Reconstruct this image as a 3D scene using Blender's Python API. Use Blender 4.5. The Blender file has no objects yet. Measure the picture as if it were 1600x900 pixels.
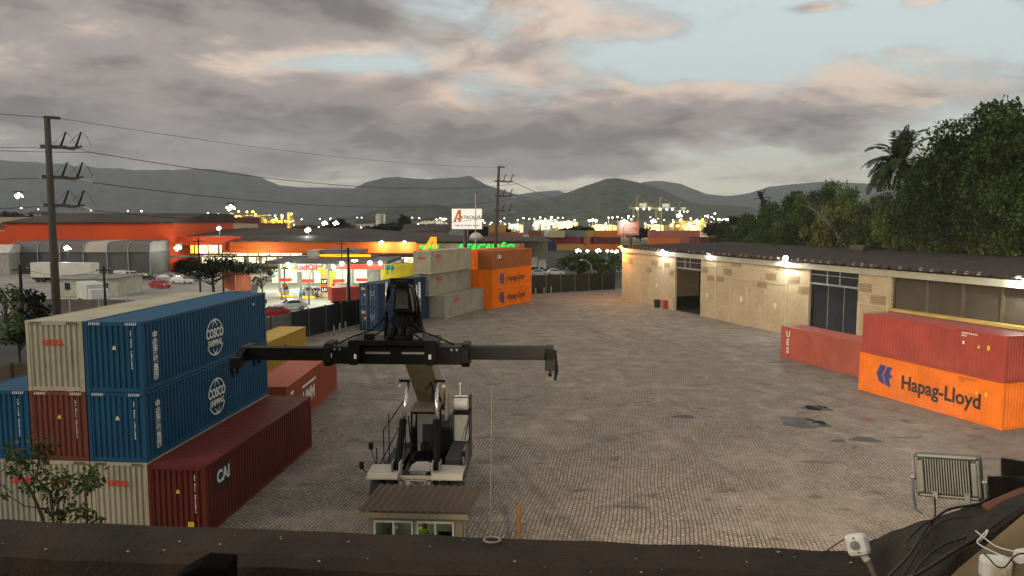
import bpy, bmesh, math, random
from mathutils import Vector, Matrix, Euler, noise as mnoise
S = bpy.context.scene
COL = S.collection
R = math.radians
random.seed(7)

# ------------------------------------------------------------------ camera
F, PITCH, EYE = 1190.0, R(5.28), 12.85
cam = bpy.data.cameras.new('camera'); camo = bpy.data.objects.new('camera', cam); COL.objects.link(camo)
camo.location = (0, 0, EYE); camo.rotation_euler = (R(90)-PITCH, 0, 0)
HAZE = 8.5e-5
cam.sensor_width = 36; cam.lens = 36*F/1600; cam.clip_start = 0.1; cam.clip_end = 40000
S.camera = camo

# ------------------------------------------------------------------ exposure / render
S.view_settings.view_transform = 'Standard'; S.view_settings.look = 'None'
S.view_settings.gamma = 1; S.view_settings.exposure = 0.06; S.view_settings.use_curve_mapping = False
S.cycles.use_denoising = True
S.cycles.max_bounces = 6; S.cycles.diffuse_bounces = 3; S.cycles.glossy_bounces = 3; S.cycles.transmission_bounces = 4
S.cycles.volume_bounces = 0; S.cycles.sample_clamp_indirect = 4; S.cycles.caustics_reflective = False; S.cycles.caustics_refractive = False

# ------------------------------------------------------------------ node helper
class NT:
    def __init__(s, tree): s.t = tree; s.n = tree.nodes; s.l = tree.links
    def node(s, typ, **k):
        n = s.n.new(typ)
        for a, b in k.items(): setattr(n, a, b)
        return n
    def inp(s, sock, v):
        if isinstance(v, bpy.types.NodeSocket): s.l.new(v, sock)
        elif v is not None:
            if hasattr(sock.default_value, '__len__') and not hasattr(v, '__len__'): v = (v, v, v)
            if hasattr(v, '__len__') and len(v) == 3 and len(sock.default_value) == 4: v = (*v, 1)
            sock.default_value = v
    def m(s, op, a, b=None, c=None, clamp=False):
        n = s.node('ShaderNodeMath', operation=op, use_clamp=clamp)
        for i, v in enumerate((a, b, c)): s.inp(n.inputs[i], v)
        return n.outputs[0]
    def vm(s, op, a, b=None):
        n = s.node('ShaderNodeVectorMath', operation=op); s.inp(n.inputs[0], a); s.inp(n.inputs[1], b)
        return n.outputs[0]
    def mix(s, f, a, b, blend='MIX'):
        n = s.node('ShaderNodeMix', data_type='RGBA', blend_type=blend)
        s.inp(n.inputs[0], f); s.inp(n.inputs[6], a); s.inp(n.inputs[7], b)
        return n.outputs[2]
    def step(s, x, lo, hi, a=0.0, b=1.0):
        n = s.node('ShaderNodeMapRange', interpolation_type='SMOOTHSTEP')
        for i, v in enumerate((x, lo, hi, a, b)): s.inp(n.inputs[i], v)
        return n.outputs[0]
    def noise(s, vec, scale, detail=4, rough=.55, dist=0, w=None):
        n = s.node('ShaderNodeTexNoise', noise_dimensions='4D' if w is not None else '3D')
        s.inp(n.inputs['Vector'], vec); n.inputs['Scale'].default_value = scale; n.inputs['Detail'].default_value = detail
        n.inputs['Roughness'].default_value = rough; n.inputs['Distortion'].default_value = dist
        if w is not None: s.inp(n.inputs['W'], w)
        return n.outputs[0]
    def sep(s, v):
        n = s.node('ShaderNodeSeparateXYZ'); s.inp(n.inputs[0], v); return n.outputs
    def comb(s, x, y, z):
        n = s.node('ShaderNodeCombineXYZ')
        for i, v in enumerate((x, y, z)): s.inp(n.inputs[i], v)
        return n.outputs[0]
    def scale(s, v, k): return s.vm('MULTIPLY', v, k)

# ------------------------------------------------------------------ sky (dusk, broken cloud)
SUN_EL, SUN_AZ = 19.0, 238.0      # afterglow comes from behind and left of the camera (azimuth clockwise from +Y)
w = bpy.data.worlds.new('World'); S.world = w; w.use_nodes = True
nt = NT(w.node_tree); nt.n.clear()
d = nt.node('ShaderNodeTexCoord').outputs['Generated']
dn = nt.vm('NORMALIZE', d); dx, dy, dz = nt.sep(dn)
hyp = nt.m('SQRT', nt.m('ADD', nt.m('MULTIPLY', dx, dx), nt.m('MULTIPLY', dy, dy)))
az = nt.m('ARCTAN2', dx, dy); tz = nt.m('DIVIDE', dz, nt.m('MAXIMUM', hyp, .02))
den = nt.m('ADD', nt.m('MAXIMUM', dz, 0.0), .20)
P = nt.comb(nt.m('DIVIDE', dx, den), nt.m('DIVIDE', dy, den), 0.0)
wob = nt.noise(P, 1.3, 3, .5)
Pw = nt.vm('ADD', P, nt.scale(nt.vm('SUBTRACT', nt.comb(wob, wob, 0), (.5, .5, 0)), .35))
def gauss(cx, cy, sx, sy, amp):
    a = nt.m('DIVIDE', nt.m('SUBTRACT', az, cx), sx); b = nt.m('DIVIDE', nt.m('SUBTRACT', tz, cy), sy)
    e = nt.m('ADD', nt.m('MULTIPLY', a, a), nt.m('MULTIPLY', b, b))
    return nt.m('MULTIPLY', nt.m('EXPONENT', nt.m('MULTIPLY', e, -1)), amp)
def pix(u, v, su, sv, amp): return gauss(math.atan((u-800)/F), (340-v)/F, su/F, sv/F, amp)
def total(lst):
    o = None
    for g in lst:
        g = pix(*g); o = g if o is None else nt.m('ADD', o, g)
    return o
n1 = nt.noise(Pw, 1.9, 12, .60, .15)
n2 = nt.noise(nt.vm('ADD', Pw, (3.1, 1.7, 4.2)), 2.9, 12, .62, .25)
n3 = nt.noise(nt.comb(nt.m('MULTIPLY', az, 5.0), nt.m('MULTIPLY', tz, 10.5), .3), 1.7, 12, .60, .45)
cover = nt.m('ADD', nt.m('ADD', nt.m('MULTIPLY', n1, 1.5), nt.m('MULTIPLY', n3, .6)), -.16)
cover = nt.m('ADD', cover, total([(1330, 70, 330, 95, -.34), (1130, 110, 140, 60, -.14), (690, 22, 110, 40, -.28), (520, 112, 120, 20, -.34), (630, 118, 60, 18, -.20),
    (1170, 252, 120, 24, -.42), (1130, 298, 420, 12, -.34), (840, 289, 110, 8, -.45), (520, 287, 130, 8, -.36), (1390, 230, 50, 26, -.26), (1570, 190, 90, 50, -.12), (1010, 95, 90, 26, -.24),
    (930, 50, 150, 32, .22), (260, 50, 420, 60, .22), (880, 215, 330, 50, .40), (1200, 160, 200, 34, .26), (250, 190, 430, 150, .36), (220, 20, 300, 60, .28), (1440, 52, 40, 8, .40), (1255, 44, 60, 8, .34), (1585, 60, 36, 26, .42), (1410, 105, 60, 22, .22), (1300, 215, 150, 26, .2)]))
mask = nt.step(cover, .66, 1.02)
edge = nt.m('MULTIPLY', nt.step(cover, .74, .90), nt.step(cover, 1.25, .95))
lum = nt.m('ADD', nt.m('ADD', nt.m('MULTIPLY', nt.m('SUBTRACT', n2, .5), 1.4), nt.m('MULTIPLY', nt.m('SUBTRACT', n3, .5), .95)), .37)
lum = nt.m('ADD', lum, total([(900, 225, 330, 50, -.26), (150, 235, 420, 55, -.20), (520, 30, 240, 34, -.26), (500, 132, 50, 12, -.40), (665, 127, 50, 12, -.34), (420, 170, 260, 26, -.16),
    (520, 108, 180, 34, .26), (880, 34, 140, 30, .14), (1180, 135, 260, 34, .22), (1400, 110, 100, 40, .25), (680, 165, 110, 36, .16), (440, 225, 100, 20, .16), (1440, 52, 60, 16, .4), (1100, 262, 60, 14, .2)]))
lum = nt.m('ADD', lum, nt.m('MULTIPLY', edge, .30), clamp=True)
ccol = nt.mix(nt.step(lum, .0, .45), (.100, .094, .095), (.212, .193, .184))
ccol = nt.mix(nt.step(lum, .45, 1.0), ccol, (.47, .395, .32))
pink = total([(1180, 135, 330, 60, .55), (900, 50, 200, 50, .5), (680, 165, 160, 40, .6), (1440, 60, 200, 60, .5), (950, 220, 300, 50, .4), (300, 120, 450, 160, .4)])
ccol = nt.mix(nt.m('MINIMUM', pink, .65), ccol, (1.11, .94, .90), 'MULTIPLY')
sky = nt.node('ShaderNodeTexSky', sky_type='NISHITA', sun_disc=False, sun_elevation=R(SUN_EL), sun_rotation=R(SUN_AZ), altitude=0, air_density=1.2, dust_density=2.5, ozone_density=1.2)
clear = nt.mix(nt.step(tz, .0, .15), (.54, .49, .375), (.33, .375, .365))
clear = nt.vm('ADD', clear, nt.scale(sky.outputs[0], .012))
out = nt.mix(mask, clear, ccol)
bg = nt.node('ShaderNodeBackground'); nt.inp(bg.inputs[0], out); bg.inputs[1].default_value = 1.86
wo = nt.node('ShaderNodeOutputWorld'); nt.l.new(bg.outputs[0], wo.inputs[0])

# ------------------------------------------------------------------ soft afterglow 'sun'
sl = bpy.data.lights.new('sun', 'SUN'); sl.energy = 1.3; sl.angle = R(24); sl.color = (1.0, .83, .64)
so = bpy.data.objects.new('sun', sl); COL.objects.link(so)
sd = Vector((math.sin(R(SUN_AZ))*math.cos(R(SUN_EL)), math.cos(R(SUN_AZ))*math.cos(R(SUN_EL)), math.sin(R(SUN_EL))))
so.rotation_euler = sd.to_track_quat('Z', 'Y').to_euler()

# ------------------------------------------------------------------ pixel <-> place
def ray(u, v):
    x, y = (u-800)/F, (450-v)/F
    return Vector((x, math.cos(PITCH)+y*math.sin(PITCH), -math.sin(PITCH)+y*math.cos(PITCH)))
def G(u, v, z=0.0):
    r = ray(u, v); t = (z-EYE)/r.z
    return Vector((r.x*t, r.y*t, z))
def PD(u, v, Y):
    r = ray(u, v); t = Y/r.y
    return Vector((r.x*t, Y, EYE+r.z*t))
def XW(u, Y): return (u-800)/F*Y          # rough world x for a bearing at a distance
def ZW(v, Y): return PD(800, v, Y).z

# ------------------------------------------------------------------ materials
MATS = {}
def mat(name, col, rough=.6, metal=0.0, var=.25, scale=1.5, dirt=0.0, dirtcol=(.10, .075, .05), bump=0.0, streak=0.0, spec=.4, island=0.0, trans=0.0):
    if name in MATS: return MATS[name]
    m = bpy.data.materials.new(name); m.use_nodes = True; MATS[name] = m
    t = NT(m.node_tree); b = t.n['Principled BSDF']
    oc = t.node('ShaderNodeTexCoord').outputs['Object']
    rnd = t.m('MULTIPLY', t.node('ShaderNodeObjectInfo').outputs['Random'], 40.0)
    n = t.noise(oc, scale, 6, .6, 0, rnd)
    c = t.mix(t.step(n, .3, .7), tuple(x*(1-var) for x in col), tuple(min(1, x*(1+var*.7)) for x in col))
    if streak:
        sn = t.noise(t.vm('MULTIPLY', oc, (5.0, 5.0, .35)), 1.0, 5, .65, 0, rnd)
        c = t.mix(t.m('MULTIPLY', t.step(sn, .52, .78), streak), c, dirtcol)
    if dirt:
        dnn = t.noise(oc, scale*2.7, 8, .7, .3, rnd)
        c = t.mix(t.m('MULTIPLY', t.step(dnn, .54, .72), dirt), c, dirtcol)
    if island:
        ri = t.node('ShaderNodeNewGeometry').outputs['Random Per Island']
        c = t.mix(t.m('MULTIPLY', ri, 1.0), t.scale(c, 1-island), t.scale(c, 1+island))
    t.inp(b.inputs['Base Color'], c)
    t.inp(b.inputs['Roughness'], t.m('ADD', t.m('MULTIPLY', t.m('SUBTRACT', n, .5), .35), rough, clamp=True))
    b.inputs['Metallic'].default_value = metal; b.inputs['Specular IOR Level'].default_value = spec
    if bump:
        bn = t.node('ShaderNodeBump'); bn.inputs['Strength'].default_value = bump; bn.inputs['Distance'].default_value = .02
        t.l.new(t.noise(oc, scale*14, 5, .6), bn.inputs['Height']); t.l.new(bn.outputs[0], b.inputs['Normal'])
    if trans:
        b.inputs['Transmission Weight'].default_value = 0
        ts = t.node('ShaderNodeBsdfTranslucent'); t.inp(ts.inputs[0], c); mx = t.node('ShaderNodeMixShader'); mx.inputs[0].default_value = trans
        t.l.new(b.outputs[0], mx.inputs[1]); t.l.new(ts.outputs[0], mx.inputs[2]); t.l.new(mx.outputs[0], t.n['Material Output'].inputs[0])
    return m
def glow(name, col, strength, base=None):
    if name in MATS: return MATS[name]
    m = bpy.data.materials.new(name); m.use_nodes = True; MATS[name] = m
    b = m.node_tree.nodes['Principled BSDF']
    b.inputs['Base Color'].default_value = (*(base or col), 1); b.inputs['Emission Color'].default_value = (*col, 1); b.inputs['Emission Strength'].default_value = strength
    return m
def glass(name, col=(.02, .025, .03), rough=.08):
    if name in MATS: return MATS[name]
    m = mat(name, col, rough, 0, .2, 3); m.node_tree.nodes['Principled BSDF'].inputs['Specular IOR Level'].default_value = .7
    return m

# ------------------------------------------------------------------ mesh collector
class MB:
    def __init__(s): s.v = []; s.f = []; s.mi = []; s.cur = 0
    def poly(s, pts):
        i = len(s.v); s.v += [tuple(p) for p in pts]; s.f.append(tuple(range(i, i+len(pts)))); s.mi.append(s.cur)
    def add(s, verts, faces):
        i = len(s.v); s.v += [tuple(p) for p in verts]
        for f in faces: s.f.append(tuple(i+k for k in f)); s.mi.append(s.cur)
    def box(s, c, size, rz=0.0, rot=None):
        hx, hy, hz = size[0]/2, size[1]/2, size[2]/2
        M = (rot if rot is not None else Matrix.Rotation(rz, 3, 'Z')); c = Vector(c)
        vs = [c + M @ Vector((x*hx, y*hy, z*hz)) for z in (-1, 1) for y in (-1, 1) for x in (-1, 1)]
        s.add(vs, [(0, 2, 3, 1), (4, 5, 7, 6), (0, 1, 5, 4), (2, 6, 7, 3), (0, 4, 6, 2), (1, 3, 7, 5)])
    def span(s, a, b):     # box between two corners
        s.box([(a[i]+b[i])/2 for i in range(3)], [abs(b[i]-a[i]) for i in range(3)])
    def beam(s, a, b, wd, ht, up=(0, 0, 1)):
        a, b = Vector(a), Vector(b); y = (b-a); L = y.length; y.normalize(); x = y.cross(Vector(up))
        if x.length < 1e-4: x = y.cross(Vector((1, 0, 0)))
        x.normalize(); z = x.cross(y)
        s.box((a+b)/2, (wd, L, ht), rot=Matrix((x, y, z)).transposed())
    def ext(s, pts, o, ax, ay, az_, depth):   # extrude a 2-D outline
        o, ax, ay, az_ = Vector(o), Vector(ax), Vector(ay), Vector(az_)
        n = len(pts); A = [o+ax*p[0]+ay*p[1] for p in pts]; B = [p+az_*depth for p in A]
        s.add(A+B, [tuple(range(n-1, -1, -1)), tuple(range(n, 2*n))]+[(i, (i+1) % n, n+(i+1) % n, n+i) for i in range(n)])
    def tube(s, path, r, n=6):
        path = [Vector(p) for p in path]; k = len(path); rs = r if hasattr(r, '__len__') else [r]*k
        vs = []; u = None
        for i, p in enumerate(path):
            t = (path[min(i+1, k-1)]-path[max(i-1, 0)]).normalized()
            if u is None or abs(u.dot(t)) > .95: u = t.orthogonal().normalized()
            u = (u - t*u.dot(t)).normalized(); v_ = t.cross(u)
            vs += [p + (u*math.cos(a*2*math.pi/n)+v_*math.sin(a*2*math.pi/n))*rs[i] for a in range(n)]
        fs = [(i*n+a, i*n+(a+1) % n, (i+1)*n+(a+1) % n, (i+1)*n+a) for i in range(k-1) for a in range(n)]
        fs += [tuple(range(n-1, -1, -1)), tuple(range((k-1)*n, k*n))]
        s.add(vs, fs)
    def lathe(s, prof, c, n=16, axis='Z'):
        c = Vector(c); vs = []
        for r_, h in prof:
            for a in range(n):
                x, y = r_*math.cos(a*2*math.pi/n), r_*math.sin(a*2*math.pi/n)
                vs.append(c + Vector({'Z': (x, y, h), 'X': (h, x, y), 'Y': (y, h, x)}[axis]))
        k = len(prof)
        fs = [(i*n+a, i*n+(a+1) % n, (i+1)*n+(a+1) % n, (i+1)*n+a) for i in range(k-1) for a in range(n)]
        fs += [tuple(range(n-1, -1, -1)), tuple(range((k-1)*n, k*n))]
        s.add(vs, fs)
    def cyl(s, c, r, h, n=14, axis='Z'): s.lathe([(r, -h/2), (r, h/2)], c, n, axis)
    def ball(s, c, r, n=8, m=5, sq=(1, 1, 1)):
        c = Vector(c); pr = [(math.sin(math.pi*(i+.02)/(m+.04))*r, -math.cos(math.pi*(i+.02)/(m+.04))*r) for i in range(m+1)]
        i0 = len(s.v); s.lathe(pr, (0, 0, 0), n)
        for i in range(i0, len(s.v)): p = s.v[i]; s.v[i] = (c.x+p[0]*sq[0], c.y+p[1]*sq[1], c.z+p[2]*sq[2])
    def build(s, name, mats, parent=None, smooth=False, loc=None, bevel=0.0, frame=None):
        me = bpy.data.meshes.new(name); me.from_pydata(s.v, [], s.f)
        mats = mats if isinstance(mats, (list, tuple)) else [mats]
        for m_ in mats: me.materials.append(m_)
        if len(mats) > 1: me.polygons.foreach_set('material_index', s.mi)
        if smooth: me.polygons.foreach_set('use_smooth', [True]*len(s.f))
        me.validate(); me.update()
        bm = bmesh.new(); bm.from_mesh(me); bmesh.ops.recalc_face_normals(bm, faces=bm.faces); bm.to_mesh(me); bm.free()
        o = bpy.data.objects.new(name, me); COL.objects.link(o)
        if parent: o.parent = parent
        if frame is not None: o.matrix_basis = frame
        if loc is not None: o.location = loc
        if bevel:
            bv = o.modifiers.new('bevel', 'BEVEL'); bv.width = bevel; bv.segments = 2; bv.limit_method = 'ANGLE'; bv.angle_limit = R(40)
        return o
def tag(o, label=None, cat=None, group=None, kind=None):
    for k, v in (('label', label), ('category', cat), ('group', group), ('kind', kind)):
        if v: o[k] = v
    return o
def empty(name, label, cat, loc=(0, 0, 0), rz=0.0, group=None):
    o = bpy.data.objects.new(name, None); COL.objects.link(o); o.location = loc; o.rotation_euler = (0, 0, rz); o.empty_display_size = .1
    return tag(o, label, cat, group)
def copy_thing(o, loc, rz=None, label=None, scale=None, group=None):
    c = o.copy(); COL.objects.link(c); c.location = loc
    if rz is not None: c.rotation_euler = (0, 0, rz)
    if scale is not None: c.scale = scale if hasattr(scale, '__len__') else (scale,)*3
    if label: c['label'] = label
    if group: c['group'] = group
    def kids(src, dst):
        for ch in list(src.children):
            d_ = ch.copy(); COL.objects.link(d_); d_.parent = dst; kids(ch, d_)
    kids(o, c); return c
def frame(o, right, up):
    r_, u_ = Vector(right).normalized(), Vector(up).normalized(); n_ = r_.cross(u_)
    M = Matrix((r_, u_, n_)).transposed().to_4x4(); M.translation = Vector(o); return M
def text(name, body, size, m, parent, o, right, up, thick=.004, bold=0.0, align='CENTER', shear=0.0, sx=1.0, space=1.0):
    cu = bpy.data.curves.new(name, 'FONT'); cu.body = body; cu.size = size; cu.extrude = thick; cu.offset = bold
    cu.align_x = align; cu.align_y = 'CENTER'; cu.shear = shear; cu.space_line = .95; cu.space_character = space; cu.resolution_u = 3
    t = bpy.data.objects.new(name, cu); COL.objects.link(t)
    dg = bpy.context.evaluated_depsgraph_get(); me = bpy.data.meshes.new_from_object(t.evaluated_get(dg))
    bpy.data.objects.remove(t); bpy.data.curves.remove(cu); me.name = name; me.materials.clear(); me.materials.append(m)
    for v in me.vertices: v.co.x *= sx
    o_ = bpy.data.objects.new(name, me); COL.objects.link(o_)
    if parent: o_.parent = parent
    o_.matrix_basis = frame(o, right, up); return o_
def point_light(name, loc, watts, col=(1, .95, .85), rad=.15, parent=None):
    l = bpy.data.lights.new(name, 'POINT'); l.energy = watts; l.color = col; l.shadow_soft_size = rad
    o = bpy.data.objects.new(name, l); COL.objects.link(o); o.location = loc
    if parent: o.parent = parent
    return o
# ================================================================== SETTING: ground, yard, mountains
def ground_mat(name, col, scale=.15, var=.3, rough=.85):
    return mat(name, col, rough, 0, var, scale, dirt=.5, dirtcol=tuple(x*.5 for x in col))
def sheet(name, pts, z, m, kind='structure'):
    b = MB(); b.poly([(p[0], p[1], z) for p in pts]); o = b.build(name, m); o['kind'] = kind; return o
gpts = []
for a in range(48): gpts.append((9800*math.cos(a*math.pi/24), 9800*math.sin(a*math.pi/24)))
sheet('ground', gpts, -.02, ground_mat('dark_earth', (.05, .05, .042), .03))

# cobbled yard
def cobble():
    m = bpy.data.materials.new('cobblestone'); m.use_nodes = True; t = NT(m.node_tree); b = t.n['Principled BSDF']
    oc = t.node('ShaderNodeTexCoord').outputs['Object']
    bend = t.noise(oc, .06, 3, .5); jit = t.noise(oc, 2.2, 3, .6)
    x, y, z = t.sep(oc)
    ang = t.m('MULTIPLY', t.m('SUBTRACT', bend, .5), .5)
    xx = t.m('ADD', x, t.m('ADD', t.m('MULTIPLY', jit, .10), t.m('MULTIPLY', bend, 1.3)))
    yy = t.m('ADD', y, t.m('ADD', t.m('MULTIPLY', t.noise(oc, 1.7, 3, .6), .12), t.m('MULTIPLY', t.noise(oc, .09, 2, .5), 1.8)))
    v = t.comb(t.m('ADD', t.m('MULTIPLY', xx, .17), t.m('MULTIPLY', yy, .985)), t.m('ADD', t.m('MULTIPLY', xx, .985), t.m('MULTIPLY', yy, -.17)), 0.0)
    br = t.node('ShaderNodeTexBrick', offset=.5, squash=1.0)
    t.inp(br.inputs['Vector'], v); br.inputs['Scale'].default_value = 1.0
    br.inputs['Brick Width'].default_value = .24; br.inputs['Row Height'].default_value = .175; br.inputs['Mortar Size'].default_value = .030; br.inputs['Mortar Smooth'].default_value = .5; br.inputs['Bias'].default_value = -.1
    t.inp(br.inputs['Color1'], (.215, .175, .143)); t.inp(br.inputs['Color2'], (.37, .30, .24)); t.inp(br.inputs['Mortar'], (.062, .05, .042))
    big = t.noise(oc, .10, 6, .6, .6); mid = t.noise(oc, .55, 6, .65, .4); fine = t.noise(oc, 7, 5, .7)
    # dust and packed soil lie over the stones in patches, more of it towards the far side of the yard
    far = t.step(t.m('ADD', y, t.m('MULTIPLY', x, .9)), 30, 74)
    dustf = t.m('ADD', t.m('MULTIPLY', t.step(t.m('ADD', t.m('MULTIPLY', big, .7), t.m('MULTIPLY', mid, .4)), .50, .70), .8), t.m('MULTIPLY', far, .55), clamp=True)
    dust = t.mix(t.step(mid, .3, .7), (.21, .17, .135), (.32, .262, .205))
    c = t.mix(t.m('MULTIPLY', dustf, .74), br.outputs['Color'], dust)
    c = t.mix(t.step(fine, .25, .8), t.scale(c, .72), t.scale(c, 1.2))
    blot = t.step(t.noise(t.vm('MULTIPLY', oc, (.45, .8, 1)), 1.0, 7, .62, .5), .57, .68)
    c = t.mix(t.m('MULTIPLY', blot, .8), c, (.07, .06, .052))
    trk = t.noise(t.vm('MULTIPLY', t.comb(t.m('ADD', t.m('MULTIPLY', x, .93), t.m('MULTIPLY', y, .30)), t.m('SUBTRACT', t.m('MULTIPLY', y, .93), t.m('MULTIPLY', x, .30)), 0.0), (1.1, .05, 1)), 1.0, 5, .6, .3)
    c = t.mix(t.m('MULTIPLY', t.step(trk, .55, .70), .42), c, (.085, .07, .06))
    spk = t.step(t.noise(oc, 2.6, 6, .7), .66, .74); c = t.mix(t.m('MULTIPLY', spk, .5), c, (.06, .05, .045))
    pale = t.step(t.noise(t.vm('ADD', oc, (40, 7, 0)), .22, 5, .6), .56, .74)
    c = t.mix(t.m('MULTIPLY', pale, .35), c, (.36, .31, .26))
    ore = t.step(t.noise(t.vm('ADD', oc, (9, 3, 1)), .05, 5, .6, .5), .58, .72)
    c = t.mix(t.m('MULTIPLY', ore, .3), c, (.22, .15, .10))
    t.inp(b.inputs['Base Color'], c)
    t.inp(b.inputs['Roughness'], t.m('SUBTRACT', .82, t.m('MULTIPLY', t.step(mid, .45, .8), .25)))
    b.inputs['Specular IOR Level'].default_value = .35
    bp = t.node('ShaderNodeBump'); bp.inputs['Strength'].default_value = .75; bp.inputs['Distance'].default_value = .03
    h = t.m('ADD', t.m('MULTIPLY', t.m('SUBTRACT', 1.0, br.outputs['Fac']), t.m('SUBTRACT', 1.0, t.m('MULTIPLY', dustf, .85))), t.m('MULTIPLY', fine, .5))
    t.l.new(h, bp.inputs['Height']); t.l.new(bp.outputs[0], b.inputs['Normal'])
    return m
YARD = [(-46, 2), (-46, 30), (-36.5, 45), (-25.3, 73), (-19.4, 90), (-11, 106), (3, 128.5), (19.6, 137.5), (60, 122), (60, 2)]
sheet('yard_paving', YARD, 0.0, cobble())
STREET = [(-70, 2), (-46.3, 2), (-46.3, 30), (-36.8, 45.2), (-25.6, 73.2), (-19.7, 90.2), (-11.3, 106.3), (2.8, 128.9), (19.5, 138), (60, 150), (60, 168), (10, 152), (-22, 136), (-36, 100), (-58, 60)]
sheet('road', STREET, -.004, ground_mat('asphalt', (.055, .053, .05), .3))
sheet('forecourt', [G(425, 505), G(470, 490), G(640, 478), G(640, 440), G(405, 440), G(400, 470)], .004, ground_mat('station_concrete', (.50, .50, .42), .4, .12))
sheet('car_park', [(-130, 110), (-66, 100), (-50, 112), (-50, 170), (-130, 176)], -.012, ground_mat('pale_concrete', (.30, .275, .25), .2, .2))

# puddles, stains and the patch in the paving
def blobsheet(name, u, v, ru, rv, z, m, seed, n=26, kind='structure'):
    rs = random.Random(seed); c = G(u, v); px = (G(u+ru, v)-c).length; py = (G(u, v-rv)-c).length
    ph = [rs.uniform(0, 6.28) for _ in range(4)]; pts = []
    for i in range(n):
        a = i*2*math.pi/n; k = 1+.10*math.sin(2*a+ph[0])+.16*math.sin(3*a+ph[1])+.1*math.sin(5*a+ph[2])+.06*math.sin(9*a+ph[3])
        pts.append((c.x+px*k*math.cos(a), c.y+py*k*math.sin(a)))
    return sheet(name, pts, z, m, kind)
wet = mat('wet_stone', (.055, .05, .042), .62, 0, .3, 3, spec=.25)
water = mat('puddle_water', (.010, .010, .010), .06, 0, .1, 2, spec=.16)
water.node_tree.links.remove(water.node_tree.nodes['Principled BSDF'].inputs['Roughness'].links[0]); water.node_tree.nodes['Principled BSDF'].inputs['Roughness'].default_value = .02
rust_w = mat('rusty_puddle', (.20, .065, .03), .5, 0, .3, 4)
for k, (u, v, ru, rv) in enumerate([(1254, 661, 34, 8), (1275, 638, 22, 4), (1352, 687, 22, 4), (1068, 651, 16, 3), (1310, 689, 12, 2.5)]): blobsheet('wet_patch', u, v, ru, rv, .004, wet, 10+k)
for k, (u, v, ru, rv) in enumerate([(1272, 660, 15, 5), (1274, 637, 17, 3.4), (1234, 657, 12, 3)]): blobsheet('puddle', u, v, ru, rv, .008, water, 30+k)
blobsheet('puddle', 1356, 655, 10, 3, .006, rust_w, 44)
sheet('patch_in_paving', [G(930, 681), G(967, 680), G(968, 691), G(929, 693)], .004, ground_mat('patch_cement', (.16, .14, .115), .8))

# mountains: ridges with real depth, slopes falling to both sides
def ridge(name, prof, D, depth, m, seed, rough=.05):
    us = [p[0] for p in prof]; n = 240; rows = 21; vs = []; fs = []
    def vat(u):
        for i in range(len(prof)-1):
            if prof[i][0] <= u <= prof[i+1][0]:
                t = (u-prof[i][0])/(prof[i+1][0]-prof[i][0]); 
                return prof[i][1]*(1-t)+prof[i+1][1]*t
        return prof[-1][1]
    for j in range(rows):
        q = (j/(rows-1))*2-1
        for i in range(n):
            u = us[0]+(us[-1]-us[0])*i/(n-1); az_ = math.atan((u-800)/F)
            h = EYE+(340-vat(u))/F*D
            DD = D+q*depth
            k = max(0.0, 1-abs(q)**1.25)
            nz = mnoise.fractal(Vector((u*.012*D/4000, q*2.2, seed)), .9, 2.1, 5)
            hh = h*k*(1+rough*2.4*nz*(1-k)) + rough*h*.9*mnoise.fractal(Vector((u*.045, q*3, seed+5)), .8, 2.1, 6)*(.45 if abs(q) < .05 else 1)
            vs.append((DD*math.tan(az_), DD, max(-3, hh) if k > 0 else -3))
    for j in range(rows-1):
        for i in range(n-1): fs.append((j*n+i, j*n+i+1, (j+1)*n+i+1, (j+1)*n+i))
    b = MB(); b.add(vs, fs); o = b.build(name, m, smooth=True); o['kind'] = 'structure'; return o
forest = mat('forested_slope', (.050, .056, .046), .95, 0, .75, .010, spec=.05)
forest2 = mat('near_slope', (.050, .056, .030), .95, 0, .75, .018, spec=.05)
ridge('mountain', [(-300, 262), (-120, 252), (0, 251), (70, 255), (150, 262), (230, 267), (330, 265), (372, 270), (410, 278), (440, 290), (470, 293), (520, 294), (580, 296), (640, 315), (700, 345)], 7800, 2000, forest, 1, .04)
ridge('mountain', [(440, 345), (500, 322), (545, 300), (575, 285), (600, 279), (625, 277), (660, 281), (700, 279), (722, 278), (735, 275), (762, 290), (800, 302), (840, 312), (880, 330), (900, 345)], 6500, 1500, forest, 2, .05)
ridge('mountain', [(760, 320), (800, 306), (830, 301), (855, 299), (872, 298), (888, 304), (930, 312), (980, 300), (1002, 285), (1030, 283), (1062, 288), (1100, 303), (1132, 307), (1165, 303), (1200, 292), (1250, 287), (1290, 284), (1340, 287), (1420, 290), (1560, 280), (1750, 290)], 8600, 1800, forest, 3, .03)
ridge('mountain', [(720, 345), (770, 328), (810, 316), (870, 307), (900, 296), (925, 287), (945, 281), (962, 279), (990, 284), (1020, 292), (1050, 304), (1080, 317), (1110, 320), (1150, 322), (1220, 330), (1300, 340)], 4300, 1000, forest2, 4, .06)
ridge('hill', [(520, 345), (560, 336), (600, 326), (640, 320), (680, 319), (700, 323), (740, 330), (790, 338), (830, 345)], 3000, 600, forest2, 5, .08)
ridge('hill', [(-200, 338), (-60, 332), (0, 333), (30, 334), (48, 342), (60, 347)], 900, 160, mat('dark_grove', (.03, .035, .02), .95, 0, .5, .05, spec=.05), 6, .12)

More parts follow.
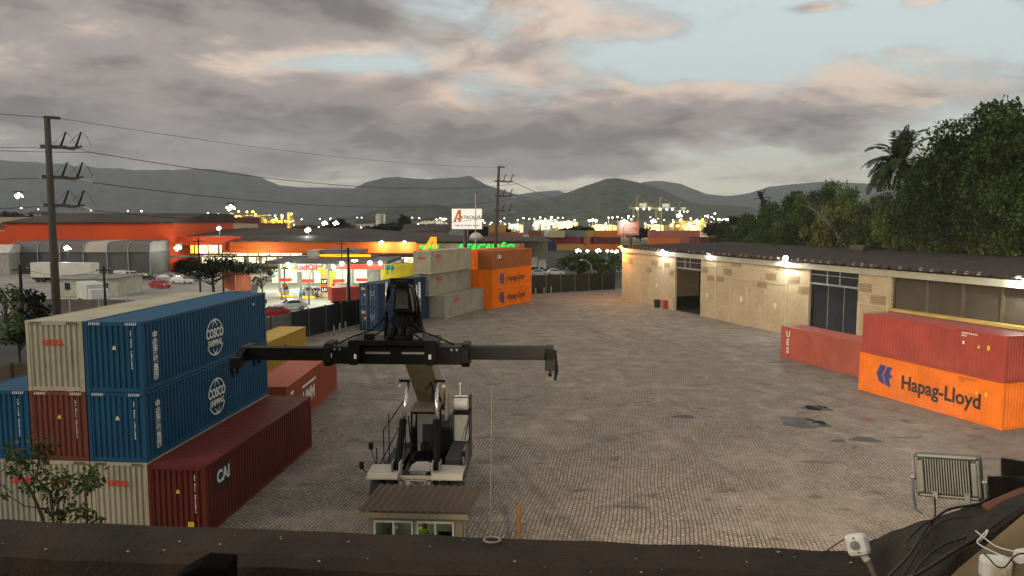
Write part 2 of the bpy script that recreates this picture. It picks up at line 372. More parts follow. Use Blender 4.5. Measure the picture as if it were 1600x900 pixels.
# wooded slope behind the warehouse
def slope():
    b = MB(); n = 30
    vs = []
    for j in range(n):
        for i in range(n):
            x = 30+i*6.0; y = 48+j*6.0
            # distance behind the warehouse roof
            q = (x-17.5)*.945+(y-120.3)*.328-19
            h = max(0, min(1, q/26))*(9.0*max(0, min(1, (118-y)/60))+.5)
            h *= 1+.15*mnoise.noise(Vector((x*.06, y*.06, 2)))
            vs.append((x, y, h-.06 if q > 0 else -.3))
    b.add(vs, [(j*n+i, j*n+i+1, (j+1)*n+i+1, (j+1)*n+i) for j in range(n-1) for i in range(n-1)])
    o = b.build('hillside', ground_mat('hillside_soil', (.035, .04, .022), .3), smooth=True); o['kind'] = 'structure'
slope()
# ================================================================== CONTAINERS
def corr(mb, o, along, out, up, L, H, pitch, deep):
    # corrugated sheet: o = lower start, runs L along 'along', crests at 0 and troughs at -deep along 'out'
    o, al, ou, u = Vector(o), Vector(along), Vector(out), Vector(up)
    n = max(1, round(L/pitch)); p = L/n; pts = [(0, 0)]
    for i in range(n):
        s = i*p; pts += [(s+.30*p, 0), (s+.45*p, -deep), (s+.75*p, -deep), (s+.90*p, 0)]
    pts.append((L, 0))
    vs = []
    for s, q in pts: vs += [o+al*s+ou*q, o+al*s+ou*q+u*H]
    mb.add(vs, [(2*i, 2*i+2, 2*i+3, 2*i+1) for i in range(len(pts)-1)])
WHITE_L = mat('white_lettering', (.74, .73, .68), .5, 0, .12, 6)
YELL_L = mat('yellow_decal', (.75, .50, .05), .5, 0, .12, 6)
CREAM_L = mat('pale_decal', (.72, .60, .32), .5, 0, .12, 6)
BLACK_L = mat('black_lettering', (.02, .018, .02), .5, 0, .12, 6)
NAVY_L = mat('navy_lettering', (.03, .045, .20), .5, 0, .12, 6)
RED_L = mat('red_lettering', (.62, .045, .02), .5, 0, .12, 6)
STEEL = mat('galvanised_steel', (.36, .36, .35), .45, .6, .2, 4)
def paint(name, col, dirt=.45, streak=.30):
    if name in MATS: return MATS[name]
    m = paint0(name, col, dirt, streak); t = NT(m.node_tree); b = t.n['Principled BSDF']; oc = t.node('ShaderNodeTexCoord').outputs['Object']
    rnd = t.m('MULTIPLY', t.node('ShaderNodeObjectInfo').outputs['Random'], 30.0); old = b.inputs['Base Color'].links[0].from_socket
    rust = t.m('MULTIPLY', t.step(t.noise(oc, 1.1, 10, .72, .4, rnd), .60, .67), t.step(t.noise(oc, 9, 4, .7, 0, rnd), .42, .55))
    c = t.mix(t.m('MULTIPLY', rust, .75), old, (.085, .036, .018))
    scuff = t.step(t.noise(t.vm('MULTIPLY', oc, (1.2, 1.2, 9.0)), 1.3, 8, .7, .3, rnd), .63, .69)
    c = t.mix(t.m('MULTIPLY', scuff, .35), c, tuple(min(.6, x*1.5+.06) for x in col)); t.inp(b.inputs['Base Color'], c); return m
def paint0(name, col, dirt=.45, streak=.30): return mat(name, col, .52, 0, .16, .55, dirt=dirt*.9, dirtcol=(col[0]*.35+.03, col[1]*.35+.022, col[2]*.35+.014), spec=.18, streak=streak*1.4)
C_BLUE = paint('blue_container_paint', (.013, .084, .165)); C_CREAM = paint('cream_container_paint', (.44, .40, .29)); C_GREY = paint('grey_cream_container_paint', (.36, .345, .27))
C_BORD = paint('bordeaux_container_paint', (.13, .026, .020)); C_BROWN = paint('red_brown_container_paint', (.175, .055, .035)); C_HMM = paint('brick_red_container_paint', (.36, .088, .045))
C_YEL = paint('ochre_yellow_container_paint', (.48, .30, .05)); C_ORANGE = paint('orange_container_paint', (.80, .185, .006), .3, .18); C_RED = paint('red_container_paint', (.36, .058, .042)); C_RED2 = paint('faded_red_container_paint', (.40, .095, .062))
C_NAVY = paint('dark_blue_container_paint', (.025, .062, .115)); C_MAR = paint('maroon_container_paint', (.14, .025, .03)); C_RUST = paint('rust_brown_container_paint', (.34, .11, .035)); C_GOLD = paint('golden_yellow_container_paint', (.75, .36, .02))
def roofpaint(m, k=1.15):
    nm = m.name.replace('_paint', '_roof_paint')
    return nm
ROOFS = {}
def container(label, col, corner, yaw, z0=0.0, H=2.896, L=12.192, ref='R', doors=None, stripes=None, group='shipping containers in the yard', low=False, roof=None, cat='container'):
    W = 2.438; yw = R(yaw); lx = Vector((math.cos(yw), math.sin(yw), 0)); ly = Vector((-math.sin(yw), math.cos(yw), 0))
    c = Vector((corner[0], corner[1], z0)) + lx*(-W/2 if ref == 'R' else W/2)
    t = empty('shipping_container', label, cat, c, yw, group)
    h = W/2
    fr = MB()
    for x in (-1, 1):
        for y in (0, 1):
            yy = .08 if y == 0 else L-.08
            fr.box((x*(h-.07), yy, H/2), (.14, .16, H-.2))
            for z in (.06, H-.06): fr.box((x*(h-.086), yy+(.005 if y else -.005), z), (.178, .178, .118))   # corner castings, slightly proud
        fr.box((x*(h-.05), L/2, .10), (.10, L-.34, .16)); fr.box((x*(h-.04), L/2, H-.06), (.08, L-.34, .10))
    for y in (.07, L-.07):
        fr.box((0, y, .10), (W-.36, .14, .16)); fr.box((0, y, H-.09), (W-.36, .14, .16))
    if not low:
        for x in (-.55, .55):
            fr.box((x, .03, .035), (.30, .05, .07))
    fr.build('frame', col, t)
    for x in (-1, 1):
        b = MB(); corr(b, (x*(h-.012), .165, .17), (0, 1, 0), (x, 0, 0), (0, 0, 1), L-.33, H-.27, .278, .06); b.build('side_panel', col, t)
    ends = {'near': (0, -1), 'far': (L, 1)}
    for nm, (y, sg) in ends.items():
        if doors == nm:
            for x in (-1, 1):
                b = MB()
                cx = x*(W/4-.035); b.box((cx, y-sg*.05, H/2), (W/2-.15, .045, H-.36))
                for q in range(4): b.box((cx, y-sg*.023, .40+q*(H-.36)/4+.2), (W/2-.21, .02, (H-.36)/4-.12))
                dr = b.build('door', col, t)
                r = MB()
                for e in (-.27, .22):
                    r.tube([(cx+e, y+sg*.012, .2), (cx+e, y+sg*.012, H-.2)], .022, 6)
                    for z in (.3, .9, 1.15, H-.9, H-.3): r.box((cx+e, y+sg*.008, z), (.10, .03, .07))
                    r.box((cx+e+.12, y+sg*.03, 1.1), (.26, .02, .035))
                r.build('lock_rod', STEEL, dr)
        else:
            b = MB(); corr(b, (-(h-.145), y-sg*.018, .18), (1, 0, 0), (0, sg, 0), (0, 0, 1), W-.29, H-.35, .25, .055); b.build('end_panel', col, t)
    b = MB(); n = 40 if not low else 16
    vs = []; pts = []
    for i in range(n):
        s = .15+i*(L-.3)/n; p = (L-.3)/n; pts += [(s, 0), (s+.40*p, 0), (s+.55*p, -.02), (s+.85*p, -.02)]
    pts.append((L-.15, 0))
    for s, q in pts: vs += [(-(h-.085), s, H-.022+q), (h-.085, s, H-.022+q)]
    b.add(vs, [(2*i, 2*i+1, 2*i+3, 2*i+2) for i in range(len(pts)-1)]); b.build('roof_panel', roof or col, t)
    if not low:
        b = MB(); b.box((0, L/2, .19), (W-.3, L-.4, .03)); b.build('floor', mat('plywood_floor', (.12, .085, .05)), t)
    if stripes:
        b = MB(); m_ = stripes
        for x0 in (-h+.20, h-.20-.48):
            for k in range(6): b.poly([(x0+k*.085+e+.03*f, -.012, H-.15+f*.11) for e, f in ((0, 0), (.042, 0), (.042, 1), (0, 1))])
        b.build('hazard_stripes', m_, t)
    t['H'] = H; t['L'] = L
    return t
def side_text(t, side, body, size, m, y, z, bold=.0, sx=1.0, name='lettering', vertical=False, shear=0):
    x = 1.219+.006
    if side == 'R': return text(name, body, size, m, t, (x, y, z), (0, 1, 0), (0, 0, 1), .004, bold, sx=sx, shear=shear)
    if side == 'L': return text(name, body, size, m, t, (-x, y, z), (0, -1, 0), (0, 0, 1), .004, bold, sx=sx, shear=shear)
    return text(name, body, size, m, t, (y, -.012, z), (1, 0, 0), (0, 0, 1), .004, bold, sx=sx, shear=shear)
def side_fig(t, side, polys, m, y, z, sz, name='emblem'):
    b = MB(); x = 1.219+.004
    for p in polys:
        if side == 'R': b.ext(p, (x, y, z), (0, sz, 0), (0, 0, sz), (1, 0, 0), .006)
        elif side == 'L': b.ext(p, (-x, y, z), (0, -sz, 0), (0, 0, sz), (-1, 0, 0), .006)
        else: b.ext(p, (y, -.006, z), (sz, 0, 0), (0, 0, sz), (0, -1, 0), .006)
    return b.build(name, m, t)
def arc(cx, cy, r, a0, a1, wd, n=14, sx=1.0):
    out = []
    for k in range(n):
        a, c = R(a0+(a1-a0)*k/n), R(a0+(a1-a0)*(k+1)/n)
        out.append([(cx+sx*math.cos(a)*(r-wd/2), cy+math.sin(a)*(r-wd/2)), (cx+sx*math.cos(a)*(r+wd/2), cy+math.sin(a)*(r+wd/2)), (cx+sx*math.cos(c)*(r+wd/2), cy+math.sin(c)*(r+wd/2)), (cx+sx*math.cos(c)*(r-wd/2), cy+math.sin(c)*(r-wd/2))])
    return out
def code_column(t, x, z, n, m, seed, hh=.052):
    # the upright line of small code marks on a container end, too small to read in the photo
    rs = random.Random(seed); b = MB(); q = z
    for i in range(n):
        if i in (4, 11): q -= .09; continue
        b.span((x-.03, -.016, q-hh), (x+rs.choice((.0, .03, .015)), -.010, q-.012)); q -= hh+.012
    return b.build('code_marking', m, t)
def end_marks(t, seed, tri=True, code=True, m=WHITE_L):
    if tri: side_fig(t, 'E', [[(-.5, 0), (.5, 0), (.42, .5), (.12, 1.0), (-.12, 1.0), (-.42, .5)]], CREAM_L if seed % 2 else YELL_L, .05, 1.75, .17, 'warning_decal')
    if code: code_column(t, .78, 2.55, 24, m, seed)

# ---- the big stack at the left (long axis 4.9 degrees to the right of straight ahead)
YL = -5.0; sx_, cx_ = math.cos(R(YL)), math.sin(R(YL)); A0 = Vector((-14.87, 30.25, 0)); AX = Vector((sx_, cx_, 0))
def col_pos(k): return A0 + AX*(2.50*k)
H3 = 2.896
GL = 'containers stacked in rows at the left of the yard'
cosco_top = container('blue long container with white globe logo, topmost in its column above another blue one', C_BLUE, col_pos(0), YL, 2*H3, stripes=WHITE_L, group=GL)
cosco_low = container('blue long container with white globe logo, squeezed under the topmost blue container', C_BLUE, col_pos(0), YL, H3, stripes=WHITE_L, group=GL)
c_cream_g = container('cream container at ground level between the bordeaux container and the small tree', C_CREAM, col_pos(0), YL, 0, stripes=BLACK_L, group=GL)
cai = container('long bordeaux container standing alone on the cobbles in front of the blue stack', C_BORD, col_pos(1)+Vector((.05, -.25, 0)), YL, 0, stripes=None, group=GL)
c_cream_top = container('cream container with red letters on the top level beside the blue container', C_CREAM, col_pos(-1), YL, 2*H3, stripes=BLACK_L, group=GL)
c_brown = container('red brown container on the second level beneath the topmost cream one', C_BROWN, col_pos(-1), YL, H3, stripes=WHITE_L, group=GL)
c_cream_b = container('cream container at ground level behind the small leafy tree', C_CREAM, col_pos(-1), YL, 0, stripes=BLACK_L, group=GL)
c_blue_l = container('blue container on the second level at the left edge of the photo', C_BLUE, col_pos(-2), YL, H3, stripes=WHITE_L, group=GL)
c_pale_l = container('pale cream container at ground level in the bottom left corner', C_GREY, col_pos(-2), YL, 0, stripes=None, group=GL)
for t in (cosco_top, cosco_low):
    side_text(t, 'R', 'COSCO', .62, WHITE_L, 6.15, 1.50, .022, .80)
    side_text(t, 'R', 'SHIPPING', .40, WHITE_L, 6.15, 1.03, .012, .83)
    side_fig(t, 'R', arc(0, 0, 1.0, 24, 156, .075)+arc(0, 0, 1.0, 208, 332, .075)+arc(-.18, .0, .96, 40, 88, .07, sx=.62)+arc(.18, .0, .96, 92, 140, .07, sx=.62)+arc(-.18, 0, .96, 272, 318, .07, sx=.62)+arc(.18, 0, .96, 222, 268, .07, sx=.62), WHITE_L, 6.15, 1.32, .86)
    side_text(t, 'R', '中\n远\n海\n运\n集\n团', .36, WHITE_L, .95, 1.36, .012, 1.0)
    end_marks(t, 3)
    side_fig(t, 'R', [[(0, 0), (1, 0), (1, .5), (0, .5)]], mat('pale_blue_decal', (.35, .7, .8)), 10.5, 2.35, .22, 'decal')
for t, s in ((c_cream_top, 1), (c_cream_g, 5), (c_cream_b, 7)):
    side_text(t, 'E', 'OOCL', .30, RED_L, -.06, 2.0, .016, 1.1); code_column(t, .72, 2.55, 26, mat('dim_marking', (.13, .11, .08)), s, .045)
side_text(c_pale_l, 'E', 'OOCL', .30, RED_L, .7, 2.0, .016, 1.1)
end_marks(c_brown, 4); end_marks(c_blue_l, 6, False); end_marks(cai, 4)
side_fig(cai, 'R', [[(0, 0), (1.55, 0), (1.55, .95), (0, .95)]], BLACK_L, .82, 1.62, .92, 'logo_panel')
text('lettering', 'CAI', .72, WHITE_L, cai, (1.236, 1.52, 2.06), (0, 1, 0), (0, 0, 1), .004, .025)
side_fig(cai, 'E', [[(0, 0), (1, 0), (1, 1), (0, 1)]], YELL_L, .42, .32, .26, 'decal')

# ---- two behind it
hmm = container('brick red container behind the bordeaux one with white letters on its side', C_HMM, (-13.32, 44.32), -.6, 0, group=GL)
side_text(hmm, 'R', 'HMM', 1.25, WHITE_L, 4.6, 1.3, .03, .98)
side_fig(hmm, 'R', [[(-1.55, 0), (1.55, 0), (1.75, .16), (-1.35, .16)]], WHITE_L, 4.6, 2.05, 1.0)
side_fig(hmm, 'R', [[(0, 0), (.6, 0), (.6, .2), (0, .2)]], WHITE_L, .7, 2.2, 1.0, 'code_marking')
yel = container('ochre yellow container further back, half hidden by the spreader', C_YEL, (-19.86, 57.2), -4.2, 0, group=GL)
side_fig(yel, 'R', [[(0, .1), (.5, .0), (.55, .5), (.2, .55)], [(.5, .1), (1.0, .15), (.9, .62), (.6, .6)]], BLACK_L, 6.2, 1.3, 1.3)
og1 = container('orange yellow container with slatted end behind the left stack, lower of two', C_GOLD, (-26.7, 45.3), YL, 0, group=GL, low=True)
og2 = container('orange yellow container with slatted end at the left edge, upper of two', C_GOLD, (-26.7, 45.3), YL, 2.896, group=GL, low=True)
b = MB()
for k in range(9): b.span((-1.1, -.05, .3+k*.28), (1.1, -.02, .42+k*.28))
sl_ = b.build('slat', mat('dark_gap', (.25, .10, .01)), og2)

# ---- middle of the yard: dark blue pair seen from the doors, cream stack, orange stack
GM = 'containers stacked in the middle of the yard'
nav1 = container('dark blue container standing on the ground with its doors towards the yard, under its twin', C_NAVY, (-15.2, 85.7), -22, 0, 2.7, doors='near', group=GM)
nav2 = container('dark blue container with doors towards the yard, stacked on its dark blue twin', C_NAVY, (-15.2, 85.7), -22, 2.7, 2.7, doors='near', group=GM)
for t in (nav1, nav2):
    side_fig(t, 'E', [[(0, 0), (.5, 0), (.5, .28), (0, .28)]], mat('peach_decal', (.70, .48, .33)), -.95, 1.95, 1.0, 'decal'); side_fig(t, 'E', [[(0, 0), (.26, 0), (.26, .3), (0, .3)]], mat('peach_decal', (.70, .48, .33)), -.62, 1.25, 1.0, 'decal')
    side_fig(t, 'E', [[(k*.13, j*.16), (k*.13+.09, j*.16), (k*.13+.09, j*.16+.09), (k*.13, j*.16+.09)] for k in range(5) for j in range(4) if (k*3+j*5) % 4], mat('pale_code', (.4, .42, .42)), .2, 1.3, 1.0, 'code_marking')
cr_low = container('grey cream container lying alone on the ground in front of the cream stack', C_GREY, (-8.58, 96.44), -22.7, 0, group=GM)
red_d = container('maroon container with doors showing at the bottom of the cream stack', C_MAR, (-10.9, 97.2), -22.0, 0, doors='near', group=GM)
cr_mid = container('grey cream container with doors showing, in the middle of its stack', C_GREY, (-10.42, 96.0), -22.0, 2.896, doors='near', group=GM)
cr_top = container('grey cream container with a blank ribbed end at the top of its stack', C_CREAM, (-10.2, 95.0), -22.0, 5.792, group=GM)
for t, y_ in ((cr_low, 3.6), (cr_mid, 2.6), (cr_top, 2.2)):
    side_text(t, 'R', 'OOCL', .62, RED_L, y_, 2.1, .02, 1.0)
    side_fig(t, 'R', [[(-.6, 0), (.6, 0), (.6, .1), (-.6, .1)]], RED_L, y_, 1.6, 1.0, 'code_marking')
side_text(cr_top, 'E', 'OOCL', .40, RED_L, .0, 2.0, .016, 1.0)
HP = Vector((-2.71, 106.68, 0)); YH = -28
hb = container('orange container at the bottom of the far stack, dark blue name on its side', C_ORANGE, HP, YH, 0, 2.75, group=GM)
hm = container('orange container in the middle of the far stack, dark blue name on its side', C_ORANGE, HP, YH, 2.75, 2.75, group=GM)
ht = container('rust brown container on top of the far orange stack', C_RUST, HP, YH, 5.5, 2.7, group=GM, roof=C_RUST)
LX = Vector((math.cos(R(YH)), math.sin(R(YH)), 0))
for k, lv in ((0, 'lowest'), (1, 'middle'), (2, 'topmost')):
    container('plain orange container wedged between the cream and far orange stacks, %s of three' % lv, C_ORANGE, HP-LX*2.5+Vector((0, 1.2 if k != 1 else -.1, 0)), YH, k*2.75, 2.75, group=GM)
HL_EMB = [[(.0, .52), (.25, 1.0), (.62, 1.0), (.40, .52), (.56, .02), (.20, .14)], [(.70, .97), (1.0, .97), (.86, .64), (1.06, .52), (.84, .38), (.96, -.06), (.62, .05), (.46, .50)]]
for t, z_ in ((hb, 0), (hm, 0)):
    side_fig(t, 'R', HL_EMB, NAVY_L, 1.9, .62, 1.55); side_text(t, 'R', 'Hapag-Lloyd', 1.22, BLACK_L, 7.1, 1.30, .02, .92)
side_fig(ht, 'R', [[(0, 0), (1.5, 0), (1.5, .9), (0, .9)]], BLACK_L, 1.1, 1.35, 1.0, 'logo_panel'); text('lettering', 'CAI', .75, WHITE_L, ht, (1.236, 1.85, 1.78), (0, 1, 0), (0, 0, 1), .004, .03)

# ---- right side, along the warehouse
YR = 18.2; GR = 'containers along the warehouse at the right'
ues = container('faded red container on the ground below the tall dark warehouse opening', C_RED2, G(1346, 591)+Vector((math.sin(R(YR)), -math.cos(R(YR)), 0))*2.1, YR, 0, ref='L', group=GR)
hr = container('bright orange container at the right edge with a large dark blue name', C_ORANGE, (29.65, 45.13), YR, 0, 2.88, 11.7, ref='L', group=GR, roof=C_ORANGE)
rr = container('dark red container stacked on the bright orange container at the right', C_RED, (29.70, 45.23), YR, 2.88, 2.88, 11.5, ref='L', group=GR)
text('lettering', 'U\nE\nS', .78, WHITE_L, ues, (-1.228, 11.2, 1.5), (0, -1, 0), (0, 0, 1), .004, .02)
side_fig(hr, 'L', HL_EMB, NAVY_L, 10.0, .86, 1.42); side_text(hr, 'L', 'Hapag-Lloyd', 1.34, BLACK_L, 4.6, 1.36, .034, .93)
for t in (hr, rr):
    side_fig(t, 'L', [[(0, 0), (.22, 0), (.11, .25)]], YELL_L, 1.95, 1.85, 1.0, 'warning_decal'); side_fig(t, 'L', [[(0, 0), (.17, 0), (.17, .3), (0, .3)]], YELL_L, 1.25, 1.82, 1.0, 'decal')
    cm = WHITE_L if t is rr else mat('brown_code', (.35, .10, .02))
    side_fig(t, 'L', [[(k*.13, j*.17), (k*.13+.08, j*.17), (k*.13+.08, j*.17+.10), (k*.13, j*.17+.10)] for k in range(9) for j in range(2) if not (j == 0 and k > 2)], cm, 3.1, 2.45, 1.0, 'code_marking')
side_fig(rr, 'L', [[(0, 0), (.12, 0), (.12, .2), (0, .2)]], WHITE_L, 3.0, 1.95, 1.0, 'decal')
side_text(rr, 'E', 'CAI', .30, WHITE_L, .5, 2.15, .016)
# ================================================================== WAREHOUSE at the right
WP0, WP1 = G(972, 467), G(1230, 523)
WX = (WP1-WP0).normalized(); WY = Vector((-WX.y, WX.x, 0)); WANG = math.atan2(WX.y, WX.x)
def Wc(u, v):
    r = ray(u, v); o = Vector((0, 0, EYE)); t = (WP0-o).dot(WY)/r.dot(WY); p = o+r*t
    return ((p-WP0).dot(WX), p.z)
wh = empty('warehouse', 'long tan block warehouse with wavy dark tile roof and tall dark openings', 'warehouse', WP0, WANG)
def tanwall():
    m = mat('tan_block_wall', (.50, .39, .25), .85, 0, .12, .35, dirt=.18, dirtcol=(.26, .18, .10), streak=.30)
    t = NT(m.node_tree); b = t.n['Principled BSDF']; oc = t.node('ShaderNodeTexCoord').outputs['Object']; x, y, z = t.sep(oc)
    br = t.node('ShaderNodeTexBrick'); t.inp(br.inputs['Vector'], t.comb(x, z, 0)); br.inputs['Scale'].default_value = 1
    br.inputs['Brick Width'].default_value = .4; br.inputs['Row Height'].default_value = .2; br.inputs['Mortar Size'].default_value = .012
    t.inp(br.inputs['Color1'], (.92, .92, .92)); t.inp(br.inputs['Color2'], (1.05, 1.03, 1.0)); t.inp(br.inputs['Mortar'], (.72, .70, .66))
    old = b.inputs['Base Color'].links[0].from_socket
    t.inp(b.inputs['Base Color'], t.mix(1.0, old, br.outputs['Color'], 'MULTIPLY')); return m
M_TAN = tanwall(); M_PIL = mat('pale_pilaster', (.50, .42, .28), .8, 0, .15, .6, streak=.25); M_DARK = mat('dark_interior', (.03, .028, .026)); M_BEAM = mat('eave_beam_paint', (.42, .40, .31), .7, 0, .15, .5, streak=.35)
M_VENT = mat('vent_block', (.40, .29, .165), .85, 0, .2, 2); M_TILE = mat('old_roof_tile', (.048, .034, .030), .85, 0, .45, .8, dirt=.7, dirtcol=(.03, .026, .02), streak=.35); M_FRAME = mat('grey_window_frame', (.33, .34, .34), .5, .3)
SEND = 84.0; DEEP = 20.0; EZ = 7.95
d1a, d1t = Wc(1056, 398); d1b = Wc(1094, 490)[0]; d2a, d2t = Wc(1266, 414); d2b = Wc(1338, 520)[0]; d3a, d3t = Wc(1394, 427); d3z = Wc(1394, 482)[1]
b = MB(); T = .25
segs = [(0, d1a), (d1b, d2a), (d2b, d3a), (SEND-2.2, SEND)]
for s0, s1 in segs: b.span((s0, 0, 0), (s1, T, EZ))
for s0, s1, zt in ((d1a, d1b, d1t), (d2a, d2b, d2t), (d3a, SEND-2.2, d3t)): b.span((s0, 0, zt), (s1, T, EZ))
b.span((d3a, 0, 0), (SEND-2.2, T, d3z))
b.span((0, T, 0), (T, DEEP, EZ)); b.span((SEND-T, T, 0), (SEND, DEEP, EZ)); b.span((T, DEEP-T, 0), (SEND-T, DEEP, EZ+.55))
b.ext([(0, EZ), (DEEP, EZ), (DEEP, EZ+.5)], (0, 0, 0), (0, 1, 0), (0, 0, 1), (1, 0, 0), T)
b.build('wall', M_TAN, wh)
b = MB(); b.span((T, T, .01), (SEND-T, DEEP-T, .06)); b.build('floor', mat('warehouse_floor', (.06, .055, .05)), wh)
# pilasters and bands
ps = [Wc(u, v)[0] for u, v in ((1035, 480), (1117, 500), (1227, 520), (1386, 500))]
def one(name, m, a, c, par): q = MB(); q.span(a, c); return q.build(name, m, par)
for s in [.12]+ps: one('pilaster', M_PIL, (s-.13, -.07, 0), (s+.13, -.002, EZ-.02), wh)
for a_, c_, h_ in ((d1a-.30, d1a-.02, .83), (d1b+.02, d1b+.3, 1), (d2a-.34, d2a-.02, .6), (d2b+.02, d2b+.3, .6)): one('door_jamb', M_PIL, (a_, -.05, 0), (c_, -.002, EZ*h_), wh)
for u, vt, vb in ((987, 424, 455), (1002, 425, 458), (1018, 426, 462), (1141, 446, 505), (1167, 450, 512), (1196, 453, 518)):
    s, zt = Wc(u, vt); one('wall_rib', M_PIL, (s-.09, -.05, 0), (s+.09, -.002, zt), wh)
for (u0, u1, v) in ((974, 1055, 403), (974, 1055, 412), (1096, 1116, 416), (1119, 1226, 418), (1119, 1226, 436), (1340, 1384, 476)):
    s0 = Wc(u0, v)[0]; s1 = Wc(u1, v)[0]; z = Wc((u0+u1)/2, v+(2 if u1-u0 > 50 else 0))[1]; one('wall_band', M_PIL, (s0, -.04, z-.06), (s1, -.003, z+.06), wh)
for (u0, v0, u1, v1) in ((981, 404, 988, 411), (1010, 418, 1018, 426), (1018, 408, 1027, 416), (1038, 410, 1047, 418), (1046, 422, 1055, 431), (1096, 417, 1106, 426), (1105, 430, 1115, 439),
        (1143, 408, 1158, 417), (1131, 420, 1143, 430), (1120, 431, 1131, 440), (1197, 427, 1213, 437), (1183, 439, 1198, 449), (1213, 415, 1226, 424), (1233, 431, 1249, 442), (1248, 448, 1265, 459), (1341, 443, 1362, 456), (1361, 462, 1383, 476)):
    s0, z1 = Wc(u0, (v0+v0)/2); s1, z0 = Wc(u1, v1); zc = (Wc((u0+u1)/2, (v0+v1)/2)[1]); hz = (v1-v0)/2/ (F/(WP0+WX*s0).y)
    v_ = MB(); v_.span((s0, -.012, zc-hz), (s1, -.003, zc+hz)); vo = v_.build('vent', mat('vent_shadow_gap', (.24, .17, .095)), wh)
    v_ = MB()
    for k in range(5): zz = zc-hz+2*hz*(k+.5)/5; v_.span((s0-.02, -.05, zz-hz*.11), (s1+.02, -.013, zz+hz*.11))
    v_.build('louvre', M_VENT, vo)
# openings: frames, glazing bars, dark screens set back
z1b = Wc(1075, 420)[1]; z2b = Wc(1300, 446)[1]
for (s0, s1, zt, zb, muls) in ((d1a, d1b, d1t, z1b, (.35, .55)), (d2a, d2b, d2t, z2b, (.36, .62))):
    b = MB(); b.span((s0, .06, zb-.09), (s1, .2, zb+.09))
    for k in muls: b.span((s0+(s1-s0)*k-.05, .08, zb+.09), (s0+(s1-s0)*k+.05, .18, zt))
    b.span((s0, .1, (zt+zb)/2-.03), (s1, .16, (zt+zb)/2+.03))
    wf = b.build('window_frame', M_FRAME, wh)
    b = MB(); b.span((s0, .19, zb+.09), (s1, .21, zt)); b.build('glass_pane', glass('dark_window_glass', (.02, .022, .026), .12), wf)
b = MB(); b.span((d2a, .5, 0), (d2b, .56, z2b-.1)); b.build('sliding_door', mat('dark_blue_grey_door', (.022, .026, .036), .35, .2, .4, .6), wh)
for k in (.33, .66): one('door_seam', M_FRAME, (d2a+(d2b-d2a)*k-.03, .46, 0), (d2a+(d2b-d2a)*k+.03, .498, z2b-.1), wh)
b = MB(); b.span((d3a, .55, d3z), (SEND-2.2, .62, d3t)); b.build('shade_screen', mat('brown_shade_mesh', (.075, .06, .04), .85, 0, .25, .4), wh)
for k in range(1, 9): s = d3a+k*3.55; one('screen_post', mat('dark_post', (.11, .09, .06)), (s-.12, .40, d3z), (s+.12, .548, d3t), wh)
b = MB(); b.span((d3a-.05, -.35, d3z-.22), (SEND-2.3, .40, d3z+.02)); b.build('sill', mat('ochre_sill_paint', (.55, .36, .10), .7, 0, .2, .7), wh)
b = MB(); b.span((-.1, -.22, EZ-.5), (SEND+.1, -.075, EZ+.1)); b.build('eave_beam', M_BEAM, wh)
# wavy tile roof
b = MB(); pit = 1.12; n = int((SEND+1.2)/pit*10); rows = 14; vs = []
for j in range(rows+1):
    y = -.75+(DEEP+1.2)*j/rows
    for i in range(n+1):
        s = -.6+(SEND+1.2)*i/n; ph = s/pit*2*math.pi
        zz = EZ+.38+(y+.75)*.016 + .16*max(-.35, math.cos(ph)) + (.05 if j % 2 else 0) + .03*mnoise.noise(Vector((s*.7, y*.6, 1)))
        vs.append((s, y, zz))
fs = [(j*(n+1)+i, j*(n+1)+i+1, (j+1)*(n+1)+i+1, (j+1)*(n+1)+i) for j in range(rows) for i in range(n)]
b.add(vs, fs); ro = b.build('roof', M_TILE, wh, smooth=True)
so_ = ro.modifiers.new('thick', 'SOLIDIFY'); so_.thickness = .07; so_.offset = -1
for k in range(int(SEND/pit)+1):
    s = k*pit-.0
    if random.random() < .62: b = MB(); b.ext([(-.24, -.1), (.24, -.1), (.17, .10), (.06, .16), (-.06, .16), (-.17, .10)], (s, -.62, EZ+.41), (1, 0, 0), (0, 0, 1), (0, -1, 0), .05); b.build('tile_end', mat('pale_tile_end', (.42, .40, .34), .8, 0, .3, 2), wh)
# dark vent stack on the roof
b = MB(); rs_, rz_ = Wc(1358, 383); b.cyl((33.6, 15.0, EZ+.95), .62, 2.2, 18, 'X'); b.build('roof_ventilator', mat('rusty_ventilator', (.06, .045, .035)), wh)
# notices on the wall
for k, (u, v) in enumerate(((1026, 446), (1105, 461), (1158, 467), (1211, 478))):
    s, z = Wc(u, v); n_ = MB(); n_.box((s, -.02, z), (.42, .03, .62)); o = n_.build('notice', mat('white_notice', (.66, .60, .48)), wh)
# striped corner guards
for s in (d1a-.16, d1b+.16):
    g_ = MB()
    for k in range(5): g_.ext([(-.14, 0), (.14, .22), (.14, .34), (-.14, .12)], (s, -.052, .2+k*.3), (1, 0, 0), (0, 0, 1), (0, -1, 0), .008)
    g_.build('hazard_stripes', mat('guard_black', (.02, .02, .02)), wh)
